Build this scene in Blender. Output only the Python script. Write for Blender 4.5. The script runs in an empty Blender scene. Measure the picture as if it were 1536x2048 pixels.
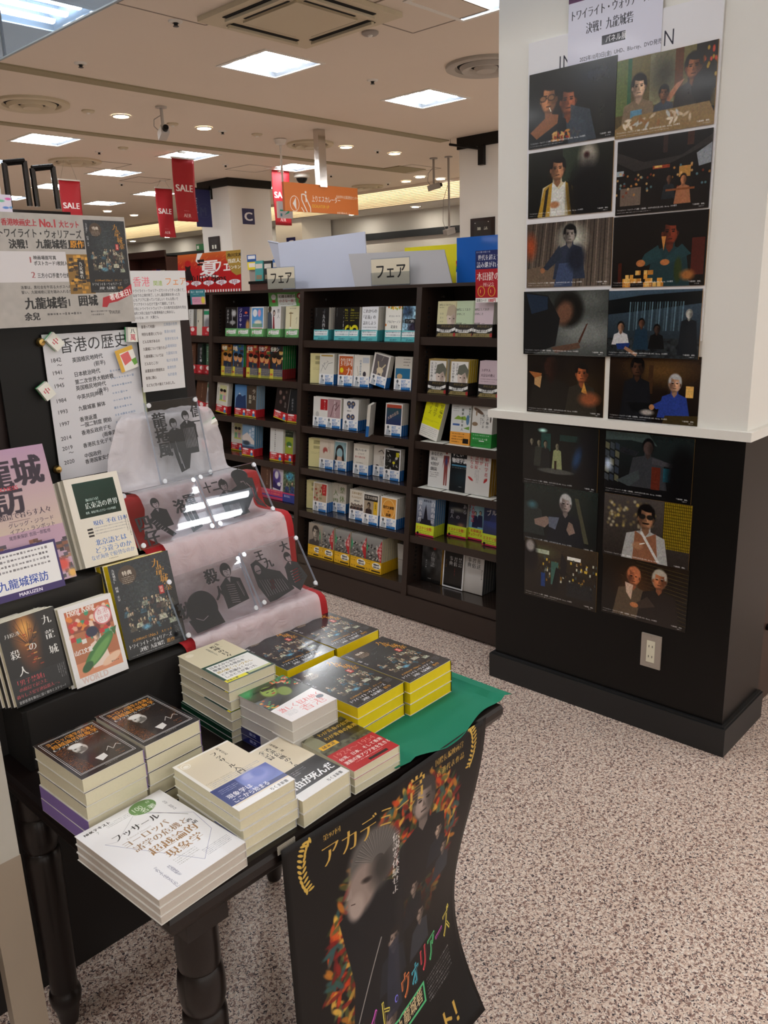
import bpy, bmesh, math, random
import numpy as np
from mathutils import Vector, Matrix
PI = math.pi
scene = bpy.context.scene
# ---------------------------------------------------------------- camera (portrait phone photo, eye 1.5 m above the floor)
FPX = 1632.2; YAW, PITCH, ROLL = 0.813187593, 0.264281010, -0.0319874648; EYE = np.array([0., 0., 1.5])
_f = np.array([math.sin(YAW) * math.cos(PITCH), math.cos(YAW) * math.cos(PITCH), -math.sin(PITCH)]); _r = np.array([math.cos(YAW), -math.sin(YAW), 0.]); _u = np.cross(_r, _f)
_r2 = math.cos(ROLL) * _r + math.sin(ROLL) * _u; _u2 = -math.sin(ROLL) * _r + math.cos(ROLL) * _u
CAM = np.array([_r2, -_u2, _f])
cam = bpy.data.cameras.new('camera'); cam.sensor_fit = 'VERTICAL'; cam.sensor_height = 24; cam.lens = FPX / 2048 * 24; cam.clip_start = .05; cam.clip_end = 100
camo = bpy.data.objects.new('camera', cam); scene.collection.objects.link(camo)
camo.matrix_world = Matrix(((_r2[0], _u2[0], -_f[0], EYE[0]), (_r2[1], _u2[1], -_f[1], EYE[1]), (_r2[2], _u2[2], -_f[2], EYE[2]), (0, 0, 0, 1)))
scene.camera = camo
def on(x, y, z=None, X=None, Y=None):
    """world point on a plane (z, X or Y fixed) that the photo shows at pixel (x, y) of 1536 x 2048: used to measure where things stand"""
    d = CAM.T @ np.array([x - 768, y - 1024, FPX])
    t = (z - EYE[2]) / d[2] if z is not None else ((X - EYE[0]) / d[0] if X is not None else (Y - EYE[1]) / d[1])
    return Vector(EYE + t * d)
# ---------------------------------------------------------------- light and exposure
w = bpy.data.worlds.new('world'); scene.world = w; w.use_nodes = True
w.node_tree.nodes['Background'].inputs[0].default_value = (1, .93, .86, 1); w.node_tree.nodes['Background'].inputs[1].default_value = .42
scene.view_settings.view_transform = 'Standard'; scene.view_settings.look = 'None'; scene.view_settings.gamma = 1; scene.view_settings.use_curve_mapping = False
scene.view_settings.exposure = 1.5
scene.cycles.max_bounces = 8; scene.cycles.diffuse_bounces = 4; scene.cycles.transparent_max_bounces = 16; scene.cycles.caustics_reflective = False; scene.cycles.caustics_refractive = False
scene.cycles.sample_clamp_indirect = 4
LAMP = 14.0     # strength of the ceiling tubes
# ---------------------------------------------------------------- printed matter: a small painter that fills image arrays (flat print only)
_gc = bpy.data.curves.new('glyph_source', 'FONT'); _gc.fill_mode = 'NONE'; _gc.resolution_u = 3
_go = bpy.data.objects.new('glyph_source', _gc); scene.collection.objects.link(_go)
_G = {}
RES = 80
def raster(E, H, W):
    """Even-odd coverage of the outline edges E (n,4: x0,y0,x1,y1 in pixels)."""
    SS = 2
    d = np.zeros((H * SS, W + 2), np.float32)
    if len(E):
        rows = (np.arange(H * SS) + .5) / SS
        x0, y0, x1, y1 = E.T
        c = (y0[None] <= rows[:, None]) != (y1[None] <= rows[:, None])
        r, e = np.nonzero(c)
        if len(r):
            x = x0[e] + (rows[r] - y0[e]) * (x1[e] - x0[e]) / (y1[e] - y0[e])
            o = np.lexsort((x, r)); r = r[o]; x = np.clip(x[o], 0, W - 1e-3)
            first = np.searchsorted(r, r); k = np.arange(len(r)) - first
            s = np.where(k % 2 == 0, 1., -1.).astype(np.float32)
            ix = x.astype(int); fx = (x - ix).astype(np.float32)
            np.add.at(d, (r, ix), s * (1 - fx)); np.add.at(d, (r, ix + 1), s * fx)
    return np.clip(np.cumsum(d, 1)[:, :W].reshape(H, SS, W).mean(1), 0, 1)
def glyph(ch, st=''):
    k = (ch, st)
    if k in _G: return _G[k]
    if st == '':
        if ch == ' ':
            _G[k] = ([np.zeros((4, 4), np.float32)], .32); return _G[k]
        _gc.body = ch
        dg = bpy.context.evaluated_depsgraph_get(); dg.update()
        oe = _go.evaluated_get(dg); m = oe.to_mesh()
        if m is None: print('NOGLYPH', repr(ch)); _G[k] = ([np.zeros((4, 4), np.float32)], .32); return _G[k]
        v = np.empty(len(m.vertices) * 3); m.vertices.foreach_get('co', v); v = v.reshape(-1, 3)
        e = np.empty(len(m.edges) * 2, int); m.edges.foreach_get('vertices', e); e = e.reshape(-1, 2)
        oe.to_mesh_clear()
        N = int(1.3 * RES)
        if not len(e):
            _G[k] = ([np.zeros((4, 4), np.float32)], .4); return _G[k]
        px = (v[:, 0] + .1) * RES; py = (1.0 - v[:, 1]) * RES
        a = raster(np.stack([px[e[:, 0]], py[e[:, 0]], px[e[:, 1]], py[e[:, 1]]], 1), N, N)
        adv = 1.0 if ord(ch) > 0x2000 else float(v[:, 0].max() + max(v[:, 0].min(), .02))
    else:
        m0, adv = glyph(ch); a = m0[0]
        if a.shape[0] < 10: _G[k] = (m0, adv); return _G[k]
        if st == 'm':            # brush-like serif: thin horizontals, heavy verticals
            a = np.minimum(a, np.roll(a, 3, 0)); a = np.maximum(a, np.maximum(np.roll(a, 2, 1), np.roll(a, -2, 1)))
        elif st == 't':          # thin hand
            a = np.minimum(a, np.roll(a, 2, 0)); a = np.minimum(a, np.roll(a, 1, 1))
        else:
            n = {'b': 1, 'B': 2}[st]
            for s in range(-n, n + 1): a = np.maximum(a, np.roll(a, s, 1)) if s else a
            b = a
            for s in range(-n // 2, n // 2 + 1): b = np.maximum(b, np.roll(a, s, 0))
            a = b
    mips = [a]
    while mips[-1].shape[0] >= 12:
        b = mips[-1]; n = b.shape[0] // 2 * 2; b = b[:n, :n]
        mips.append((b[::2, ::2] + b[1::2, ::2] + b[::2, 1::2] + b[1::2, 1::2]) / 4)
    _G[k] = (mips, adv); return _G[k]
def C(c):
    if isinstance(c, str):
        return np.array([int(c[i:i + 2], 16) for i in (0, 2, 4)], np.float32) / 255
    return np.array(c, np.float32) / 255
class Pic:
    def __init__(s, W, r, bg='ffffff'):
        s.W = W; s.H = int(W * r); s.a = np.empty((s.H, s.W, 3), np.float32); s.a[:] = C(bg); s.rng = np.random.default_rng(int(W * 7 + s.H)); s.m = None
    def put(s, y0, y1, x0, x1, m, c, al=1):
        m = (m * al)[..., None]; v = s.a[y0:y1, x0:x1]; v += (C(c) - v) * m
        if s.m is not None: s.m[y0:y1, x0:x1] = np.maximum(s.m[y0:y1, x0:x1], m[..., 0])
    def r(s, x0, y0, x1, y1, c, al=1):
        W = s.W; a, b, d, e = [int(round(q * W)) for q in (x0, x1, y0, y1)]
        a, b = max(a, 0), min(b, s.W); d, e = max(d, 0), min(e, s.H)
        if b > a and e > d: s.put(d, e, a, b, np.ones((e - d, b - a), np.float32), c, al)
        return s
    def e(s, cx, cy, rx, ry, c, soft=.08, rot=0, al=1):
        W = s.W; R = max(rx, ry) * (1 + soft) * W + 2
        x0, x1 = max(int(cx * W - R), 0), min(int(cx * W + R) + 1, s.W); y0, y1 = max(int(cy * W - R), 0), min(int(cy * W + R) + 1, s.H)
        if x1 <= x0 or y1 <= y0: return s
        X, Y = np.meshgrid((np.arange(x0, x1) + .5) / W - cx, (np.arange(y0, y1) + .5) / W - cy)
        if rot:
            t = math.radians(rot); X, Y = X * math.cos(t) + Y * math.sin(t), -X * math.sin(t) + Y * math.cos(t)
        d = np.sqrt((X / rx) ** 2 + (Y / ry) ** 2)
        s.put(y0, y1, x0, x1, np.clip((1 + soft - d) / (2 * soft + 1e-6), 0, 1), c, al); return s
    def p(s, pts, c, al=1, bl=0):
        q = np.array(pts, float).reshape(-1, 2) * s.W
        x0, y0 = np.maximum(np.floor(q.min(0)).astype(int) - 1 - 2 * bl, 0); x1, y1 = np.ceil(q.max(0)).astype(int) + 2 + 2 * bl
        x1, y1 = min(x1, s.W), min(y1, s.H)
        if x1 <= x0 or y1 <= y0: return s
        z = q - (x0, y0); n = np.roll(z, -1, 0)
        m = raster(np.hstack([z, n]), y1 - y0, x1 - x0)
        for _ in range(bl):
            M = np.pad(m, 1, 'edge'); m = (m + M[2:, 1:-1] + M[:-2, 1:-1] + M[1:-1, 2:] + M[1:-1, :-2]) / 5
        s.put(y0, y1, x0, x1, m, c, al); return s
    def l(s, x0, y0, x1, y1, w, c, al=1):
        dx, dy = x1 - x0, y1 - y0; L = math.hypot(dx, dy) or 1; nx, ny = -dy / L * w / 2, dx / L * w / 2
        return s.p([x0 + nx, y0 + ny, x1 + nx, y1 + ny, x1 - nx, y1 - ny, x0 - nx, y0 - ny], c, al)
    def pl(s, pts, w, c, al=1):
        for i in range(0, len(pts) - 2, 2): s.l(pts[i], pts[i + 1], pts[i + 2], pts[i + 3], w, c, al)
        return s
    def g(s, x0, y0, x1, y1, c0, c1, v=1):
        W = s.W; a, b, d, e = [int(round(q * W)) for q in (x0, x1, y0, y1)]; b, e = min(b, s.W), min(e, s.H)
        n = (e - d) if v else (b - a); t = np.linspace(0, 1, n, dtype=np.float32)
        t = t[:, None, None] if v else t[None, :, None]
        s.a[d:e, a:b] = C(c0) * (1 - t) + C(c1) * t; return s
    def n(s, amp, sc=.02, box=None, seed=0, tint=0, oct=2):
        rg = np.random.default_rng(seed + s.W); W = s.W
        x0, y0, x1, y1 = [int(q * W) for q in box] if box else (0, 0, s.W, s.H)
        x1, y1 = min(x1, s.W), min(y1, s.H); h, w = y1 - y0, x1 - x0
        tot = np.zeros((h, w, 3), np.float32)
        for k in range(oct):
            f = max(sc * W / 2 ** k, 1); gh, gw = int(h / f) + 3, int(w / f) + 3
            N = rg.standard_normal((gh, gw, 1)) + tint * rg.standard_normal((gh, gw, 3))
            Y = np.arange(h) / f; X = np.arange(w) / f; yi = Y.astype(int); xi = X.astype(int)
            fy = (Y - yi)[:, None, None]; fx = (X - xi)[None, :, None]
            tot += ((N[yi][:, xi] * (1 - fy) + N[yi + 1][:, xi] * fy) * (1 - fx) + (N[yi][:, xi + 1] * (1 - fy) + N[yi + 1][:, xi + 1] * fy) * fx) / (k + 1)
        v = s.a[y0:y1, x0:x1]; v *= np.clip(1 + amp * tot, 0, 4); np.clip(v, 0, 1, out=v); return s
    def ch(s, c, x, y, sz, col, st, sx, rot, al):
        """one glyph with its em box's top left at (x,y)"""
        mips, adv = glyph(c, st); W = s.W; S = sz * W
        lv = 0
        while lv < len(mips) - 1 and S * min(sx, 1) < RES / 2 ** (lv + 1) * 1.15: lv += 1
        M = mips[lv]; k = RES / 2 ** lv
        ax, ay = x * W, y * W; t = math.radians(rot); ct, sn = math.cos(t), math.sin(t)
        R = S * 1.9; x0, x1 = max(int(ax - R), 0), min(int(ax + R) + 1, s.W); y0, y1 = max(int(ay - R), 0), min(int(ay + R) + 1, s.H)
        if x1 <= x0 or y1 <= y0 or M.shape[0] < 5: return adv
        X, Y = np.meshgrid(np.arange(x0, x1) + .5 - ax, np.arange(y0, y1) + .5 - ay)
        u = (X * ct + Y * sn) / (S * sx); v = (-X * sn + Y * ct) / S
        gx = (u + .1) * k - .5; gy = (v + .12) * k - .5
        ok = (gx >= 0) & (gy >= 0) & (gx < M.shape[1] - 1.01) & (gy < M.shape[0] - 1.01)
        gx = np.where(ok, gx, 0); gy = np.where(ok, gy, 0); ix = gx.astype(int); iy = gy.astype(int); fx = gx - ix; fy = gy - iy
        m = (M[iy, ix] * (1 - fx) + M[iy, ix + 1] * fx) * (1 - fy) + (M[iy + 1, ix] * (1 - fx) + M[iy + 1, ix + 1] * fx) * fy
        s.put(y0, y1, x0, x1, (m * ok).astype(np.float32), col, al); return adv
    def t(s, x, y, sz, txt, c='000000', st='', v=0, sx=1, rot=0, al=1, sp=1):
        t = math.radians(rot); ct, sn = math.cos(t), math.sin(t)
        for q in txt:
            if v and q in 'ー（）()「」〜―':
                s.ch(q, x + sz * sx, y, sz, c, st, sx, rot + 90, al)
                x += -sn * sz * sp; y += ct * sz * sp
            elif v:
                s.ch(q, x, y, sz, c, st, sx, rot, al); x += -sn * sz * sp; y += ct * sz * sp
            else:
                a = s.ch(q, x, y, sz, c, st, sx, rot, al) * sz * sx * sp; x += ct * a; y += sn * a
        return s
    def mt(s, x, y, w, n, sz, c, lh=1.6, al=.8, rot=0, v=0):
        """rows of print too small to read"""
        rg = s.rng; t = math.radians(rot); ct, sn = math.cos(t), math.sin(t)
        for i in range(n):
            q = 0; L = w * (rg.uniform(.6, 1) if i == n - 1 else 1)
            while q < L:
                a = sz * rg.uniform(.5, .8)
                X, Y = (q, i * sz * lh) if not v else (-i * sz * lh, q)
                X, Y = x + X * ct - Y * sn, y + X * sn + Y * ct
                s.l(X, Y, X + a * ct, Y + a * sn, sz * rg.uniform(.35, .8), c, al * rg.uniform(.5, 1)); q += sz
        return s
    def fig(s, x, y, k, skin='b08060', hair='151210', cloth='202428', lit=-1, face=1, w=1.7, hat=0, tall=3.2, al=1):
        sk = C(skin) * 255
        s.p([x - .28 * k, y + .3 * k, x - .3 * k, y + .75 * k, x - w * .55 * k, y + 1.0 * k, x - w * .75 * k, y + tall * k, x + w * .75 * k, y + tall * k, x + w * .55 * k, y + 1.0 * k, x + .3 * k, y + .75 * k, x + .28 * k, y + .3 * k], cloth, al, 1)
        s.p([x - .2 * k, y + .2 * k, x - .2 * k, y + .8 * k, x, y + 1.05 * k, x + .2 * k, y + .8 * k, x + .2 * k, y + .2 * k], sk * .75, al, 1)
        s.e(x, y - .08 * k, .52 * k, .66 * k, hair, .1, 0, al)
        s.e(x, y + .08 * k, .42 * k, .56 * k, sk, .12, 0, al)
        s.e(x - lit * .28 * k, y + .1 * k, .22 * k, .5 * k, sk * .35, .7, 0, .7 * al)
        if face:
            s.e(x + .05 * k, y - .47 * k, .40 * k, .17 * k, hair, .15, 8).e(x - .38 * k, y - .22 * k, .09 * k, .22 * k, hair, .3).e(x + .39 * k, y - .22 * k, .08 * k, .2 * k, hair, .3)
            s.e(x - .43 * k, y + .1 * k, .06 * k, .12 * k, sk * .7, .2).e(x + .43 * k, y + .1 * k, .06 * k, .12 * k, sk * .5, .2)
            s.e(x + lit * .13 * k, y + .12 * k, .13 * k, .2 * k, np.clip(sk * 1.25, 0, 255), .7, 0, .5).e(x, y + .58 * k, .22 * k, .08 * k, sk * .4, .5, 0, .6)
            for d in (-.17, .17):
                s.l(x + (d - .1) * k, y - .1 * k, x + (d + .1) * k, y - .1 * k, .05 * k, hair, .8)
                s.e(x + d * k, y - .01 * k, .08 * k, .04 * k, '100c0a', .3, 0, .85)
            s.p([x - .02 * k, y, x - .08 * k, y + .22 * k, x + .08 * k, y + .22 * k], sk * .6, .7, 1)
            s.l(x - .13 * k, y + .36 * k, x + .13 * k, y + .36 * k, .05 * k, sk * .4)
        return s
    def img(s, name, alpha=False):
        im = bpy.data.images.new(name, s.W, s.H, alpha=True)
        o = np.ones((s.H, s.W, 4), np.float32); o[..., :3] = np.clip(s.a[::-1], 0, 1)
        if alpha: o[..., 3] = s.m[::-1]
        im.pixels.foreach_set(o.ravel()); im.pack(); return im

FILM = 'トワイライト・ウォリアーズ'; FORT = '決戦！九龍城砦'
def cap(p):
    p.t(.015, .648, .019, '「' + FILM + ' ' + FORT + '」 2025年10月3日(金) UHD、Blu-ray、DVD発売', 'ffffff', 'b', sx=.82)
    p.mt(.02, .682, .62, 1, .010, 'e8e8e8'); p.t(.83, .655, .017, '「九龍城砦Ⅰ 囲城」', 'ffffff', 'b', sx=.9); p.mt(.90, .685, .07, 1, .012, 'e8e8e8'); return p
def still(k):
    p = Pic(420, .707, '0c0c0c'); q = p.fig
    if k == 0:
        p.g(0, 0, 1, .71, '14150f', '0a0a0c').e(.8, .12, .2, .08, '1a2438', .9); p.e(.85, .45, .1, .3, '232420', .9)
        q(.47, .30, .21, 'a05a3c', '15100e', '39434c', 1); q(.24, .25, .22, 'b87a50', '120e0c', '14181c', -1)
        for d in (.17, .27): p.e(d, .25, .045, .03, '2a2018', .2); p.e(d, .25, .035, .022, '8a6040', .2)
        p.p([.02, .55, .25, .40, .36, .42, .35, .5, .1, .62], '8a5838', 1, 1).l(.27, .38, .25, .34, .01, 'f0e8d0')
        for i in range(26): a = p.rng.uniform(0, 1, 2); p.e(.3 + .3 * a[0], .58 + .08 * a[1], .03, .012, ['c08040', 'd0a060', '903020'][i % 3], .3, i * 40)
        p.p([.5, .35, .72, .42, .8, .7, .5, .7], '3c4650', .9, 2)
    elif k == 1:
        p.g(0, 0, 1, .71, '6a6238', '4a3c20'); p.r(0, 0, .12, .5, '5c6a38').r(.12, 0, .16, .5, '2a5a3a').r(.35, 0, .6, .45, '7c7858').e(.5, .2, .12, .15, '3c3a2c', .7).r(.6, 0, .68, .4, '5a3418').r(.8, 0, 1, .4, '1c140c')
        for i in range(30): a = p.rng.uniform(0, 1, 2); p.e(.8 + .2 * a[0], .05 + .3 * a[1], .012, .02, ['a08030', '704018', 'c04028'][i % 3], .3)
        q(.24, .26, .16, 'd8b090', '0e0c0c', '7a6850', 1); p.r(.16, .47, .28, .56, '5a88a0'); q(.78, .18, .17, '905838', '120e0c', '2a2420', -1)
        p.p([.62, .3, .7, .27, .56, .45, .5, .43], 'a87050', 1, 1); q(.5, .36, .1, '7a5038', '100e0c', '3a4048'); q(.88, .38, .2, '15100e', '0a0808', '101010', face=0)
        p.p([0, .62, .2, .52, .95, .5, 1, .6, 1, .71, 0, .71], '8a7048', 1, 2)
        for i in range(30): a = p.rng.uniform(0, 1, 2); p.e(.08 + .75 * a[0], .54 + .09 * a[1], .035, .013, ['e0d0b8', 'c8b090', 'b8b8b0', '906840'][i % 4], .3, i * 30)
    elif k == 2:
        p.g(0, 0, 1, .71, '16180f', '0c0d0c'); p.r(.42, 0, .62, .35, '2c3628').e(.72, .14, .1, .16, 'b0a898', .4).e(.70, .1, .03, .03, '401818', .5)
        q(.36, .2, .19, 'b8805c', '0c0a0a', 'c8bc98', 1); p.p([.2, .40, .30, .34, .27, .7, .12, .7], 'b08a30', 1, 1).p([.22, .42, .26, .38, .22, .7, .18, .7], '2c2418').p([.45, .34, .58, .42, .62, .7, .5, .7], 'b08a30', 1, 1).p([.49, .36, .53, .38, .57, .7, .54, .7], '2c2418')
        p.p([.3, .34, .38, .42, .46, .34, .46, .7, .28, .7], 'd8d8d0', 1, 1).e(.72, .5, .22, .35, '08080a', .3).e(.33, .58, .06, .035, 'b07850', .3)
    elif k == 3:
        p.g(0, 0, 1, .71, '0c0a0a', '181210'); p.p([0, .1, .3, .22, .7, .2, 1, .05, 1, .12, .6, .26, .2, .3, 0, .2], '2c2826', 1, 2).r(.5, 0, .55, .16, '30201c').r(.75, 0, .82, .12, '3a2018')
        p.r(.4, .27, .58, .30, '903820').r(.42, .272, .5, .29, 'd8b060').r(.0, .28, .08, .33, 'b8c8d0', .8).r(.05, .45, .28, .62, '6c5c50').r(.68, .3, .8, .4, 'b08040').p([.85, .2, 1, .12, 1, .3, .88, .32], 'a8b0b8', .8)
        for i in range(50): a = p.rng.uniform(0, 1, 2); p.e(a[0], .28 + .25 * a[1], .012, .012, ['c08040', 'e0b070', '803018', '608890'][i % 4], .4, 0, .8)
        q(.58, .4, .06, '604030', face=0); q(.73, .42, .07, 'b87850', '1c100c', 'a06848', face=0); p.r(.55, .5, .85, .52, '804828')
    elif k == 4:
        p.g(0, 0, 1, .71, '4a4038', '60554a')
        for i in range(26): p.l(.08 + i * .04, 0, .0 + i * .043, .71, .012, ['2c2622', '7a6c60', '3c3430'][i % 3], .9)
        p.e(.55, .2, .14, .14, 'c8c8b8', .6).e(.05, .25, .06, .12, 'a04828', .6); p.p([0, .5, .3, .45, .5, .71, 0, .71], '6a5a4a', 1, 1)
        q(.52, .14, .15, '9a9088', '0e0e10', '2c3446', 1); p.p([.4, .25, .28, .4, .2, .5, .26, .52, .44, .38], '28303e', 1, 1).p([.4, .45, .58, .44, .56, .71, .34, .71], '3c4a68', 1, 1).e(.2, .52, .03, .03, '9a6848').e(.6, .4, .1, .14, '1c2230', .3)
    elif k == 5:
        p.g(0, 0, 1, .71, '0c0808', '100a06'); p.r(.85, .25, .98, .6, '501c14', .9); q(.62, .18, .19, '7a3420', '0e0a0a', '1c3438', 1)
        p.p([.5, .3, .36, .38, .3, .48, .38, .5, .55, .42], '1f3c40', 1, 1).p([.75, .3, .85, .4, .6, .5, .55, .46], '1f3c40', 1, 1).p([.53, .22, .58, .22, .56, .36], 'c08040').e(.32, .47, .05, .035, 'b06c3c').e(.58, .47, .05, .03, 'b06c3c')
        for i in range(40): a = p.rng.uniform(0, 1); y = .66 - .04 * int(p.rng.uniform(0, 5 - abs(a - .5) * 7)); p.r(.12 + .42 * a, y, .16 + .42 * a, y + .045, ['d89840', 'b87830', 'e0b060'][i % 3])
        p.r(.07, .46, .11, .66, '401408').e(.72, .55, .04, .12, '2c3818', .2); p.e(.82, .6, .07, .05, '9a6030', .4)
    elif k == 6:
        p.g(0, 0, 1, .71, '2c302e', '484c4a').e(.75, .45, .35, .15, '787c78', .6).e(.8, .1, .2, .15, '5c605c', .7)
        p.e(.55, .2, .17, .19, '0c0b0a', .2).e(.5, .24, .1, .13, '6c4a38', .3, 20).p([0, 0, .3, .05, .45, .3, .4, .6, .1, .71, 0, .71], '101316', 1, 2).p([.03, .02, .3, .06, .3, .2, .1, .25], '1c2c40', .9, 2)
        p.p([.35, .62, .68, .56, .7, .62, .4, .68], '5c4436', 1, 1).p([.69, .57, .78, .35, .76, .36, .67, .55], '4a2c22')
    elif k == 7:
        p.g(0, 0, 1, .71, '3c5060', '1c2022'); p.p([0, .1, .4, .05, 1, .02, 1, .14, .5, .2, 0, .25], '0c1012', 1, 2)
        for i in range(22): p.l(.25 + i * .027, .12, .24 + i * .027, .42, .014, ['5c7884', '26343a', '42565e'][i % 3], .9)
        p.r(0, .5, 1, .71, '24282a').n(.25, .03, (0, .5, 1, .7)); q(.15, .38, .08, '9a7258', '0c0c0c', 'c8c8c8', face=0, tall=2.4); p.p([.1, .56, .26, .55, .24, .62, .12, .62], '1c3068').l(.2, .6, .34, .68, .035, '9a7258')
        q(.38, .34, .07, '604030', '0c0c0c', '1c3040', face=0, tall=4); q(.55, .4, .07, '403028', '080808', '101010', face=0, tall=3); q(.88, .25, .07, 'b8b8b0', '909088', '181c20', face=0, tall=6, w=2)
    elif k == 8:
        p.g(0, 0, 1, .71, '140c08', '0c0a08').e(.8, .4, .25, .25, '2c2010', .8); q(.32, .12, .22, '301810', '0c0808', '1c1a16', face=0, tall=3.6, w=2); q(.72, .2, .17, 'b06038', '0c0a0a', '2c2820', -1)
        p.p([.75, .3, .8, .45, .72, .42], 'c89040').p([.02, .2, .2, .22, .18, .3, .1, .28], 'a06030', 1, 1).p([.1, .28, .2, .25, .18, .4, .1, .36], 'b89060').e(.82, .5, .12, .08, '905030', .4)
    elif k == 9:
        p.g(0, 0, 1, .71, '281a10', '100c0a').e(.6, .15, .3, .12, '5a4020', .8).r(.86, .3, .94, .42, 'e0b060').r(.45, .1, .5, .4, '3c2818'); q(.32, .13, .15, '4a3022', '0c0a0a', '14161a', tall=3.8)
        p.p([.2, .5, .6, .5, .58, .55, .3, .62], '0c0e10'); q(.74, .28, .14, 'c89878', 'a8a8a8', '283c88', 1, tall=2.6); p.p([.68, .42, .5, .52, .55, .56, .8, .5], '283c88', 1, 1).e(.5, .54, .03, .03, 'b07850').e(.45, .6, .07, .03, 'a8a098', .4).p([.65, .62, 1, .6, 1, .71, .62, .71], '3c3018', 1, 2)
    elif k == 10:
        p.g(0, 0, 1, .71, '06100f', '060808'); p.r(.25, .1, .38, .3, '1c4a44', .8).e(.27, .07, .05, .02, 'c8fff0', .6).r(.5, .1, .75, .17, '14302c')
        for i, x in enumerate((.12, .22, .31, .47)): q(x, .2 + .01 * i, .055, '7a7460', '0a0a0a', ['101414', '2c302a', '181c1c', '8c9468'][i], face=0, tall=5)
        p.e(.86, .35, .14, .35, '060a10', .3).e(.73, .35, .05, .12, '1c3c60', .6, 15).e(.45, .52, .24, .03, '4a4c48', .2); p.l(.45, .4, .45, .5, .03, '2c1c14')
    elif k == 11:
        p.g(0, 0, 1, .71, '1c2626', '0c0c0e'); p.p([.0, .0, .5, 0, .6, .12, .3, .08, 0, .1], '3c4a48', 1, 2)
        for i in range(5):
            for j in range(3): p.p([.0 + j * .06, .12 + i * .09, .05 + j * .06, .14 + i * .09, .05 + j * .06, .21 + i * .09, .0 + j * .06, .19 + i * .09], ['5c5c48', '3c4248', '2c3440'][(i + j) % 3])
        p.e(.04, .38, .04, .06, 'c8d8f0', .7); q(.5, .14, .13, '4a3c38', '0a0a0c', '34363a', face=0, tall=3.5, w=2.4); p.p([.2, .16, .4, .2, .36, .26, .16, .22], '202226', 1, 1).p([.55, .25, .8, .3, .8, .34, .55, .32], '404044', 1, 1).p([.14, .55, .4, .4, .42, .5, .3, .6], '3c4446', 1, 1)
        p.r(.55, .35, .65, .6, '582418').r(.68, .35, .8, .5, '1c4a58').e(.9, .45, .17, .35, '08080a', .25)
    elif k == 12:
        p.g(0, 0, 1, .71, '1c2824', '0e1212'); p.p([.0, .2, .25, .3, .3, .6, 0, .6], '262e2c', 1, 1).p([.7, .1, .75, .1, .9, .6, .84, .6], '4a4a38', 1, 1); q(.58, .18, .16, 'a0908a', 'b8b8b8', '10161e', 1, w=2.2)
        p.p([.15, .42, .32, .36, .4, .4, .3, .5, .16, .48], '8a7468', 1, 1).p([.35, .36, .5, .35, .45, .5, .36, .48], '5c6474', 1, 1).p([.6, .48, .63, .38, .68, .4, .72, .5, .64, .54], '8a7468', 1, 1).e(.12, .25, .06, .04, '3c6870', .6)
    elif k == 13:
        p.g(0, 0, 1, .71, '4a4440', '2a2420')
        for i in range(60): a = p.rng.uniform(0, 1, 2); p.e(.05 + .55 * a[0], .05 + .3 * a[1], .016, .016, ['c8b060', '8c7c50', 'd8d0a8', '6c5c40'][i % 4], .6, 0, .7)
        p.r(.7, 0, 1, .5, '8a7418')
        for i in range(16): p.l(.7 + i * .02, 0, .7 + i * .02, .5, .006, '3a3008'); p.l(.7, i * .032, 1, i * .032, .006, '3a3008')
        q(.5, .2, .2, 'a87858', '0c0a0a', 'a8a8a4', 1, w=2); p.p([.38, .36, .5, .42, .62, .36, .66, .71, .36, .71], '8a5c42', 1, 1).l(.45, .36, .66, .66, .03, 'd0d0cc')
        for d in (.455, .545): p.e(d, .195, .04, .028, '201c18', .2)
        p.e(.42, .52, .06, .04, 'a87858', .3).l(.44, .5, .5, .48, .012, 'f0f0e8').l(.46, .265, .54, .265, .014, '18100c')
    elif k == 14:
        p.g(0, 0, 1, .71, '3c3020', '181410'); p.r(.15, .1, .35, .15, 'e8f0e8').r(.6, .12, .78, .16, 'fffff0').e(.25, .12, .15, .05, '6a7848', .9, 0, .5)
        for i in range(90): a = p.rng.uniform(0, 1, 2); p.r(.25 + .75 * a[0], .15 + .3 * a[1], .27 + .75 * a[0], .18 + .3 * a[1], ['d8b840', '806028', 'c8c8b0', '3c4848', '2c1810'][i % 5])
        p.r(.38, .22, .48, .5, '3c6458').e(.08, .2, .1, .2, '0e0c0e', .3).e(.08, .08, .06, .07, '9a9490', .3).p([.45, .28, .5, .3, .48, .6, .38, .6], '101010').p([.52, .1, .6, .2, .58, .4, .5, .35], '1c1818').r(.24, .38, .3, .55, '1c3c78').r(.0, .56, 1, .71, '201810', .6).r(.6, .42, .95, .6, '202428', .7)
    else:
        p.g(0, 0, 1, .71, '241a10', '120c08')
        for i in range(14): p.l(.4, .02 + i * .04, 1, .06 + i * .045, .008, '4a4020', .7)
        p.e(.42, .35, .18, .2, '4a2c14', .8); q(.38, .2, .16, 'c07048', 'c07048', '5a4a38', 1, tall=3, w=2); q(.68, .18, .17, 'b87048', 'b0a898', '241c18', -1, tall=3.2, w=2)
        p.p([.55, .4, .4, .52, .45, .56, .65, .5], '3c3028', 1, 1).e(.4, .53, .05, .03, 'c07848').p([.28, .28, .38, .3, .36, .48, .3, .4], 'd0b098', 1, 1)
    p.n(.05, .012, seed=k, tint=.3); cap(p); return p
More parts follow.
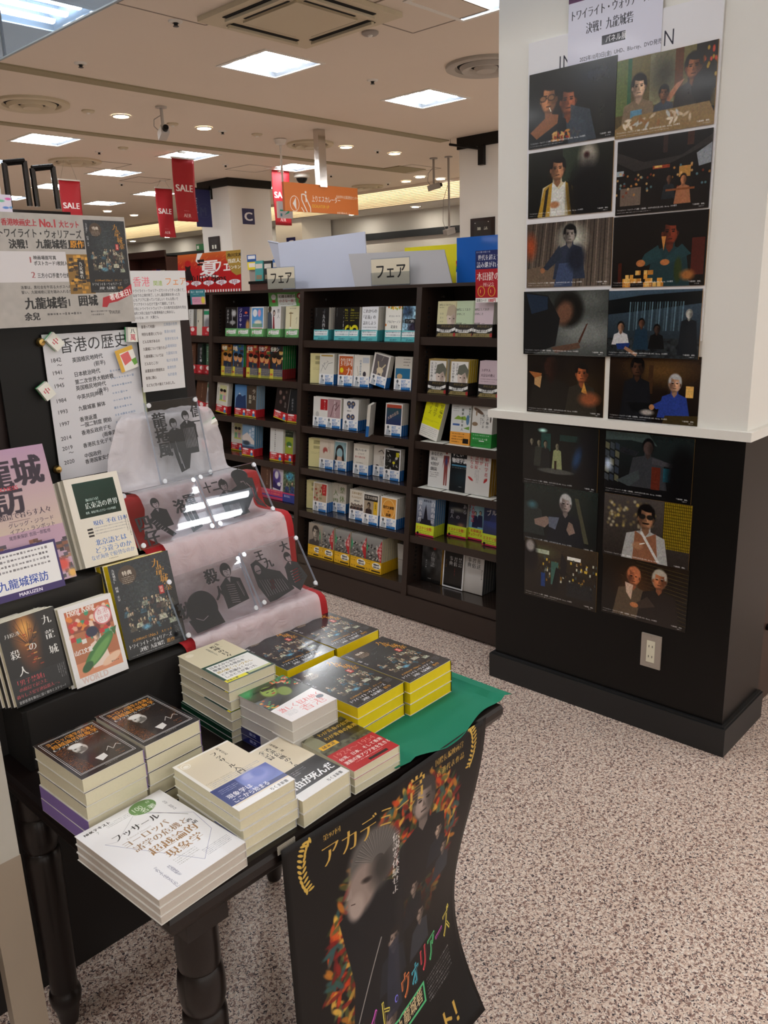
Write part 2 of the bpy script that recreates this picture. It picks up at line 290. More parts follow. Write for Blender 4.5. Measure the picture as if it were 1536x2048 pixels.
def alley_cover(W=420, r=1.46, sticker=1, top=0, seed=1):
    """the dark alley cover: crowd in a slum lane, gold brush letters, white and gold lines at the foot"""
    p = Pic(W, r, '14171a'); rg = np.random.default_rng(seed)
    p.g(0, 0, 1, r, '20242a', '0c0e10').e(.5, .5, .25, .35, '30383a', .9)
    for i in range(130):
        a = rg.uniform(0, 1, 4); x, y = a[0], .12 + .7 * a[1]; p.l(x, y, x + .2 * (a[2] - .5), y + .1 * (a[3] - .5), .006, ['3a4644', '222c2c', '556058', '0c0f10', '283a40'][i % 5], .8)
    for i in range(34):
        a = rg.uniform(0, 1, 3); x = .12 + .78 * a[0]; y = .58 + .012 * i + .05 * a[1]; p.fig(x, y, .034 + .018 * a[2], ['b09a80', '8a7058', 'c0b090'][i % 3], '100e0e', ['2c5060', '8a9080', '3c2c28', '181c20', 'a8a894', '4a4438'][i % 6], face=0, tall=2.6, w=2)
    for i in range(60):
        a = rg.uniform(0, 1, 4); x, y = .1 + .8 * a[0], .6 + .5 * a[1]; p.l(x, y, x + .06 * (a[2] - .5), y + .06 * (a[3] - .3), .009, ['b8b898', '6c8080', '484c44', 'd0c8a0'][i % 4], .75)
    p.e(.4, 1.05, .07, .04, '5a90a8', .5); p.n(.16, .02, seed=seed, tint=.2)
    for i, c in enumerate('九龍城寨'): p.t(.70 + .04 * i, .05 + .135 * i, .15, c, 'c88a28', 'm', rot=8)
    p.r(.72, .50, .80, .63, 'b02020'); p.t(.735, .51, .05, '囲城', 'f0d0c0', 'b', v=1)
    p.t(.04, .06, .045, '九龍城砦Ⅰ　囲城　余兒', 'e8e8e8', 'm', v=1)
    if sticker: p.e(.27, .2, .145, .145, '4a3828', .03).t(.19, .13, .08, '特典', 'f0e8d8', 'b').mt(.17, .235, .2, 4, .017, 'f0e8d8')
    y = r - .30
    p.r(0, y, 1, r, '101214', .8); p.t(.12, y + .01, .05, '香港映画史上', 'd09028', 'm').t(.41, y, .07, 'No.1', 'd09028', 'b').t(.60, y + .01, .05, '大ヒット', 'd09028', 'm')
    p.t(.04, y + .075, .078, FILM, 'f8f8f8', 'm', sx=.72).t(.2, y + .165, .075, FORT, 'f8f8f8', 'm', sx=.8).t(.66, y + .17, .07, '原作', 'd09028', 'b').mt(.05, y + .265, .9, 1, .018, 'd0d0d0').mt(.84, y + .02, .12, 5, .015, 'c0c0c0'); return p
# ---------------------------------------------------------------- geometry, materials, tags
def srgb(c):
    if isinstance(c, str): c = [int(c[i:i + 2], 16) for i in (0, 2, 4)]
    return tuple((x / 255 / 12.92 if x / 255 <= .04045 else ((x / 255 + .055) / 1.055) ** 2.4) for x in c)
_M = {}
def mat(name, col='808080', rough=.5, metal=0, spec=.5, coat=0, img=None, bump=0, bscale=200, var=0, vscale=8, trans=0, sheen=0):
    if name in _M: return _M[name]
    m = bpy.data.materials.new(name); m.use_nodes = True; nt = m.node_tree; b = nt.nodes['Principled BSDF']; N = nt.nodes.new; L = nt.links.new
    c = (*srgb(col), 1)
    b.inputs['Base Color'].default_value = c; b.inputs['Roughness'].default_value = rough; b.inputs['Metallic'].default_value = metal
    b.inputs['Specular IOR Level'].default_value = spec; b.inputs['Coat Weight'].default_value = coat; b.inputs['Coat Roughness'].default_value = .08
    if img is not None:
        t = N('ShaderNodeTexImage'); t.image = img; t.extension = 'EXTEND'; L(t.outputs['Color'], b.inputs['Base Color'])
    elif var:
        tc = N('ShaderNodeTexCoord'); n = N('ShaderNodeTexNoise'); n.inputs['Scale'].default_value = vscale; n.inputs['Detail'].default_value = 5
        r = N('ShaderNodeMapRange'); r.inputs['To Min'].default_value = 1 - var; r.inputs['To Max'].default_value = 1 + var
        v = N('ShaderNodeVectorMath'); v.operation = 'SCALE'; v.inputs[0].default_value = c[:3]
        L(tc.outputs['Object'], n.inputs['Vector']); L(n.outputs['Fac'], r.inputs['Value']); L(r.outputs['Result'], v.inputs['Scale']); L(v.outputs['Vector'], b.inputs['Base Color'])
    if bump:
        tc = N('ShaderNodeTexCoord'); n = N('ShaderNodeTexNoise'); n.inputs['Scale'].default_value = bscale; n.inputs['Detail'].default_value = 4
        bp = N('ShaderNodeBump'); bp.inputs['Strength'].default_value = bump; bp.inputs['Distance'].default_value = .002
        L(tc.outputs['Object'], n.inputs['Vector']); L(n.outputs['Fac'], bp.inputs['Height']); L(bp.outputs['Normal'], b.inputs['Normal'])
    if trans: b.inputs['Transmission Weight'].default_value = trans
    if sheen: b.inputs['Sheen Weight'].default_value = sheen
    _M[name] = m; return m
def emis(name, col, s):
    if name in _M: return _M[name]
    m = bpy.data.materials.new(name); m.use_nodes = True; nt = m.node_tree; nt.nodes.clear()
    e = nt.nodes.new('ShaderNodeEmission'); o = nt.nodes.new('ShaderNodeOutputMaterial'); e.inputs[0].default_value = (*srgb(col), 1); e.inputs[1].default_value = s
    nt.links.new(e.outputs[0], o.inputs[0]); _M[name] = m; return m
def clear(name, tint, refl=.06, rough=.02, edge=None, opac=0):
    """clear sheet: tinted see-through with a glossy skin"""
    if name in _M: return _M[name]
    m = bpy.data.materials.new(name); m.use_nodes = True; nt = m.node_tree; nt.nodes.clear(); N = nt.nodes.new; L = nt.links.new
    t = N('ShaderNodeBsdfTransparent'); t.inputs[0].default_value = (*srgb(tint), 1); g = N('ShaderNodeBsdfGlossy'); g.inputs['Roughness'].default_value = rough
    f = N('ShaderNodeFresnel'); f.inputs[0].default_value = 1.45; x = N('ShaderNodeMixShader'); gm = N('ShaderNodeNewGeometry'); iv = N('ShaderNodeMath'); iv.operation = 'SUBTRACT'; iv.inputs[0].default_value = 1; mu = N('ShaderNodeMath'); mu.operation = 'MULTIPLY'; L(gm.outputs['Backfacing'], iv.inputs[1]); L(f.outputs[0], mu.inputs[0]); L(iv.outputs[0], mu.inputs[1]); L(mu.outputs[0], x.inputs[0]); L(t.outputs[0], x.inputs[1]); L(g.outputs[0], x.inputs[2])
    out = x
    if opac:
        d = N('ShaderNodeBsdfDiffuse'); d.inputs[0].default_value = (*srgb(tint), 1); y = N('ShaderNodeMixShader'); y.inputs[0].default_value = opac; L(x.outputs[0], y.inputs[1]); L(d.outputs[0], y.inputs[2]); out = y
    o = N('ShaderNodeOutputMaterial'); L(out.outputs[0], o.inputs[0]); _M[name] = m; return m
def cutout(name, img, col, rough=.6):
    m = bpy.data.materials.new(name); m.use_nodes = True; nt = m.node_tree; b = nt.nodes['Principled BSDF']; t = nt.nodes.new('ShaderNodeTexImage'); t.image = img
    b.inputs['Base Color'].default_value = (*srgb(col), 1); b.inputs['Roughness'].default_value = rough; nt.links.new(t.outputs['Alpha'], b.inputs['Alpha']); return m

ORD = ['first', 'second', 'third', 'fourth', 'fifth', 'sixth', 'seventh', 'eighth', 'ninth', 'tenth', 'eleventh', 'twelfth', 'thirteenth', 'fourteenth', 'fifteenth']
_cn = [0]
class MB:
    """collects faces, builds ONE mesh"""
    def __init__(s): s.v = []; s.f = []; s.m = []; s.uv = {}
    def face(s, pts, m=0, uv=None):
        i = len(s.v); s.v += [tuple(p) for p in pts]; s.f.append(tuple(range(i, i + len(pts)))); s.m.append(m)
        if uv: s.uv[len(s.f) - 1] = uv
        return s
    def box(s, x0, y0, z0, x1, y1, z1, m=0, mf=None):
        """mf: {'-y': (mat, uv?)} ; UV given on -y, +x, -x, +z faces when asked"""
        P = lambda a, b, c: (x1 if a else x0, y1 if b else y0, z1 if c else z0)
        F = {'-y': [P(0, 0, 0), P(1, 0, 0), P(1, 0, 1), P(0, 0, 1)], '+y': [P(1, 1, 0), P(0, 1, 0), P(0, 1, 1), P(1, 1, 1)], '-x': [P(0, 1, 0), P(0, 0, 0), P(0, 0, 1), P(0, 1, 1)],
             '+x': [P(1, 0, 0), P(1, 1, 0), P(1, 1, 1), P(1, 0, 1)], '+z': [P(0, 0, 1), P(1, 0, 1), P(1, 1, 1), P(0, 1, 1)], '-z': [P(0, 1, 0), P(1, 1, 0), P(1, 0, 0), P(0, 0, 0)]}
        for k, pts in F.items():
            mm = mf.get(k, m) if mf else m
            s.face(pts, mm, [(0, 0), (1, 0), (1, 1), (0, 1)])
        return s
    def cyl(s, p0, p1, r0, r1=None, n=12, m=0, cap=True):
        r1 = r0 if r1 is None else r1; a = Vector(p0); b = Vector(p1); d = (b - a).normalized()
        u = d.orthogonal().normalized(); w = d.cross(u)
        A = [a + (u * math.cos(t) + w * math.sin(t)) * r0 for t in [2 * PI * i / n for i in range(n)]]
        B = [b + (u * math.cos(t) + w * math.sin(t)) * r1 for t in [2 * PI * i / n for i in range(n)]]
        for i in range(n): s.face([A[i], A[(i + 1) % n], B[(i + 1) % n], B[i]], m)
        if cap: s.face(A[::-1], m); s.face(B, m)
        return s
    def lathe(s, prof, n=24, m=0, c=(0, 0)):
        R = [[(c[0] + r * math.cos(2 * PI * i / n), c[1] + r * math.sin(2 * PI * i / n), z) for i in range(n)] for r, z in prof]
        for a, b in zip(R, R[1:]):
            for i in range(n): s.face([a[i], a[(i + 1) % n], b[(i + 1) % n], b[i]], m)
        return s
    def tube(s, pts, r, n=8, m=0):
        for a, b in zip(pts, pts[1:]): s.cyl(a, b, r, r, n, m)
        return s
    def grid(s, P, m=0, uv=True):
        """P[i][j] points; smooth grid with shared vertices, uv i->v (top first), j->u"""
        i0 = len(s.v); ny, nx = len(P), len(P[0])
        for row in P: s.v += [tuple(p) for p in row]
        for i in range(ny - 1):
            for j in range(nx - 1):
                a = i0 + i * nx + j; s.f.append((a, a + nx, a + nx + 1, a + 1)); s.m.append(m)
                V = lambda ii, jj: (jj / (nx - 1), 1 - ii / (ny - 1))
                s.uv[len(s.f) - 1] = [V(i, j), V(i + 1, j), V(i + 1, j + 1), V(i, j + 1)]
        return s
    def mesh(s, name, mats, smooth=False):
        me = bpy.data.meshes.new(name); me.from_pydata(s.v, [], s.f)
        for m in (mats if isinstance(mats, (list, tuple)) else [mats]): me.materials.append(m)
        me.polygons.foreach_set('material_index', s.m)
        if s.uv:
            ul = me.uv_layers.new(name='UVMap'); arr = np.zeros((len(me.loops), 2), np.float32)
            for fi, uv in s.uv.items():
                ls = me.polygons[fi].loop_start
                for k, q in enumerate(uv): arr[ls + k] = q
            ul.data.foreach_set('uv', arr.ravel())
        if smooth:
            bm = bmesh.new(); bm.from_mesh(me); bmesh.ops.remove_doubles(bm, verts=bm.verts, dist=1e-5); bmesh.ops.recalc_face_normals(bm, faces=bm.faces)
            for f in bm.faces: f.smooth = True
            for e in bm.edges:
                if len(e.link_faces) == 2 and e.calc_face_angle(0) > .7: e.smooth = False
            bm.to_mesh(me); bm.free()
        me.update(); return me
def link(name, data, parent=None, M=None):
    o = bpy.data.objects.new(name, data); scene.collection.objects.link(o)
    if parent is not None: o.parent = parent
    if M is not None: o.matrix_world = M if parent is None else o.matrix_world; 
    if M is not None and parent is not None: o.matrix_local = M
    return o
def tag(o, label, cat, group=None):
    o['label'] = label; o['category'] = cat
    if group: o['group'] = group
    return o
def thing(name, label, cat, loc=(0, 0, 0), rot=0, group=None, M=None):
    o = link(name, None); o.empty_display_size = .05
    o.matrix_world = M if M is not None else (Matrix.Translation(loc) @ Matrix.Rotation(rot, 4, 'Z'))
    return tag(o, label, cat, group)
def part(name, mb, mats, parent, smooth=False, M=None): return link(name, mb.mesh(name, mats, smooth), parent, M)
def solid(name, mb, mats, label, cat, group=None, smooth=False, M=None): return tag(link(name, mb.mesh(name, mats, smooth), None, M), label, cat, group)
def struct(name, mb, mats, parent=None, smooth=False, M=None):
    o = link(name, mb.mesh(name, mats, smooth), parent, M)
    if parent is None: o['kind'] = 'structure'
    return o
def TR(x, y, z): return Matrix.Translation((x, y, z))
def RX(d): return Matrix.Rotation(math.radians(d), 4, 'X')
def RY(d): return Matrix.Rotation(math.radians(d), 4, 'Y')
def RZ(d): return Matrix.Rotation(math.radians(d), 4, 'Z')
# ---------------------------------------------------------------- the room
ZC = 3.1
WHITE = mat('painted_white', 'e9e7df', .55, var=.015, vscale=3); CEIL = mat('ceiling_paint', 'e4d8c8', .85, var=.02, vscale=2)
BLACKP = mat('black_laminate', '0d0c0b', .34, spec=.3, bump=.03, bscale=300); BROWN = mat('dark_brown_steel', '33261f', .42, spec=.5, bump=.05, bscale=500)
BRASS = mat('brass', 'c8a865', .3, 1); STEEL = mat('brushed_steel', 'b8b4ae', .25, 1); CHROME = mat('mirror_steel', 'd8d4d0', .08, 1); DARKM = mat('black_metal', '1a1817', .35, .6)
PLW = mat('white_plastic', 'e6e3da', .4); GREYP = mat('grey_plastic', '9a938c', .45); CREAM = mat('cream_enamel', 'ccc0a4', .5); HOLE = mat('dark_gap', '0c0b0a', .9)
def floor_mat():
    m = bpy.data.materials.new('speckled_vinyl'); m.use_nodes = True; nt = m.node_tree; b = nt.nodes['Principled BSDF']; N = nt.nodes.new; L = nt.links.new
    tc = N('ShaderNodeTexCoord'); mp = N('ShaderNodeMapping'); mp.inputs['Scale'].default_value = (1, 1, 1); L(tc.outputs['Object'], mp.inputs[0])
    def noise(s, d, dist=0):
        n = N('ShaderNodeTexNoise'); n.inputs['Scale'].default_value = s; n.inputs['Detail'].default_value = d; n.inputs['Distortion'].default_value = dist; L(mp.outputs[0], n.inputs['Vector']); return n.outputs['Fac']
    def ramp(f, a, c, ca, cb):
        r = N('ShaderNodeValToRGB'); r.color_ramp.elements[0].position = a; r.color_ramp.elements[1].position = c; r.color_ramp.elements[0].color = (*srgb(ca), 1); r.color_ramp.elements[1].color = (*srgb(cb), 1); L(f, r.inputs[0]); return r.outputs[0]
    def mix(f, a, c):
        x = N('ShaderNodeMix'); x.data_type = 'RGBA'; L(f, x.inputs[0]); L(a, x.inputs[6]); L(c, x.inputs[7]); return x.outputs[2]
    base = ramp(noise(95, 2), .35, .65, 'd2b6a4', 'ead8c8')
    mid = N('ShaderNodeRGB'); mid.outputs[0].default_value = (*srgb('94766a'), 1); dark = N('ShaderNodeRGB'); dark.outputs[0].default_value = (*srgb('3b2f33'), 1); pale = N('ShaderNodeRGB'); pale.outputs[0].default_value = (*srgb('f2e6da'), 1)
    c = mix(ramp(noise(150, 1, .6), .56, .60, '000000', 'ffffff'), base, pale.outputs[0])
    c = mix(ramp(noise(122, 1.5, .9), .555, .59, '000000', 'ffffff'), c, mid.outputs[0])
    c = mix(ramp(noise(165, 1.5, 1.2), .585, .615, '000000', 'ffffff'), c, dark.outputs[0])
    L(c, b.inputs['Base Color']); b.inputs['Roughness'].default_value = .42
    bp = N('ShaderNodeBump'); bp.inputs['Strength'].default_value = .12; bp.inputs['Distance'].default_value = .001; L(noise(400, 2), bp.inputs['Height']); L(bp.outputs[0], b.inputs['Normal']); return m
struct('floor', MB().face([(-7, -7, 0), (16, -7, 0), (16, 26, 0), (-7, 26, 0)]), floor_mat())
FS = .53
GX = [-2.6, -.9, .8, 2.5, 4.25, 5.98, 7.7]
LIGHTS = [(x, y) for y in (-2.6, -.87) for x in (-1.7, 0., 1.7, 3.42, 5.1)] + [(x, y) for y in (1.5, 3.2, 5.0) for x in GX[:-1]] + [(x, y) for y in (8.66, 10.35, 12.0, 13.6) for x in (2.5, 4.3, 6.02, 7.66) if (x, y) not in ((7.66, 10.35), )] + [(7.7, 3.2), (7.7, 1.5), (9.4, 5.0), (9.4, 3.2), (9.4, 1.5)]  # camera-side rows spaced for frame glare; last group added, unseen, to brighten far end
xs = sorted({-7., 16.} | {round(x + s * FS / 2, 4) for x, _ in LIGHTS for s in (-1, 1)}); ys = sorted({-7., 26.} | {round(y + s * FS / 2, 4) for _, y in LIGHTS for s in (-1, 1)})
cb = MB()
for a, b in zip(xs, xs[1:]):
    for c, d in zip(ys, ys[1:]):
        cx, cy = (a + b) / 2, (c + d) / 2
        if not any(abs(cx - x) < FS / 2 and abs(cy - y) < FS / 2 for x, y in LIGHTS): cb.face([(a, d, ZC), (b, d, ZC), (b, c, ZC), (a, c, ZC)])
struct('ceiling', cb, CEIL)
TRIMC = mat('ceiling_trim', '9c9274', .7)
struct('trim_1', MB().box(-7, 6.14, ZC - .012, 7.74, 6.27, ZC + .01), TRIMC); struct('trim_2', MB().box(-7, 8.03, ZC - .012, 8.7, 8.15, ZC + .01).box(8.7, 7.75, ZC - .012, 9.25, 8.15, ZC + .01), TRIMC)
# far wall: cove of pale slats, soffit, white wall with a black band
XW = 11.5; WALLG = mat('far_wall_paint', 'c9c7c0', .8)
struct('wall_back', MB().box(XW, -3, 0, XW + .15, 25, 2.9), WALLG)
struct('wall_side', MB().box(2.83, .9, 1.02, 3.9, 1.4, ZC), WHITE); so = struct('ceiling_soffit', MB().face([(10.62, 25, 2.85), (XW, 25, 2.85), (XW, -3, 2.85), (10.62, -3, 2.85)]).face([(10.66, -3, 2.85), (10.66, 25, 2.85), (10.66, 25, ZC), (10.66, -3, ZC)]), WALLG)
SL = mat('pale_wood_slat', 'efe6cf', .6, var=.04, vscale=5)
slat = MB().box(0, -3, 0, .03, 25, .0185).mesh('slat', SL)
for i in range(10): link('slat', slat, so, TR(10.62, 0, 2.856 + .0245 * i))
lip = struct('trim_3', MB().box(10.36, -3, 3.06, 10.375, 25, ZC), CEIL); struct('lamp_strip', MB().face([(10.378, -3, 3.07), (10.378, 25, 3.07), (10.378, 25, 3.095), (10.378, -3, 3.095)]), emis('warm_strip', 'ffecc8', 9), lip)
struct('trim_4', MB().box(XW - .06, -3, 2.41, XW, 25, 2.525), mat('black_band', '1c2022', .4))
struct('wall_left', MB().box(-7, 22, 0, 16, 22.2, ZC), WALLG)
struct('wall_right', MB().box(-7, -7, 0, -6.9, 26, ZC), WALLG)
# pillars
def pillar(x0, y0, x1, y1, band):
    p = struct('pillar', MB().box(x0, y0, 0, x1, y1, ZC - band), WHITE); struct('ceiling_band', MB().box(x0 - .02, y0 - .02, ZC - band, x1 + .02, y1 + .02, ZC), BLACKP, p); return p
zb = ZC - on(455.8, 371.7, X=7.5).z
cpil = pillar(7.5, 9.9, 8.25, 10.6, zb)
a = on(603, 446, X=10.7); pillar(10.7, a.y, 11.45, a.y + .75, .16)
rb = ZC - on(918, 300, X=7.74).z
rpil = pillar(7.74, 5.05, 8.5, 6.0, rb)
# near pillar: white above a ledge, black below, with its baseboard
PX0, PY0, PY1 = 2.462, .848, 1.742
npil = struct('pillar', MB().box(PX0, PY0, 1.06, 2.80, PY1, ZC), WHITE)
struct('ledge', MB().box(PX0 - .02, PY0 - .02, 1.04, 2.82, PY1 + .027, 1.068), WHITE, npil)
struct('lower_panel', MB().box(PX0, PY0, .1, 2.79, PY1, 1.041), mat('black_panel', '0b0a09', .32, spec=.28, bump=.04, bscale=220), npil)
struct('baseboard_front', MB().box(PX0 - .018, PY0 - .018, 0, 2.79, PY1 + .018, .098).box(PX0 - .012, PY0 - .012, .098, 2.785, PY1 + .012, .104), mat('black_vinyl', '1b1c1d', .45), npil)
cab = thing('cabinet', 'dark brown wooden cabinet against the side of the white and black pillar', 'cabinet', (2.83, .87, 0))
part('body', MB().box(0, 0, .0, 1.07, .55, 1.02), mat('brown_wood', '3a241a', .45, var=.15, vscale=12), cab); part('knob', MB().cyl((.06, -.012, .30), (.06, 0, .30), .012, .012, 12), DARKM, cab)

# ---------------------------------------------------------------- ceiling fittings
TUBE = emis('lamp_tube', 'fbfdff', LAMP); REF = mat('reflector', '8a9098', .35)
h = FS / 2
fr_me = MB().box(-h - .015, -h - .015, -.006, h + .015, -h + .012, .0).box(-h - .015, h - .012, -.006, h + .015, h + .015, .0).box(-h - .015, -h, -.006, -h + .012, h, 0).box(h - .012, -h, -.006, h + .015, h, 0).mesh('frame', PLW)
rf_me = MB().face([(-h, -h, 0), (-h, h, 0), (-h + .05, h - .03, .08), (-h + .05, -h + .03, .08)]).face([(h, h, 0), (h, -h, 0), (h - .05, -h + .03, .08), (h - .05, h - .03, .08)]).face([(-h, h, 0), (h, h, 0), (h - .05, h - .03, .08), (-h + .05, h - .03, .08)]).face([(h, -h, 0), (-h, -h, 0), (-h + .05, -h + .03, .08), (h - .05, -h + .03, .08)]).face([(-h + .05, -h + .03, .08), (-h + .05, h - .03, .08), (h - .05, h - .03, .08), (h - .05, -h + .03, .08)]).box(-.2, -.088, .045, .2, -.076, .08).box(-.2, .076, .045, .2, .088, .08).mesh('reflector', REF)
tb = MB()
tb.face([(-.21, -.03, .03), (.21, -.03, .03), (.21, -.015, .012), (-.21, -.015, .012)][::-1]).face([(-.21, -.015, .012), (.21, -.015, .012), (.21, .015, .012), (-.21, .015, .012)][::-1]).face([(-.21, .015, .012), (.21, .015, .012), (.21, .03, .03), (-.21, .03, .03)][::-1])
tb_me = tb.mesh('tube', TUBE)
ROWN = {5.0: 'near row over the fair display', 8.66: 'row beyond the second ceiling groove', 10.35: 'third row back', 12.0: 'fourth row back', 13.6: 'farthest row', 3.2: 'row nearest the white pillar'}
COLN = {2.5: 'left end', 4.25: 'centre left', 4.3: 'centre left', 5.98: 'centre right', 6.02: 'centre right', 7.7: 'right end', 7.66: 'right end'}  # the first right-end entry names an added, unseen lamp
for x, y in LIGHTS:
    if y in ROWN and x in COLN: lab, g = f'square three-tube ceiling light, {COLN[x]}, {ROWN[y]}', 'square ceiling lights'
    else: lab, g = f'square three-tube ceiling light outside the view, {ORD[int((x + 2.7) / 1.68)]} column, {ORD[int((y + 2.7) / 1.6)]} row', 'ceiling lights out of view'
    t = thing('ceiling_light', lab, 'ceiling light', (x, y, ZC), 0, g)
    link('frame', fr_me, t); link('reflector', rf_me, t)
    for k in (-.165, 0, .165): link('tube', tb_me, t, TR(0, k, 0))
WARM = emis('warm_disc', 'ffe2c0', 9); COOL = emis('cool_disc', 'fff6ee', 11)
def downlight(px, py, c, lab, r=.07):
    p = on(px, py, z=ZC); t = thing('downlight', lab, 'downlight', p, 0, 'round downlights')
    b = MB()
    for k in range(24):
        a0, a1 = 2 * PI * k / 24, 2 * PI * (k + 1) / 24; q = lambda a, R, z: (R * math.cos(a), R * math.sin(a), z)
        b.face([q(a0, r * 1.2, -.002), q(a1, r * 1.2, -.002), q(a1, r, -.012), q(a0, r, -.012)])
    part('rim', b, PLW, t); part('disc', MB().cyl((0, 0, -.006), (0, 0, -.004), r, r, 24), c, t)
for (px, py), c, lab in [((242, 231), WARM, 'warm round downlight nearest the round vent at left'), ((408, 255), WARM, 'warm round downlight right of the box camera'), ((692, 293), WARM, 'warm round downlight right of the steel post'), ((789, 306), WARM, 'warm round downlight between post and back pillar'), ((812, 362), WARM, 'small warm downlight above the slatted cove'),
                         ((840, 353), COOL, 'bright white downlight left of the two hanging cameras'), ((881, 357), COOL, 'bright white downlight between the hanging camera poles'), ((538, 375), COOL, 'bright white downlight beside the first lettered pillar'), ((268, 430), COOL, 'white downlight just above the left SALE banner gap'), ((215, 422), COOL, 'far white downlight above the grey poster board')]:
    downlight(px, py, c, lab)
for k in range(12): 
    t = thing('downlight', f'small wall-washing downlight in the far soffit, {ORD[k]} from the right end', 'downlight', (11.05, 3.5 + 1.5 * k, 2.85), 0, 'far soffit downlights'); part('disc', MB().cyl((0, 0, -.008), (0, 0, -.004), .06, .06, 16), emis('wash_disc', 'fff4e4', 60), t); part('rim', MB().lathe([(.08, -.001), (.075, -.01), (.061, -.011)], 16), PLW, t, True)
def rvent(px, py, R, lab, c=CREAM):
    p = on(px, py, z=ZC); t = thing('air_diffuser', lab, 'ceiling vent', p, 0, 'round ceiling vents')
    part('outer_ring', MB().lathe([(R, 0), (R, -.02), (R * .93, -.03), (R * .78, -.02), (R * .74, -.001)], 36), c, t, True)
    part('middle_cone', MB().lathe([(R * .66, -.012), (R * .6, -.04), (R * .45, -.032), (R * .38, -.01)], 32), c, t, True)
    part('inner_cone', MB().lathe([(R * .3, -.02), (R * .24, -.045), (.001, -.045)], 24), c, t, True); part('throat', MB().cyl((0, 0, -.004), (0, 0, -.002), R * .72, R * .72, 28), HOLE, t)
rvent(63, 206, .3, 'cream round air diffuser near the top left corner'); rvent(972, 130, .3, 'round air diffuser cut off by the white pillar', mat('grey_enamel', 'b0a99e', .5)); rvent(150, 322, .3, 'pale round air diffuser above the black metal frames'); rvent(620, 287, .26, 'round air diffuser behind the steel post'); rvent(735, 372, .25, 'small round air diffuser at the edge of the slatted cove')
# cassette air conditioner
p = on(600, 28, z=ZC); ac = thing('air_conditioner', 'cream four-way cassette air conditioner with louvre slots in the ceiling', 'air conditioner', p)
part('panel', MB().box(-.43, -.43, -.03, .43, .43, -.002), CREAM, ac); part('grille', MB().box(-.24, -.24, -.042, .24, .24, -.03), CREAM, ac)
for i, (dx, dy) in enumerate(((0, -.34), (0, .34), (-.34, 0), (.34, 0))):
    a, b = (.26, .035) if dx == 0 else (.035, .26); part('slot', MB().box(dx - a, dy - b, -.034, dx + a, dy + b, -.0301), HOLE, ac)
    a, b = (.27, .012) if dx == 0 else (.012, .27); part('flap', MB().box(dx - a, dy - b, -.052, dx + a, dy + b, -.036), CREAM, ac)
for dx, dy in ((0, -.26), (0, .26), (-.26, 0), (.26, 0)):
    a, b = (.2, .008) if dx == 0 else (.008, .2); part('slot', MB().box(dx - a, dy - b, -.0325, dx + a, dy + b, -.0301), HOLE, ac)
# access hatches
for (px, py), (sx, sy), lab in [((836, 22), (.3, .3), 'square ceiling access panel between air conditioner and pillar'), ((385, 2), (.3, .3), 'ceiling access panel at the top edge of view'), ((205, 330), (.25, .25), 'ceiling access panel beyond the pale round diffuser'), ((290, 360), (.25, .25), 'ceiling access panel left of the tallest SALE banner'), ((505, 337), (.25, .25), 'ceiling access panel behind the fourth SALE banner'), ((820, 338), (.3, .3), 'large flush hatch near the hanging camera poles')]:
    p = on(px, py, z=ZC); b = MB()
    for s in (-1, 1): b.box(-sx, s * sy - .006, -.003, sx, s * sy + .006, 0).box(s * sx - .006, -sy, -.003, s * sx + .006, sy, 0)
    t = thing('access_panel', lab, 'access panel', p, 0, 'ceiling access panels'); part('frame', b, mat('hatch_line', '8d8174', .6), t); part('panel', MB().box(-sx + .006, -sy + .006, -.0015, sx - .006, sy - .006, -.0005), CEIL, t)
p = on(490, 330, z=ZC)
for (px, py), lab in [((161, 126), 'sprinkler nearest the glass screen'), ((351, 42), 'sprinkler near the air conditioner'), ((745, 160), 'sprinkler between the two bright square lights'), ((445, 262), 'sprinkler right of the warm downlight'), ((198, 303), 'sprinkler above the black frames'), ((451, 329), 'sprinkler above the first lettered pillar'), ((755, 301), 'sprinkler between two warm downlights'), ((662, 350), 'sprinkler right of the dome camera'), ((776, 366), 'sprinkler by the cove'), ((243, 367), 'sprinkler left of the tallest banner')]:
    p = on(px, py, z=ZC); t = thing('sprinkler_head', 'small white ceiling ' + lab, 'sprinkler', p, 0, 'ceiling sprinklers')
    part('rose', MB().lathe([(.045, 0), (.04, -.008), (.02, -.012)], 16), PLW, t, True); part('nozzle', MB().cyl((0, 0, -.01), (0, 0, -.028), .014, .010, 10).cyl((0, 0, -.028), (0, 0, -.030), .018, .018, 10), DARKM, t)
for (px, py), lab in [((740, 64), 'grey flush detector'), ((176, 221), 'pale flat detector'), ((345, 247), 'white detector beside the box camera'), ((514, 268), 'flat beige detector'), ((246, 295), 'brown flat detector')]:
    p = on(px, py, z=ZC); t = thing('smoke_detector', lab + ' on the ceiling', 'smoke detector', p, 0, 'ceiling detectors'); part('base', MB().lathe([(.055, 0), (.055, -.01), (.045, -.018), (.001, -.02)], 20), GREYP if 'grey' in lab else CREAM, t, True); part('sensor', MB().cyl((0, 0, -.02), (0, 0, -.028), .018, .012, 12), PLW, t)
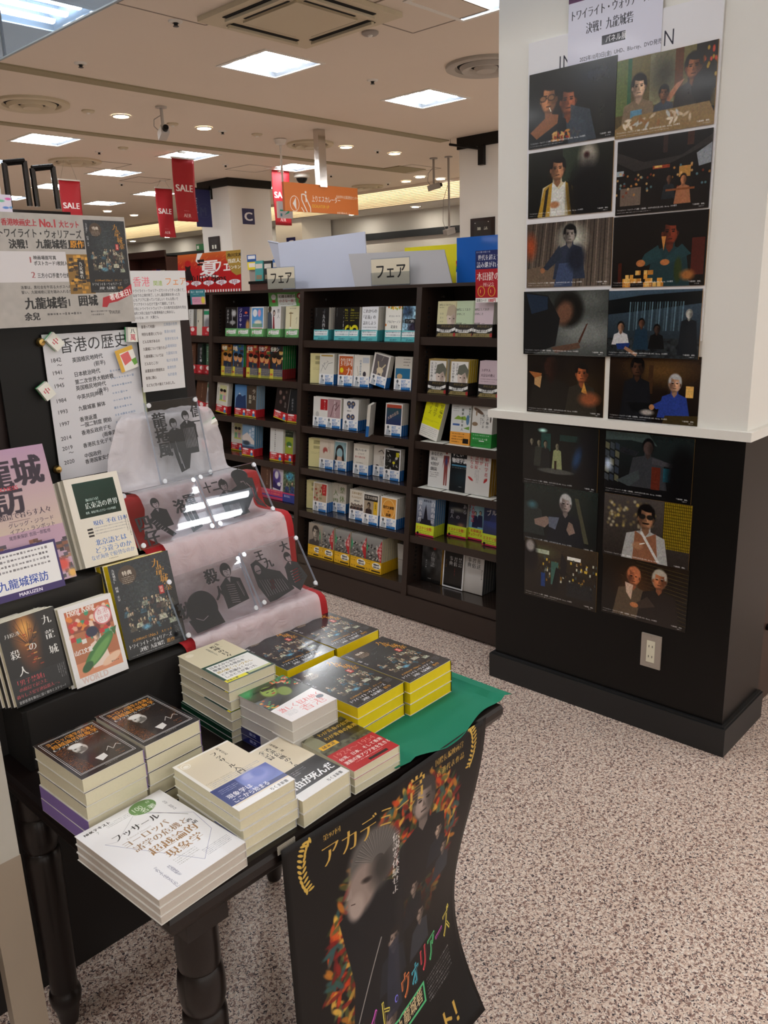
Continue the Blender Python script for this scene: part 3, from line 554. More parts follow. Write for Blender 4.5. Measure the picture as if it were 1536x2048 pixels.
# cameras
def box_camera(px, py, drop, lab, yaw, c=GREYP):
    p = on(px, py, z=ZC); t = thing('security_camera', lab, 'security camera', p, 0, 'security cameras')
    part('mount_plate', MB().cyl((0, 0, 0), (0, 0, -.012), .05, .05, 16), c, t); part('pole', MB().cyl((0, 0, -.01), (0, 0, -drop), .014, .014, 12), c, t)
    b = part('body', MB().box(-.035, -.075, -.035, .035, .075, .035), c, t, M=TR(0, 0, -drop - .04) @ RZ(yaw) @ RX(-15)); part('lens', MB().cyl((0, -.075, 0), (0, -.11, 0), .026, .024, 14), DARKM, b)
    part('cable', MB().tube([(0, .02, -drop * .4), (-.05, .05, -drop * .6), (-.05, .06, -drop * .9), (-.01, .05, -drop - .02)], .004, 6), c, t)
box_camera(322, 213, .17, 'white box camera hanging between the two warm downlights', -20, mat('camera_shell', 'b9b3aa', .4)); box_camera(867, 316, .3, 'small spotlight camera on a short pole beside the back pillar', 60); box_camera(897, 313, .85, 'camera on the longest ceiling pole left of the back pillar', 80)
p = on(603, 347, z=ZC); t = thing('dome_camera', 'dark dome camera in a white collar below a square light', 'security camera', p); part('collar', MB().lathe([(.11, 0), (.11, -.05), (.08, -.06)], 24), PLW, t, True); part('dome', MB().lathe([(.08, -.055), (.07, -.09), (.045, -.12), (.001, -.13)], 20), DARKM, t, True)
# smoke screen of clear glass under the ceiling
P = on(10, 113, z=2.6); GL = clear('screen_glass', 'd4e4f2', opac=.24)
sg = thing('smoke_screen', 'bluish clear glass smoke screen hanging from the ceiling at top left', 'glass screen', (P.x, P.y, 2.6))
part('glass_pane', MB().box(-.004, -6, 0, .004, -.006, ZC - 2.6), GL, sg); part('glass_pane', MB().box(-.004, .006, 0, .004, 2.5, ZC - 2.6), GL, sg); part('joint', MB().box(-.006, -.006, 0, .006, .006, ZC - 2.6), mat('grey_seal', '5c666c', .5), sg)
part('edge_strip', MB().box(-.006, -6, -.006, .006, 2.5, 0), mat('screen_edge', '9fb0ba', .4), sg)
# ---------------------------------------------------------------- books
SIZE = {'b': (.105, .149, .014), 'h': (.106, .157, .016), 's': (.107, .173, .014), 't': (.128, .188, .018), 'w': (.118, .188, .018)}
PAGE = mat('page_edges', 'd9d2b4', .8, var=.05, vscale=300); PAGEW = mat('white_page_edges', 'cfcac0', .8, var=.04, vscale=300); YPAGE = mat('yellow_page_edges', 'ecd00c', .5, var=.06, vscale=60); PAPERW = mat('white_cover', 'e4e2da', .35)
def covermat(name, pic, rough=.28, coat=.3, spec=.5): return mat('print_' + name, rough=rough, coat=coat, spec=spec, img=pic.img('print_' + name))
def book_meshes(key, w, h, t, front, spine, back, pages, side='R', band=None, bandh=.05):
    T = .0007; c = MB(); sx0, sx1 = (w - T, w) if side == 'R' else (0, T)
    c.box(0, 0, 0, w, T, h, 1, {'-y': 0}); c.box(0, t - T, 0, w, t, h, 1, {'+y': 3}); c.box(sx0, T, 0, sx1, t - T, h, 2)
    p = MB().box(.0015 if side == 'R' else T, T, .0015, w - (T if side == 'R' else .0015), t - T, h - .0015)
    out = [c.mesh('book_cover', [front, PAPERW, spine, back]), p.mesh('page_block', pages)]
    if band:
        bm_, bs = band; b = MB().box(-.0003, -.0005, -.0004, w + .0003, -.0001, bandh, 1, {'-y': 0}); b.box(-.0003 if side != 'R' else w + .0001, 0, -.0004, 0 - .0001 if side != 'R' else w + .0004, t, bandh, 1)
        out.append(b.mesh('paper_band', [bm_, bs]))
    return out
def place_book(ms, M, label, group=None, name='book'):
    r = link(name, ms[0], None, M); tag(r, label, 'book', group); link('page_block', ms[1], r)
    if len(ms) > 2: link('paper_band', ms[2], r)
    return r
def small_print(k):
    """cover art by key, 150 px wide"""
    R = 1.42 if k[0] in 'bh' else 1.62 if k[0] == 's' else 1.48
    P = lambda bg: Pic(150, R, bg)
    n = k[2:]
    if n == '1984': return P('101214').t(.55, .10, .19, '一九八四年', 'e0e0e0', 'm', v=1).mt(.12, .05, .5, 1, .05, 'a0a0a0', v=1).p([.66, .1, .72, .05, .62, .8, .6, .8], '6a7078', .6)
    if n == 'ram': return P('141410').t(.05, .05, .13, 'Philip K. Dick', 'd8d020', 'b', sx=.8).mt(.08, .25, .85, 4, .07, 'd8d020', 1.5).e(.3, .95, .22, .2, 'd8d020').e(.3, .98, .12, .1, '141410').e(.72, .95, .22, .2, 'd8d020').e(.72, .98, .12, .1, '141410').e(.51, 1.05, .1, .2, 'd8d020')
    if n == 'just': return P('eceef2').t(.06, .08, .18, 'これからの', '303438', 'm', sx=.95).t(.0, .33, .18, '「正義」の', '303438', 'm', sx=.95).t(.08, .58, .17, '話をしよう', '303438', 'm', sx=.95).mt(.08, .85, .8, 2, .06, '505458', 2)
    if n == 'flow':
        p = P('f0efe6')
        for i in range(14): a = p.rng.uniform(0, 1, 2); p.e(a[0], .1 * a[1] + (.9 * a[1] if a[0] < .15 else 0), .05, .05, ['e08030', 'a0b850', 'e8c040'][i % 3])
        return p.t(.2, .35, .08, 'ダニエル・キイス', '404040').t(.1, .55, .13, 'アルジャーノン', '303030', 'm', sx=.85).t(.32, .75, .14, '花束を', '303030', 'm')
    if n == 'blue': return P('8fb4c8').e(.3, .2, .3, .25, '2c4058', .5).e(.7, .9, .3, .3, '2c2438', .4).r(.2, .5, 1, .68, '101418').t(.25, .53, .12, 'そして誰も', 'ffffff', 'b', sx=.8).n(.3, .08)
    if n == 'report': return P('e4e2d8').r(.1, .05, .9, .12, 'b89848').pl([.1, .85, .25, .55, .4, .75, .6, .45, .9, .4], .015, '404040').t(.12, .5, .16, 'レポート', '303030', 't', rot=-28, sx=.8)
    if n == 'shitsu': return P('f0eee8').r(.06, .07, .96, 1.02, 'c8602c').t(.12, .12, .42, '質', 'f8f0e8', 'm').t(.52, .12, .42, '問', 'f8f0e8', 'm').t(.52, .56, .42, '力', 'f8f0e8', 'm').e(.24, .72, .12, .12, 'e8d020').t(.1, .9, .09, '齋藤孝', '201810')
    if n == 'illus': return P('ece8de').pl([.2, .5, .3, .9, .15, 1.0], .02, 'a09878').e(.68, .85, .1, .12, '3c3840').e(.7, 1.05, .1, .05, 'e0d040').t(.36, .2, .12, '日本語の世界', '486888', 'm', v=1).r(.55, .1, .95, .35, 'c8d0d8')
    if n == 'llama': return P('ece8e2').r(.1, .05, .9, 1.02, '6c6668').e(.5, .72, .2, .14, 'e0d0b0').r(.33, .75, .4, 1.0, 'e0d0b0').r(.58, .75, .65, 1.0, 'e0d0b0').l(.4, .62, .3, .35, .06, 'd8c8a0').l(.6, .62, .78, .4, .06, 'd8c8a0').l(.5, .3, .6, .05, .03, 'a8a098')
    if n == 'bluebox': return P('d0cbc0').r(.06, .5, .9, 1.02, '2c7098').e(.3, .85, .16, .12, 'c8a880').mt(.5, .1, .4, 3, .08, '605850')
    if n == 'redtag': return P('e8e6e0').r(.5, .1, 1, .62, 'b82028').t(.74, .14, .12, '働くという', 'f0d8d0', 'm', v=1).e(.3, .85, .12, .14, 'c0c0bc')
    if n == 'pink': return P('eeebe6').r(.08, .06, .95, 1.02, 'b8989c').pl([.3, .9, .45, .4, .7, .2, .6, .6, .85, .3], .05, '7c5c60').t(.48, .1, .2, 'おもしろい', 'f0e8e8', 'm', v=1, sx=.8)
    if n == 'fly':
        p = P('efedea')
        for y in (.25, .85):
            for s in (-1, 1): p.e(.5 + s * .14, y - .05, .13, .12, '38405c', .1, s * 30).e(.5 + s * .1, y + .08, .08, .09, '505c80', .1).e(.5 + s * .14, y - .05, .05, .05, 'b89868')
            p.r(.49, y - .1, .51, y + .12, '181818')
        return p.t(.25, .5, .07, '胡蝶の夢', '505050', 'm')
    if n == 'trees': return P('eae6e2').r(.06, .05, .95, 1.02, '283c5c').r(.06, .05, .95, .2, 'b04830').g(.08, .22, .93, 1.0, '2c5058', '242c60').t(.1, .62, .16, '大衆の反逆', 'e0b8a0', 'b', rot=-28, sx=.9)
    if n == 'hairp': return P('dfd2c0').e(.4, .55, .16, .16, 'b05850', .2).e(.45, .7, .12, .12, 'dfd2c0').mt(.7, .15, .5, 2, .06, '908070', v=1)
    if n == 'girl': return P('f0eeea').r(.08, .05, .93, 1.1, '9cc4cc').e(.5, .5, .27, .3, '241a18', .03).p([.24, .5, .76, .5, .86, 1.1, .14, 1.1], '241a18').e(.5, .6, .2, .25, '9cc0c8', .03).p([.35, .75, .65, .75, .7, 1.1, .3, 1.1], 'dcb8a0').mt(.88, .12, .4, 2, .05, '404040', v=1)
    if n == 'read': return P('e6e1d4').t(.1, .22, .11, '読んでいない本', '303030', 'b', sx=.95).t(.3, .40, .1, 'について', '303030').t(.1, .56, .1, '堂々と語る方法', 'a03830', 'b', sx=.95).mt(.2, .88, .6, 1, .05, '404040')
    if n == 'grey': return P('dcd6cc').pl([.3, .3, .5, .2, .7, .4, .6, .6], .04, '504848').e(.25, .95, .1, .06, '302828').mt(.6, .5, .5, 3, .06, '706860', v=1)
    if n == 'comic':
        p = P('eeeeee').r(.07, .06, .93, 1.1, '1c1c1c')
        for i in range(40): a = p.rng.uniform(0, 1, 3); p.e(.1 + .8 * a[0], .1 + .95 * a[1], .07 * a[2], .08, ['8c8c88', '505050', 'c0c0bc', '101010'][i % 4], .1, i * 40)
        return p.r(.72, .15, .9, .35, 'c8c020').e(.6, .62, .08, .06, 'd8d020')
    if n == 'edo': 
        p = P('ece8e0').r(.05, .05, .95, 1.1, 'c0a888').r(.62, .06, .94, .6, 'b82020').t(.7, .1, .14, '江戸の', 'f0e0d0', 'm', v=1)
        for i in range(16): a = p.rng.uniform(0, 1, 2); p.e(.1 + .5 * a[0], .15 + .85 * a[1], .07, .05, ['a04030', '8c8c60', 'd0c0a8'][i % 3], .2, i * 30)
        return p
    if n == 'seitai': return P('d5cfc2').t(.55, .12, .36, '整', '6c8448', 'm').t(.55, .55, .36, '体', '6c8448', 'm').t(.1, .3, .34, '入', '6c8448', 'm').t(.1, .72, .34, '門', '6c8448', 'm').mt(.42, .1, .4, 1, .06, '707060', v=1)
    if n == 'hist':
        p = P('e6dfd0').t(.12, .08, .15, '日本の歴史', '8c6c30', 'm', sx=.9).t(.12, .28, .13, 'をよみなおす', '8c6c30', 'm', sx=.85).t(.3, .48, .09, '網野善彦', '404040')
        for i in range(7): p.fig(.15 + .11 * i, .72 + .04 * (i % 2), .1, 'a08878', '181414', ['302828', '5c3c34'][i % 2], face=0, tall=3)
        return p
    if n == 'kobun': return P('f0ede6').r(.07, .06, .93, 1.1, '1c1816').t(.1, .1, .16, '古文の読解', 'f0e8d8', 'b', sx=1).r(.68, .33, .93, 1.1, 'e0b428').r(.07, .33, .68, 1.1, 'a89880').fig(.38, .55, .2, '9c8468', '1c1412', '2c1c18', tall=4).t(.76, .4, .09, '小西甚一', '302818', '', v=1)
    if n == 'gendai': return P('f0ede6').r(.07, .06, .93, 1.1, 'e8a448').e(.5, .55, .38, .45, 'f4d898', .02).e(.5, .55, .35, .42, 'e8a448', .02).t(.15, .4, .15, '現代文解釈', '402810', 'B', sx=.92).t(.45, .6, .11, 'の', '402810', 'b').t(.35, .74, .15, '基礎', '402810', 'B').mt(.4, .95, .25, 2, .05, '402810')
    if n.startswith('war'):
        i = int(n[3:]); p = P('1c1a1a')
        if i == 0: p.g(0, 0, 1, R, 'a89c8c', '6c645c').fig(.5, .42, .45, 'b8ac9c', '201c1a', '34302c', tall=3)
        else:
            p.g(0, 0, 1, R, 'a0a09c', '2c2a28')
            for k_ in range(60): a = p.rng.uniform(0, 1, 2); p.e(a[0], .35 + .8 * a[1], .05, .04, ['1c1a1a', '8c8880', '484440', 'b8b4ac'][(k_ + i) % 4], .2)
            p.p([.98, .05, .98, 1.2, .68, .6], 'b82028').p([.02, .2, .14, .5, .02, .8], '2c9c68')
            p.t(.80, .22, .16, ['', '太平洋', '日米戦', '特攻', '日中戦争の'][i], 'f4f0e8', 'm', v=1).t(.62, .4, .16, '全貌' if i > 2 else '全変', 'f4f0e8', 'm', v=1)
        return p
    if n == 'face' or n == 'portrait':
        p = P('d9d4a8' if n == 'portrait' else 'e8e6e2')
        if n == 'face': p.r(0, 0, 1, .07, 'a08850').r(0, 0, .06, R, 'a08850').r(.94, 0, 1, R, 'a08850').t(.30, .12, .13, 'ユダヤ人', '505050', 'm', v=1).t(.12, .12, .13, '大富豪の教え', '505050', 'm', v=1)
        else: p.t(.08, .1, .085, '20代にしておきたい', '505040', 'm', sx=.9).mt(.1, .25, .3, 1, .06, '606050').mt(.15, .5, .2, 4, .1, 'a8a888')
        x, y = (.66, .52) if n == 'face' else (.75, .5)
        return p.e(x, y + .2, .24, .34, 'dcccc0', .05).e(x + .1, y + .2, .1, .28, 'b09c90', .6).p([x - .28, y + .12, x - .2, y - .28, x + .1, y - .36, x + .32, y - .1, x + .26, y + .25, x + .14, y - .02, x - .05, y + .1, x - .2, y + .06], '6a6c60' if n == 'face' else 'b8a890').e(x - .09, y + .2, .04, .02, '303028').e(x + .12, y + .2, .04, .02, '303028').l(x + .0, y + .25, x + .02, y + .34, .012, '907c70').l(x - .05, y + .43, x + .08, y + .43, .018, 'a07068')
    if n == 'green17' or n == 'pink17': return P('c3d6b4' if n[0] == 'g' else 'd9c6cf').t(.06, .28, .12, '30代にしておき', '404840', 'm', sx=.85).t(.08, .46, .11, '17のこと', '404840', 'm').t(.08, .85, .1, '本田健', '404840', 'm').l(.45, .9, .6, .9, .01, '404840')
    if n == 'juda': return P('cdb8c0').t(.08, .3, .13, 'ユダヤ人', '402c34', 'm', sx=.9).t(.08, .5, .13, '大富豪の教え', '402c34', 'm', sx=.9).mt(.08, .72, .85, 2, .06, '806870').t(.1, .95, .1, '本田健', '402c34')
    if n == 'stat': return P('e6e61c').t(.78, .06, .2, '異端の', '6c6c28', 'm', v=1, sx=.9).t(.48, .06, .2, '統計学', '6c6c28', 'm', v=1, sx=.9).t(.2, .06, .19, 'ベイズ', '6c6c28', 'm', v=1, sx=.9).mt(.08, .85, .8, 2, .03, '8c8c30')
    if n == 'zasso': return P('d9dcda').p([.15, .6, .35, .45, .5, .5, .7, .45, .85, .62], '8cb040').r(.1, .78, .45, .86, '4c6cac').e(.85, .6, .08, .2, '5c84a8').t(.52, .15, .12, '雑草と日本人', '303830', 'b', v=1, sp=1.3).mt(.1, .1, .3, 3, .05, '606060').t(.88, .1, .1, '稲垣栄洋', '304030', 'm', v=1).p([.65, .95, .95, .85, .95, 1.0], '70a040')
    if n == 'ikimono': return P('e4e3de').e(.3, .2, .26, .07, '6a5444', .1, 25).e(.2, .28, .04, .12, 'a08870').e(.15, .72, .14, .08, '947c64').t(.68, .3, .13, '生き物の', '404040', 'm', v=1, sp=1.1).t(.48, .3, .13, '死にざま', '404040', 'm', v=1, sp=1.1).mt(.4, .35, .4, 1, .07, '606060', v=1).l(.78, .3, .98, .35, .015, '504840').e(.9, .5, .03, .12, '504840')
    if n == 'body': return P('dcdcda').t(.08, .2, .15, 'あなたの', '303030', 'm', sx=.85).t(.08, .38, .15, '体は', '303030', 'm').t(.08, .56, .15, '9割が', '303030', 'm').t(.08, .74, .15, '細菌', '303030', 'm').mt(.08, .95, .4, 3, .045, '505050').e(.78, .17, .05, .08, '8c3c38').p([.66, .3, .9, .3, .93, .75, .86, .5, .85, .8, .84, 1.35, .79, 1.35, .78, .85, .75, 1.35, .7, 1.35, .69, .8, .68, .5, .62, .75], '8c4440').e(.78, .5, .05, .15, '3c4070', .5)
    if n == 'phys': return P('14181c').t(.06, .08, .2, 'すごい', 'e8e8e8', 'B', sx=.8).t(.06, .3, .19, '物理学講義', 'e8e8e8', 'B', sx=.85).r(.06, .55, .9, .6, '4c88a8').mt(.08, .65, .8, 1, .05, 'a0a0a0').e(.5, 1.0, .3, .25, '1c2c34', .8).mt(.4, 1.3, .2, 1, .04, 'c0c0c0')
    if n == 'brain': return P('d8d6d2').t(.75, .15, .15, '脳科学者の', 'a83838', 'm', v=1, sp=1.15).t(.53, .15, .15, '母が、', 'a83838', 'm', v=1).t(.34, .15, .15, '認知症', 'a83838', 'm', v=1).t(.14, .15, .15, 'になる', 'a83838', 'm', v=1).e(.2, .95, .12, .04, 'b02828', .2, 30).e(.82, .95, .1, .04, 'b02828', .2, -50).mt(.5, .65, .4, 3, .04, '808080', v=1)
    if n == 'hakuba': return P('9aa4b4').g(0, 0, 1, R, 'a8b4c4', '3c3c50').p([.35, 1.2, .45, .5, .5, .25, .55, .5, .68, 1.2], '1c1c28').r(.2, .9, .85, R, '20202c').t(.78, .1, .22, '白馬山荘', 'f0f0f0', 'm', v=1, sp=1.1).t(.08, .1, .22, '殺人事件', 'e8e8e8', 'm', v=1, sp=1.1).t(.35, .05, .11, '東野圭吾', '101828', 'b')
    if n == 'satsu': return P('1c1c24').g(0, 0, 1, R, '181820', '34303c').e(.5, .45, .35, .08, '8c8c80', .8).t(.1, .45, .2, '殺人', 'c0c0c8', 'm', v=1).t(.42, .65, .2, 'の', 'c0c0c8', 'm').t(.75, .15, .22, 'ある', 'c0c0c8', 'm', v=1).t(.1, .06, .1, '東野圭吾', '8c6c50', 'm').e(.7, 1.1, .15, .1, '906850', .6)
    if n == 'tantei': return P('78b0c8').e(.5, .5, .4, .4, 'a8d8e8', .6).fig(.5, .5, .12, 'e8c8b0', '141420', '1c2450', face=0, tall=5).fig(.75, .45, .12, 'e8c8b0', '141420', '1c2450', face=0, tall=5).t(.28, .05, .17, '殺人現場は', 'c83850', 'B', v=1).t(.08, .15, .17, '雲の上', 'c83850', 'B', v=1)
    if n == 'bull': return P('1c2c58').t(.1, .15, .26, 'ブルー', 'f0f0f0', 'b', rot=-8).g(0, .6, 1, R, '2c4080', '101828').p([.4, .3, 1, .35, .8, .9, .2, .8], '283c80', .7)
    if n == 'mist': return P('3c3c3c').g(0, 0, 1, R, '6c6c6c', '101010').n(.3, .2).t(.45, .3, .2, '方物語', 'a8a8a8', 'm', v=1).e(.62, .18, .07, .07, 'a83028').mt(.2, .7, .3, 1, .08, 'd0d0d0', v=1).mt(.35, 1.35, .2, 1, .04, 'e0e0e0')
    if n == 'jitenb': return P('f0f0f0').r(.05, .04, .95, R - .05, '0c0c0c').t(.72, .3, .18, '禁忌', 'd8d8d8', 'm', v=1).t(.5, .3, .18, '習俗', 'd8d8d8', 'm', v=1).t(.28, .3, .18, '事典', 'd8d8d8', 'm', v=1).mt(.12, .5, .3, 1, .06, 'c07838', v=1).mt(.55, .75, .3, 1, .05, 'a02828', v=1)
    if n == 'jitenw': return P('d6d6d4').g(0, .5, 1, R, 'd6d6d4', 'c2bcb4').t(.66, .2, .19, '葬送', '383838', 'm', v=1).t(.44, .2, .19, '習俗', '383838', 'm', v=1).t(.22, .2, .19, '事典', '383838', 'm', v=1).mt(.9, .6, .4, 1, .06, '505050', v=1).mt(.06, .3, .7, 1, .04, '808080', v=1)
    if n == 'kuroki': return P('18181a').t(.1, .1, .17, '湊かなえ', 'e0e0e0', 'm', v=1).e(.7, .3, .2, .16, 'c0c0c0', .4).l(.55, .1, .6, .9, .04, 'b0b0b0').e(.6, .75, .25, .1, '9c9c9c', .3)
    if n == 'giro': return P('20205c').t(.12, .05, .24, 'ジロキャ', 'e4d8e8', 'b', v=1, sp=.95).e(.7, .28, .12, .06, 'c85838').mt(.5, .42, .45, 1, .08, 'd0d0e0').e(.85, .9, .15, .25, 'c09050', .4)
    if n == 'sky': return P('f2f2f2').r(.06, .06, .95, .98, '5ca0dc').e(.3, .3, .18, .18, 'f0f4f8').e(.65, .3, .12, .18, 'e8a8c0', .2).e(.55, .75, .3, .12, 'e8e0d0', .3).r(.1, .8, .9, .97, '80a890').r(.1, 1.0, .9, 1.15, 'e8a0a8')
    if n == 'akunin': return P('e8e6e4').p([.0, 1.42, 0, .3, .12, .1, .3, .4, .4, 1.42], '48505c').e(.15, .12, .12, .16, '403828').p([.4, 1.42, .4, .4, .5, .5, .6, 1.42], '8c3038').e(.48, .3, .09, .14, '201818').e(.48, .32, .06, .09, 'd8c0b0').t(.7, .1, .22, '悪人', '404040', 't', v=1, sp=1.1)
    if n == 'shami': return P('e6e0bc').r(.35, .25, .4, 1.0, '9c8048').r(.25, .3, .55, .34, '6c5428').e(.37, 1.02, .1, .08, 'f0ece0').mt(.3, .1, .6, 1, .07, '8c8868').pl([.75, .6, .85, .5, .8, .8], .015, '8c8868')
    if n.startswith('nin'):
        i = int(n[3:]); p = P(['a87028', '2c5c88', 'a83828', '902820', '2c2820'][i])
        for k_ in range(12): a = p.rng.uniform(0, 1, 2); p.r(a[0] - .1, a[1] * 1.2, a[0] + .12, a[1] * 1.2 + .12, ['c88c38', '183048', '601c18', '487038', 'd0b070'][(k_ + i) % 5])
        p.t(.05, .05, .24, ['任侠', '任侠', '任侠', '任侠ジ', '任侠シ'][i], 'f0ece0', 'B', sx=.9)
        for d in ((.35, .65), (.72, .7)): p.e(d[0], d[1], .17, .2, 'd89860', .05).e(d[0], d[1] - .14, .17, .1, '1c1412', .1).e(d[0] - .06, d[1], .02, .02, '201010').e(d[0] + .06, d[1], .02, .02, '201010').r(d[0] - .16, d[1] + .2, d[0] + .16, 1.42, ['283044', '3c3c44'][i % 2])
        return p
    if n == 'kids': return P('e2e0d4').r(.25, .15, .85, 1.0, 'd8d8a0').e(.4, .5, .12, .14, 'e8c0a0').e(.4, .42, .13, .08, '201818').e(.68, .5, .12, .14, 'e8c0a0').e(.68, .42, .13, .08, '201818').r(.3, .65, .5, .95, '80b890').r(.58, .65, .8, .95, 'c8a0b8').l(.25, .95, .85, .95, .04, 'd8d030').t(.08, .3, .1, '湊かなえ', '605848', 'm', v=1)
    if n == 'mount': return P('5c94c8').g(0, 0, 1, R, '4c84c0', 'b8c8d8').p([.1, .7, .4, .4, .6, .6, .9, .5, 1, 1.4, 0, 1.4], '28406c').p([.3, .5, .4, .4, .5, .5], 'd0dce8')
    if n == 'shojo': return P('54483c').r(.08, .08, .92, 1.3, '4c4034').r(.38, .45, .6, .95, '14100c').r(.4, .48, .47, .7, 'd0c8b0').r(.51, .48, .58, .7, 'd0c8b0').r(.4, .73, .47, .92, 'c8c0a8').r(.51, .73, .58, .92, 'c8c0a8').t(.66, .15, .28, '少女', 'e8e0d0', 'm', v=1, sp=1.1).t(.08, .2, .1, '湊かなえ', 'c0b8a8', 'm', v=1)
    if n == 'bubble': return P('241c1c').e(.3, .3, .1, .12, '806860', .3).e(.6, .5, .09, .1, '806860', .3).e(.4, .75, .1, .1, '6c5450', .3).e(.75, .2, .07, .08, '605048', .3).t(.7, .7, .14, '告白', 'd0c8c0', 'm', v=1)
    if n == 'dark2': return P('1c2024').t(.3, .45, .15, '湊かなえ', 'c8ccd0', 'm', v=1)
    if n == 'eki': return P('7c9cb8').p([.0, .6, .4, .4, 1, .8, 1, 1.0, .5, .95, .0, .8], 'd8ccc4').e(.35, .95, .3, .12, '384450', .3).r(0, 1.1, 1, 1.4, '34506c').t(.78, .1, .2, '駅の夕', 'f0f0f0', 'm', v=1).t(.55, .2, .2, '夜明', 'f0f0f0', 'm', v=1)
    if n == 'aka': return P('a4b43c').r(0, 0, 1, .38, '28382c').mt(.08, .08, .85, 2, .1, 'd8d8b8', 1.4).p([.1, .8, .28, .55, .45, .75, .4, .9, .14, .9], 'b83828').e(.27, .85, .1, .1, 'ecd0b0').e(.7, .75, .2, .14, '4c7838').e(.75, .85, .12, .04, 'f0f0e8')
    if n == 'purp': return P('d0c8d0').e(.45, .5, .35, .4, '4c3888', .2).e(.5, .35, .15, .2, 'e8e4e8', .2).p([.1, 1.0, .3, .6, .5, .8, .9, .7, .8, 1.1], '2c1c5c').e(.7, .8, .15, .1, 'f0ecf0', .2)
    if n == 'cyan': return P('5c6c50').e(.5, .3, .3, .2, '4ca0c0', .4).fig(.3, .7, .15, 'c8b090', '3c3028', '283c68', face=0, tall=5).fig(.7, .65, .15, 'c8b090', '201c18', '304878', face=0, tall=5).n(.3, .06)
    if n == 'yback': return P('ddd49a').r(.3, .12, .75, .3, 'b0a878').r(.3, .38, .75, .52, 'b0a878').mt(.32, .15, .4, 3, .04, '605c40').mt(.15, .7, .7, 2, .04, 'a09868')
    if n == 'wspine': return P('dcdcd8').mt(.35, .1, 1.1, 1, .1, '404040', v=1)
    if n == 'cream': return P('d8d2c0').mt(.4, .1, .9, 1, .05, 'a09880', v=1).e(.45, .65, .03, .06, '303030')
    if n == 'blk': return P('25292c').t(.4, .2, .2, '日日に疎', 'e0e0e0', 'm', v=1).t(.1, .2, .1, '恩田陸', 'c0c0c0', 'm', v=1)
    if n == 'brn': return P('5c3c2c').mt(.5, .2, .8, 1, .1, 'c0a890', v=1)
    if n == 'grn': return P('4c6c54').mt(.5, .2, .8, 1, .1, 'c8d8c8', v=1).r(.05, .05, .95, .12, '2c4c3c')
    if n == 'gtop': return P('e0e0dc').r(0, .1, 1, .3, '2c9c6c').e(.5, .8, .3, .3, '8c8c90', .3)
    return P('c8c8c8')
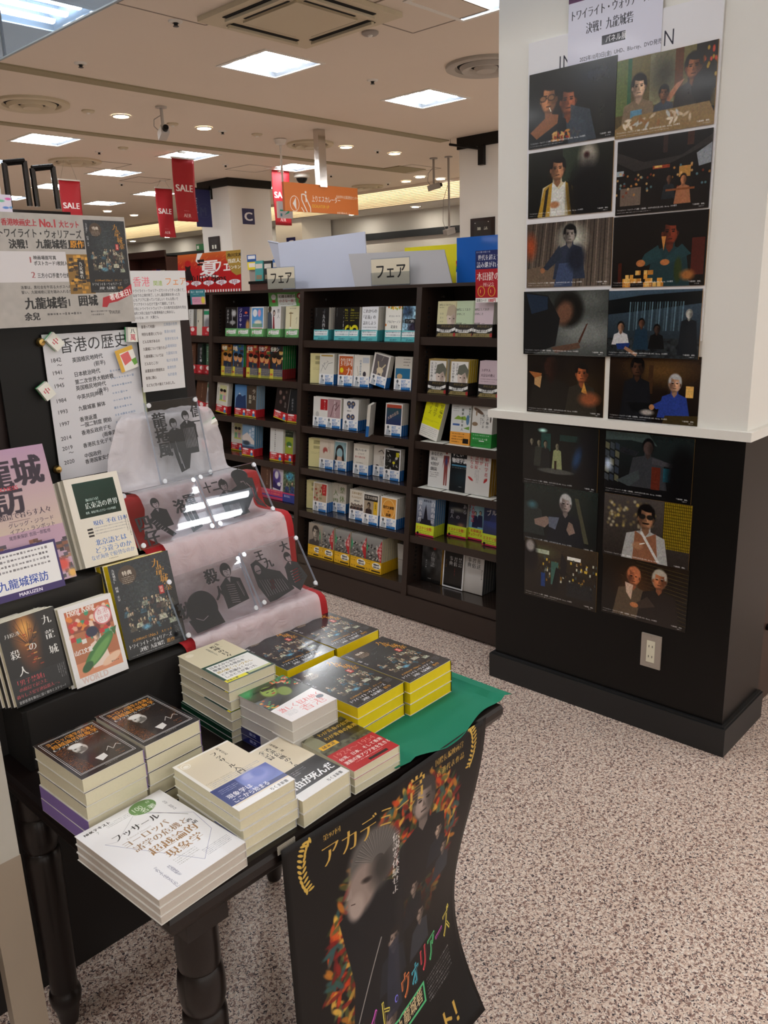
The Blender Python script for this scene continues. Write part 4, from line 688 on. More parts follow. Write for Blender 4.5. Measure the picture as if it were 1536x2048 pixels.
def band_pic(k):
    if k == 'best': 
        p = Pic(150, .48, 'f4f4f4').t(.42, .03, .16, 'BEST', '2468b8', 'b', sx=.72).t(.82, .06, .1, 'of', '2468b8').t(.42, .17, .19, 'BEST', '2060b0', 'b', sx=.86).r(.42, .36, .95, .48, '2070b8').mt(.48, .4, .4, 1, .04, 'd0e0f0')
        return p.e(.2, .12, .06, .07, '505860', .2).p([.08, .46, .12, .22, .2, .18, .3, .25, .36, .4, .3, .46], 'b8c0c8', 1, 1).e(.3, .3, .05, .03, '606870', .2)
    if k == 'green': return Pic(150, .42, '6fb06c').p([.25, .08, .6, .1, .9, .06, .88, .28, .5, .3, .26, .27], 'f0f2ec').mt(.32, .13, .5, 2, .06, '605048').e(.16, .2, .07, .1, 'eceee8', .1).e(.17, .24, .035, .035, 'b83038').t(.1, .33, .06, '新潮文庫', '203020', 'b')
    if k == 'teal': return Pic(150, .48, '5fc0c4').p([.03, .06, .95, .04, .93, .27, .05, .28], 'eef4f4').mt(.08, .09, .8, 2, .07, '304860').mt(.05, .32, .5, 1, .06, '283c60').t(.3, .37, .1, 'ジンカン', '1c2c50', 'B', rot=-3)
    if k == 'fair': return Pic(150, .5, '262220').t(.25, .02, .12, '世代を超えて', '8c7844', 'm').p([.02, .16, .3, .22, .7, .22, .98, .12, .98, .24, .7, .34, .3, .34, .02, .28], 'f0f0ec').t(.15, .2, .12, '読み継がれる', '303030', 'm', sx=.95).p([0, .5, .1, .36, .9, .36, 1, .5], '948454').t(.2, .38, .1, '名作フェア', '302818', 'm').e(.95, .42, .07, .08, 'b03030')
    if k == 'red': return Pic(150, .42, 'cc2830').e(.3, .06, .25, .045, 'f4e8e8', .02).t(.08, .12, .11, 'ひとめでも、', 'f8f0e8', 'b', sx=.8).t(.08, .24, .1, '読書会', 'f8f0e8', 'b').r(0, .36, 1, .42, 'd8c030').e(.8, .15, .09, .08, 'f4e4e4', .1).e(.8, .3, .11, .09, '4c90c8', .1)
    if k == 'mys': return Pic(150, .5, 'd8e838').t(.04, .1, .16, 'ミステリ全開！', 'c82030', 'b', sx=.85).mt(.1, .3, .7, 2, .05, '303020').r(0, .43, 1, .5, 'c82050').e(.12, .42, .06, .06, '101010')
    if k == 'mys2': return Pic(150, .5, 'd8e838').t(.3, .04, .14, '名探偵は', 'c82030', 'b').t(.08, .2, .14, 'スチュワーデス', 'c82030', 'b', sx=.85).r(0, .43, 1, .5, 'c82050').e(.12, .42, .06, .06, '101010')
    if k == 'warm': return Pic(150, .5, '5c5c68').r(0, 0, .3, .5, 'd8c848').t(.02, .2, .15, '100', 'c03040', 'B').mt(.32, .08, .6, 4, .07, 'd8c898', 1.3).r(.3, .38, 1, .5, '9c9c48')
    if k == 'war': return Pic(150, .55, 'e8b414').mt(.05, .06, .3, 2, .07, '704808').t(.05, .38, .1, 'ちくま', '503008', 'b').e(.7, .2, .27, .15, 'f4f0e4', .02).t(.52, .1, .1, '戦後80年', '202020', 'B', sx=.9).t(.52, .22, .1, '昭和100年', '202020', 'B', sx=.85).r(.4, .42, .95, .49, '403008')
    if k == 'ygr': return Pic(150, .52, 'e8e6de').mt(.06, .08, .85, 5, .05, '909090')
    if k == 'orange': return Pic(150, .52, 'e8a040').mt(.1, .08, .6, 4, .07, '503010').r(.66, .25, .95, .45, '181410')
    if k == 'dgreen': return Pic(150, .55, '2c8c3c').mt(.1, .08, .8, 2, .09, 'e8f0e0').mt(.1, .36, .8, 2, .035, '103018').r(.4, .28, .65, .32, 'f0f4ec')
    if k == 'redpl': return Pic(150, .5, 'c43038').e(.6, .16, .18, .12, 'f0e0dc', .1).t(.3, .34, .1, '新刊', 'f8e8e0', 'b')
    if k == 'mag': return Pic(150, .5, 'c83868').mt(.1, .06, .8, 2, .1, 'f0a060', 1.4).r(0, .3, 1, .36, '2c3c98')
    if k == 'ngt': return Pic(150, .5, '283c90').t(.1, .1, .15, 'あんなに', 'f0f0f8', 'b', sx=.8).r(0, 0, 1, .08, 'c03060')
BH = {'best': .05, 'green': .042, 'teal': .05, 'fair': .052, 'red': .043, 'mys': .052, 'mys2': .052, 'warm': .052, 'war': .058, 'ygr': .054, 'orange': .054, 'dgreen': .058, 'redpl': .05, 'mag': .052, 'ngt': .05}
BSP = {'best': '2068b0', 'green': '6fb06c', 'teal': '3fa0a8', 'fair': '262220', 'red': 'c02830', 'mys': 'c8d838', 'mys2': 'c8d838', 'warm': '8c2828', 'war': 'd8a818', 'ygr': 'd8d8d0', 'orange': 'd89038', 'dgreen': '2c8c3c', 'redpl': 'b83038', 'mag': 'b83060', 'ngt': '283c90'}
_bk = {}
def shelf_book(key, band, side='R', pages=None, spine='d8d4c8'):
    k = (key, band, spine)
    if k not in _bk:
        w_, h_, t_ = SIZE[key[0]]; fm = covermat(key, small_print(key), .3) if ('print_' + key) not in _M else _M['print_' + key]
        bd = None
        if band:
            bm_ = _M.get('print_band_' + band) or covermat('band_' + band, band_pic(band), .35); bd = (bm_, mat('band_' + band, BSP[band], .4))
        _bk[k] = book_meshes(key, w_, h_, t_, fm, mat('spine_' + spine, spine, .35), PAPERW, pages or PAGEW, side, bd, BH.get(band, .05))
    return _bk[k], SIZE[key[0]]

# ---------------------------------------------------------------- the leaning bookcase
SX, SK = 2.654, .115           # front plane: X = SX + SK*z
DIV = [2.416 - .776, 2.416, 3.192, 3.968, 4.744]; ZT = 1.512
def fx(z): return SX + SK * z
shelf = thing('bookcase', 'long dark brown steel bookcase with leaning open shelves full of paperbacks', 'bookcase', (0, 0, 0))
part('base', MB().box(2.668, DIV[0] - .02, 0.012, 3.2, DIV[-1] + .02, .12), BROWN, shelf)
b = MB()
for y in (DIV[0] - .02, DIV[-1] + .004): pass
for y in DIV:
    q = [(fx(.12), .12), (fx(ZT), ZT), (3.2, ZT), (3.2, .12)]
    d = MB(); a, c = y - .015, y + .015
    d.face([(x, a, z) for x, z in q]); d.face([(x, c, z) for x, z in q][::-1])
    for (x0, z0), (x1, z1) in zip(q, q[1:] + q[:1]): d.face([(x0, a, z0), (x0, c, z0), (x1, c, z1), (x1, a, z1)])
    part('divider', d, BROWN, shelf)
    if y != DIV[-1]:
        s = MB()
        for zz in np.arange(.2, 1.42, .019):
            if (int(zz * 52) % 11) == 0: continue
            s.box(fx(zz) + .05, y - .0163, zz, fx(zz) + .062, y - .0149, zz + .008)
        hh = part('peg_slots', s, HOLE, shelf); hh['kind'] = 'stuff'
part('back_panel', MB().box(3.13, DIV[0], .12, 3.15, DIV[-1], ZT), mat('shelf_back', '2a201b', .5), shelf)
tp = MB().box(fx(ZT) + .0, DIV[0] - .015, ZT - .002, 3.2, DIV[-1] + .015, ZT + .012); part('top_board', tp, BROWN, shelf)
for i in range(len(DIV) - 1):
    y0, y1 = DIV[i] + .015, DIV[i + 1] - .015
    part('header', MB().box(3.05, y0, ZT - .09, 3.06, y1, ZT - .004), BROWN, shelf)
    for dy in (.12, .31):
        part('peg', MB().cyl((fx(ZT) + .02 + dy, y1 - .0, ZT - .045), (fx(ZT) + .02 + dy, y1 - .008, ZT - .045), .006, .006, 10), CHROME, shelf)
BZ = {0: [1.299, 1.054, .842, .633, .409], 1: [1.272, 1.057, .844, .629, .406], 2: [1.281, 1.063, .846, .632, .422], 3: [1.281, 1.063, .846, .632, .422]}
GLB = mat('shelf_top_face', '2b211c', .22, spec=.6, coat=.3)
for i in range(4):
    y0, y1 = DIV[i] + .0152, DIV[i + 1] - .0152
    for z in BZ[i] + [.172]:
        s = MB(); x0 = fx(z) + .004; hgt = .035 if z > .2 else .048
        s.box(x0, y0, z - .008, 3.13, y1, z, 0, {'+z': 1}); s.box(x0, y0, z - hgt, x0 + .008, y1, z - .008, 0)
        part('shelf_board', s, [BROWN, GLB], shelf)
BAYN = {0: 'right-hand', 1: 'middle', 2: 'left-hand', 3: 'far left'}; LEV = ['top', 'second', 'third', 'fourth', 'fifth', 'bottom']
def put(bay, lev, px, py, key, band, desc, n=1, roll=0, lean=7, side='R', spine='d8d4c8', yaw=0, pages=None, cols=None):
    z = (BZ[bay] + [.172])[lev]; p = on(px, py, z=z); ms, (w_, h_, t_) = shelf_book(key, band, side, pages, spine)
    x = max(p.x, fx(z) + .022)
    if x > 2.95: x = 2.95
    y = p.y
    if z > .7: x = fx(z) + .03; y = on(px, py, X=x).y
    y = min(y, DIV[bay + 1] - .018); y = max(y, DIV[bay] + .018 + (.03 if roll else 0) + SIZE[key[0]][0] * (1 if abs(yaw) < 30 else .3))
    tilt = .0009 * abs(roll)
    for k in range(n):
        off = k * (t_ + .0015); 
        M = TR(x + off, y, z + .0006 + (.107 * math.sin(math.radians(roll)) if roll > 0 else 0) + t_ * math.sin(math.radians(lean))) @ RZ(-90 + yaw) @ RX(-lean) @ RY(roll)
        where = f'on the {LEV[lev]} shelf of the {BAYN[bay]} bay'
        lab = f'{desc}, face out {where}' if k == 0 else f'{ORD[k]} book deep behind {desc} {where}'
        place_book(ms, M, ' '.join(lab.split()) if len(lab.split()) <= 16 else (f'{desc}, {LEV[lev]} shelf {BAYN[bay]} bay' if k == 0 else f'{ORD[k]} behind {desc}, {LEV[lev]} shelf'), (f'copies behind the {desc}'[:100]) if k else None)
D = {
 1: [(0, 627.4, 681, 'h-1984', 'teal', 'black paperback with white numeral title and teal band', 3, {}), (0, 668, 682.5, 'h-1984', 'teal', 'second black numeral-title paperback half hidden', 1, {}), (0, 686, 683.5, 'h-ram', 'teal', 'black paperback with yellow ram horns', 2, {}), (0, 722, 684.5, 'h-just', 'teal', 'white paperback with large grey lettering and teal band', 4, {}), (0, 769, 686, 'h-flow', 'teal', 'white paperback with a flower border', 2, {}), (0, 804, 688, 'h-blue', 'teal', 'blue ink-blot paperback cut by the divider', 2, {}),
     (1, 620, 766, 'b-yback', None, 'pale yellow back cover with barcode beside the signature book', 1, dict(yaw=12)), (1, 638, 768.5, 'b-report', 'best', 'white paperback with a scribbled signature', 5, {}), (1, 675, 772, 'b-shitsu', 'best', 'orange paperback with white title and yellow seal', 3, {}), (1, 706.5, 775.5, 'b-illus', 'best', 'cream paperback with plant and beetle drawing', 2, {}), (1, 738.7, 777, 'b-llama', 'best', 'tilted grey paperback with a pale animal', 2, dict(roll=11)), (1, 787.5, 780, 'b-bluebox', 'best', 'beige and blue paperback by the divider', 2, {}),
     (2, 625.4, 851, 'b-redtag', 'best', 'white paperback with a red title block', 2, {}), (2, 651.8, 856, 'b-pink', 'best', 'dusty pink paperback with white brush title', 2, {}), (2, 685, 860, 'b-fly', 'best', 'white paperback with two blue butterflies', 5, {}), (2, 741.6, 869, 'b-comic', 'best', 'paperback turned spine out with a grey spine', 1, dict(yaw=-60)), (2, 769, 873, 'b-trees', 'best', 'navy and green paperback with slanting title', 3, {}),
     (3, 616.6, 933, 'b-yback', None, 'yellow back cover with barcode on the row of the blue portrait', 2, dict(yaw=12)), (3, 638, 935.5, 'b-hairp', 'best', 'beige paperback with a red curled figure', 2, {}), (3, 663.5, 939, 'b-girl', 'best', 'sky blue paperback with long black hair and no face', 3, {}), (3, 705.5, 947, 'b-read', 'best', 'cream paperback with three centred title lines', 3, {}), (3, 745.5, 951, 'b-grey', 'best', 'grey paperback with a thin ink drawing', 2, {}), (3, 766, 958.5, 'b-comic', 'best', 'black and white crowded comic-art paperback', 2, {}),
     (4, 612.7, 1016, 'b-yback', None, 'yellow back cover with barcode at the left end', 2, dict(yaw=12)), (4, 625.4, 1020, 'b-edo', 'best', 'woodblock-print paperback with a red panel', 3, {}), (4, 662.5, 1022, 'b-seitai', 'best', 'grey paperback with green brush characters', 3, {}), (4, 697.7, 1037, 'b-hist', 'best', 'cream paperback with a row of seated figures', 5, {}), (4, 722, 1046.5, 'b-kobun', 'best', 'brown portrait paperback with a yellow strip', 6, {}), (4, 759, 1053.5, 'b-gendai', 'best', 'orange paperback with a white circle', 6, {}),
     (5, 602, 1113.8, 's-war0', 'war', 'sepia portrait paperback with yellow band', 6, dict(spine='c8bc98')), (5, 621.5, 1120.6, 's-war1', 'war', 'grey crowd paperback with first red diamond', 6, dict(spine='c8bc98')), (5, 650.8, 1130.4, 's-war2', 'war', 'pale-shape paperback with second red diamond', 6, dict(spine='c8bc98')), (5, 686, 1138.5, 's-war3', 'war', 'crowd paperback with third red diamond', 6, dict(spine='c8bc98')), (5, 706.5, 1150.5, 's-war4', 'war', 'nearest war-photo paperback with a large red diamond', 14, dict(spine='c8bc98'))],
 0: [(0, 872.3, 675, 'b-portrait', 'fair', 'cream paperback with a blond portrait', 2, {}), (0, 907.3, 675.7, 'b-green17', 'fair', 'pale green glossy paperback', 2, {}), (0, 943, 677, 'b-pink17', 'fair', 'pale pink glossy paperback', 2, {}),
     (1, 854.4, 788, 'b-face', 'fair', 'brown-bordered paperback with a grey-haired face', 3, {}), (1, 896.7, 789.7, 'b-face', 'fair', 'second grey-haired face paperback with yellow spine', 4, dict(spine='c8a828')), (1, 955.3, 795.4, 'b-juda', 'fair', 'mauve pink paperback beside the faces', 3, {}),
     (2, 838, 877, 's-stat', 'ygr', 'bright yellow tilted paperback with a white band', 2, dict(roll=13)), (2, 899, 884, 's-zasso', 'orange', 'white paperback with green hills and orange band', 3, {}), (2, 940.7, 894.6, 's-ikimono', 'dgreen', 'white animal-drawing paperback with green band', 3, {}),
     (3, 855, 973.5, 't-body', None, 'white book with a red anatomical figure', 2, {}), (3, 897.5, 981.7, 't-phys', None, 'black physics book with white title', 2, {}), (3, 929.3, 987.4, 't-brain', None, 'white book with red vertical title', 4, dict(spine='c89838')),
     (4, 830.9, 1068.4, 's-hakuba', 'mys', 'misty blue cathedral mystery paperback', 5, dict(spine='4878a8')), (4, 893.9, 1071, 's-satsu', 'mys', 'dark night mystery paperback', 2, {}), (4, 928.3, 1076, 's-tantei', 'mys2', 'sky blue mystery paperback with two uniformed women', 2, {}), (4, 963.4, 1090, 's-bull', 'mys', 'navy mystery paperback cut off by the pillar', 2, {}),
     (5, 841.6, 1160, 'w-mist', None, 'dark misty landscape book', 3, dict(spine='c89838')), (5, 883.9, 1172, 'w-jitenb', None, 'black book with a thin white border', 3, {}), (5, 921.8, 1181, 'w-jitenw', None, 'pale grey book with black brush title', 5, dict(spine='787c80'))],
 2: [(0, 451, 673.9, 'h-kuroki', 'green', 'black and white photo paperback with green band', 2, {}), (0, 474.8, 674.7, 'h-giro', 'green', 'navy purple paperback with large kana title', 2, {}), (0, 501.9, 676.4, 'h-sky', 'green', 'blue sky illustration paperback', 2, {}), (0, 534.9, 677.3, 'h-akunin', 'green', 'white paperback with two dark figures', 3, {}), (0, 570.4, 679, 'h-shami', 'green', 'cream paperback with a string instrument', 2, {}),
     (1, 442.6, 753, 's-nin0', 'warm', 'brown cartoon-gangster paperback', 2, {}), (1, 463, 755, 's-nin1', 'warm', 'blue cartoon-gangster paperback', 3, dict(spine='2c8838')), (1, 492.6, 756.8, 's-nin2', 'warm', 'red cartoon-gangster paperback', 2, {}), (1, 514.6, 759.3, 's-nin3', 'warm', 'crimson cartoon-gangster paperback', 2, {}), (1, 539, 762, 's-nin4', 'warm', 'black cartoon-gangster paperback beside green spines', 6, dict(spine='1c7c38')),
     (2, 427.3, 821.5, 's-kids', 'red', 'cream paperback with two drawn children, slightly tilted', 2, dict(roll=5)), (2, 469, 829, 's-mount', 'red', 'blue mountain paperback', 2, {}), (2, 487.7, 833, 's-shojo', 'red', 'brown paperback with a lit window', 4, dict(spine='88a8c0')), (2, 547, 837, 's-bubble', 'red', 'tilted dark paperback with faint bubbles', 2, dict(roll=9)), (2, 580, 845, 's-dark2', 'red', 'near-black paperback at the divider', 2, {}),
     (3, 437, 889, 's-kids', 'red', 'cream children paperback one shelf lower', 1, {}), (3, 462.4, 899.5, 's-kids', 'red', 'second cream children paperback one shelf lower', 1, {}), (3, 481, 911, 's-eki', 'red', 'grey blue seascape paperback', 4, dict(spine='5c88a8')), (3, 539.4, 919.8, 's-wspine', 'red', 'white lettered spine-style paperback', 5, {}), (3, 558.9, 921.5, 's-aka', 'red', 'lime green paperback with a red-hooded child', 3, {}),
     (4, 500, 998, 's-brn', 'mag', 'brown paperback behind the acrylic panel', 2, {}), (4, 525, 1001, 's-purp', 'mag', 'violet hooded-figure paperback', 3, {}), (4, 560.6, 1004.4, 's-cyan', 'ngt', 'green and blue two-figure paperback', 3, {}),
     (5, 560, 1092, 's-blk', None, 'dark paperback low beside the divider', 3, {})],
 3: [(0, 373, 670, 'b-wspine', 'redpl', 'white paperback at the far end', 2, {}), (0, 386.8, 670.5, 'b-cream', None, 'cream narrow-titled paperback', 3, {}), (0, 404.5, 671.5, 'b-gtop', 'redpl', 'white paperback with green top stripe', 2, {}), (1, 374, 744, 's-brn', 'redpl', 'brown paperback', 2, {}), (1, 391, 748, 's-blk', 'redpl', 'black paperback with white vertical title', 2, {}), (1, 404, 749, 's-grn', 'redpl', 'dark green paperback', 2, {}),
     (2, 390, 822, 's-brn', 'redpl', 'brown leaning paperback', 1, dict(roll=8)), (2, 404, 824, 's-gtop', 'redpl', 'white paperback with grey photo', 2, {}), (3, 404, 900, 's-blk', 'redpl', 'black paperback', 2, {})],
}
for bay, rows in D.items():
    for lev, px, py, key, band, desc, n, kw in rows: put(bay, lev, px, py, key, band, desc, n, **kw)
# two white boxes stored at the right end of the bottom shelf, middle bay
for k in range(2):
    p = on(794, 1152, z=.172); solid('storage_box', MB().box(0, 0, 0, .2, .09, .078), mat('grey_card', 'a8a49c', .7), ['lower', 'upper'][k] + ' pale grey box at the right end of the bottom shelf', 'box', M=TR(p.x + .02, DIV[1] + .02, .1725 + .08 * k))
# loose printed sheets lying under the books on two right-hand shelves
for lev, lab in ((2, 'white leaflets lying along the third shelf edge of the right-hand bay'), (3, 'pale leaflets lying along the fourth shelf edge of the right-hand bay')):
    z = BZ[0][lev]; b = MB(); rg = random.Random(lev)
    for k in range(5): y = DIV[0] + .04 + .14 * k; b.box(fx(z) + .006, y, z + .0002 + .0003 * (k % 2), fx(z) + .075, y + .13, z + .0005 + .0003 * (k % 2))
    solid('leaflets', b, mat('leaflet_paper', 'dcdcd2', .4, var=.1, vscale=30), lab, 'leaflets')['kind'] = 'stuff'
# ---- boards and signs standing on the bookcase
def sheet(name, w_, h_, pic, label, cat, M, t=.003, side='d8d8d4', rough=.35, group=None, parts=()):
    _cn[0] += 1; m = covermat(name + '_%d' % _cn[0], pic, rough, .1); e = mat('edge_' + side, side, .5)
    return solid(name, MB().box(0, -t, 0, w_, 0, h_, 1, {'-y': 0}), [m, e], label, cat, group, M=M)
def face_X(px_bl, px_tr, X):   # sheet facing -X between two measured corners
    a, c = on(*px_bl, X=X), on(*px_tr, X=X); return a, c, a.y - c.y, c.z - a.z
ZS = ZT + .0125
p = Pic(700, .62, 'c01c20').g(0, 0, 1, .25, 'd06828', 'c01c20')
for i in range(50): a = p.rng.uniform(0, 1, 2); p.l(a[0], .25 * a[1], a[0] + .03, .25 * a[1] - .03, .006, 'e8a040', .7)
p.p([.33, .0, .42, .0, .34, .14, .40, .22, .30, .12], 'f4f0ec').e(.17, .2, .045, .07, '2c1410').e(.17, .15, .05, .05, 'c01c20').p([.06, .3, .2, .22, .26, .42, .05, .42], '1c1014')
p.t(.36, .1, .30, '夏', 'fbf8f4', 'B').t(.58, .12, .2, 'フェア', 'fbf8f4', 'B', sx=.7).t(.18, .33, .12, '角川文庫', '180c0c', 'm').t(.58, .37, .1, '2025', '180c0c', 'B').r(.33, .1, .44, .14, '180c0c').r(.33, .16, .42, .19, '180c0c')
p.p([.78, 0, 1, 0, 1, .36, .93, .38, .86, .32, .78, .12], 'b08c3c').t(.8, .04, .055, '角川文庫', '302010', 'B').t(.8, .12, .07, '当店人気', 'f8f4e8', 'B', sx=.9).t(.8, .22, .065, 'ランキング', 'f8f4e8', 'B', sx=.75)
for i in range(5): x = .02 + .2 * i; p.e(x + .08, .47, .085, .035, 'f0ecf0', .02).t(x + .035, .44, .06, f'{i + 1}位', 'b05868', 'b').p([x + .06, .5, x + .1, .5, x + .08, .53], 'f0ecf0')
for i in range(25): p.r(i * .04, .58, i * .04 + .02, .62, 'f4f0ec')
def on_top(name, bl, tr_px, X, pic, label, cat, lean=4, t=.004, side='d8d8d4', rough=.35, slant=0):
    a = on(*bl, X=X); c = on(*tr_px, X=X); return sheet(name, a.y - c.y, (c.z - ZS), pic, label, cat, TR(X, a.y, ZS) @ RZ(-90) @ RX(-lean), t, side, rough)
on_top('promotion_board', (358, 580), (478, 499), 2.93, p, 'red and orange summer fair board standing on the left end of the bookcase', 'sign board')
sg_ = Pic(200, .5, 'e9dfc6').t(.1, .08, .32, 'フェア', '141414', 'b', sx=.85)
for bl, trp, lab, X in (((536, 574), (589, 549), 'cream kana card in a clear stand, left one on the bookcase', 2.87), ((744, 571), (819, 541), 'cream kana card in a clear stand, right one on the bookcase', 2.86)):
    a = on(*bl, X=X); c = on(*trp, X=X); w_ = a.y - c.y; hh = w_ * .5; t = thing('card_stand', lab, 'sign', M=TR(X, a.y, ZS) @ RZ(-90))
    part('card', MB().box(0, -.001, .004, w_, 0, hh, 1, {'-y': 0}), [_M.get('print_fair') or covermat('fair', sg_, .5, 0), mat('card_edge', 'e0d8c0', .6)], t); part('clear_holder', MB().box(-.003, .0008, 0, w_ + .003, .002, hh + .004).box(-.003, -.0035, 0, w_ + .003, -.002, hh * .5), clear('clear_plastic', 'eef0f2'), t)
# plain display panels
PALE = mat('pale_lilac_panel', 'c3c7d8', .6); GRYB = mat('light_grey_board', 'b4b2b4', .55)
a = on(566, 574, X=2.96); c = on(733, 463, X=2.96); d = on(524, 482, X=3.12)
def slab(name, q, t, m, label, cat):   # a thin slab through four corners (BL, BR, TR, TL), given real thickness
    q = [Vector(v) for v in q]; n = (q[1] - q[0]).cross(q[3] - q[0]).normalized() * t; b = MB(); f = q; r = [v - n for v in q]
    b.face(f, 0, [(0, 0), (1, 0), (1, 1), (0, 1)]).face(r[::-1], 1)
    for i in range(4): b.face([f[i], r[i], r[(i + 1) % 4], f[(i + 1) % 4]], 1)
    return b
yl, yr = a.y, c.y
pn = thing('display_board', 'large pale lilac folded display panel on top of the bookcase', 'display panel', (2.96, yl, ZS))
L0_ = Vector((2.96, yl, ZS)); tl = on(553, 486, X=3.0); trc = on(726, 463, X=3.0)
part('main_panel', slab('x', [(0, 0, 0), (0, yr - yl, 0), (.05, trc.y - yl, trc.z - ZS), (.05, tl.y - yl, tl.z - ZS)], .006, PALE, '', ''), [PALE, PALE], pn)
part('side_wing', slab('x', [(.16, .05, 0), (0, 0.002, 0), (.05, tl.y - yl, tl.z - ZS), (.2, d.y - yl + .0, d.z - ZS)], .006, PALE, '', ''), [PALE, PALE], pn)
q = [on(710, 573, X=2.90), on(904, 571, X=2.90), on(888, 499, X=2.93), on(697, 508, X=2.93)]; q[0].z = q[1].z = ZS
solid('display_board', slab('x', q, .005, GRYB, '', ''), [GRYB, GRYB], 'light grey slanting board behind the right kana card', 'display panel')
p = Pic(300, .7, 'f2e422'); p.r(.7, .3, 1, .35, 'd83c28').r(.7, .35, 1, .4, 'e89028').r(.7, .4, 1, .45, '70b040').r(.7, .45, 1, .5, '2c58b0').r(.7, .5, 1, .7, 'f0e8e0').t(.72, .53, .12, 'ち', 'd84828', 'b')
q0 = on(812, 580, X=3.1); q1 = on(960, 484, X=3.1); sheet('promotion_board', q0.y - q1.y, q1.z - ZS, p, 'bright yellow board with rainbow stripes, mostly hidden behind the grey board', 'sign board', TR(3.1, q0.y, ZS) @ RZ(-90))
BLU = mat('blue_plastic', '0d62c0', .3, coat=.3); q0 = on(914, 570, X=2.99); q1 = on(985, 470, X=2.99); b = MB().box(0, 0, 0, .36, .12, q1.z - ZS)
solid('plastic_box', b, BLU, 'plain bright blue board box on the bookcase beside the white pillar', 'box', M=TR(2.99, q0.y, ZS) @ RZ(-90))
p = Pic(300, 1.35, 'b81c28').r(0, 0, 1, .48, '1c2864').mt(.05, .04, .9, 1, .06, 'e0e0f0').t(.1, .1, .16, '世代を超えて', 'f4f4f8', 'm').t(.05, .28, .17, '読み継がれる', 'f4f4f8', 'm').t(.05, .54, .25, '本田健の', 'f8f0e8', 'm').t(.2, .82, .12, '—刊行記念', 'f8e8e0', 'm')
for i in range(2): p.e(.25 + .45 * i, 1.06, .16, .14, 'e0b040', .02).e(.25 + .45 * i, 1.06, .13, .12, 'b81c28', .02).t(.18 + .45 * i, .99, .13, '1', 'f0d060', 'B')
p.r(0, 1.23, 1, 1.35, 'f4f2ee').t(.04, 1.25, .09, '図書カード', '404040').t(.55, 1.24, .11, '1000円', 'c82838', 'B')
a = on(954.5, 605, X=2.82); c = on(954.5, 502, X=2.82); sheet('hanging_poster', .115, c.z - a.z, p, 'blue and red poster card hanging over the bookcase edge next to the pillar', 'poster', TR(2.81, a.y, a.z) @ RZ(-90), .0015)
p = Pic(260, .55, '6cb25e').p([.25, .06, .7, .1, .72, .06, .76, .44, .3, .5, .26, .46], 'f4f6f0').t(.29, .1, .1, '心躍る瞬間を、', '504840', 'b', sx=.75).t(.29, .24, .1, '小さな一冊で', 'a04040', 'b', sx=.8).mt(.32, .4, .36, 1, .04, '706050').e(.14, .16, .07, .09, 'f4f4f0').e(.14, .3, .05, .05, 'c04048').e(.87, .14, .09, .1, 'b03038', .1).e(.87, .15, .055, .06, 'f4f0ec').e(.87, .32, .05, .07, 'c04048')
a = on(527, 621, X=2.86); c = on(598, 585, X=2.86); sheet('shelf_card', a.y - c.y, c.z - a.z, p, 'green card with white speech panel fixed above the top shelf books', 'card', TR(2.90, a.y - .002, a.z + .006) @ RZ(-90), .001)
p = Pic(200, 1.1, '3c8894').t(.06, .1, .16, '角川・夏の文庫', 'e8f4f4', 'b', sx=.75).mt(.2, .35, .6, 1, .08, 'd8e8e8').r(.1, .55, 1, 1.1, 'e8a8c0').mt(.15, .7, .5, 3, .06, 'a04870').e(.85, .8, .12, .25, 'f0e048', .4)
a = on(388, 609, X=2.83); c = on(415, 578, X=2.83); sheet('shelf_card', a.y - c.y, c.z - a.z, p, 'teal and pink card hanging at the left end of the bookcase top', 'card', TR(2.81, a.y, a.z) @ RZ(-90), .001)
# ---------------------------------------------------------------- the table
WOOD = mat('dark_stained_wood', '140c0a', .34, spec=.35, coat=.12, var=.25, vscale=14, bump=.04, bscale=90); ZT0 = .70
tx0, tx1, ty0, ty1 = .452, 1.222, .846, 1.60
tab = thing('table', 'dark stained wooden display table with turned legs and a rounded edge', 'table', (0, 0, 0))
prof = [(.010, .700), (.003, .697), (0, .690), (0, .678), (.004, .668), (.012, .662), (.016, .655), (.03, .652)]
b = MB()
rings = [[(tx0 + d, ty0 + d, z), (tx1 - d, ty0 + d, z), (tx1 - d, ty1 - d, z), (tx0 + d, ty1 - d, z)] for d, z in prof]
b.face(rings[0])
for r0, r1 in zip(rings, rings[1:]):
    for i in range(4): b.face([r1[i], r1[(i + 1) % 4], r0[(i + 1) % 4], r0[i]])
b.face(rings[-1][::-1]); part('table_top', b, WOOD, tab)
for y in (ty0 + .075, ty1 - .095): part('apron', MB().box(tx0 + .06, y, .60, tx1 - .06, y + .02, .653), WOOD, tab)
for x in (tx0 + .06, tx1 - .08): part('apron', MB().box(x, ty0 + .07, .60, x + .02, ty1 - .07, .653), WOOD, tab)
lp = [(.033, .60), (.0335, .56), (.033, .525), (.032, .521), (.031, .519), (.0345, .513), (.037, .49), (.0365, .465), (.033, .447), (.0305, .443), (.030, .441), (.034, .436), (.0355, .42), (.0345, .36), (.031, .22), (.0275, .10), (.0275, .095), (.031, .09), (.033, .078), (.031, .062), (.024, .045), (.02, .015), (.018, .006), (.001, .006)]
legm = MB().lathe(lp, 28).mesh('leg', WOOD, True)
for x, y in ((tx0 + .085, ty0 + .08), (tx1 - .118, ty0 + .105), (tx0 + .088, ty1 - .11), (tx1 - .105, ty1 - .1)):
    l = link('leg', legm, tab, TR(x, y, 0)); part('corner_block', MB().box(-.036, -.036, .60, .036, .036, .653), WOOD, l); part('glide', MB().cyl((0, 0, 0), (0, 0, .008), .014, .014, 12), STEEL, l)
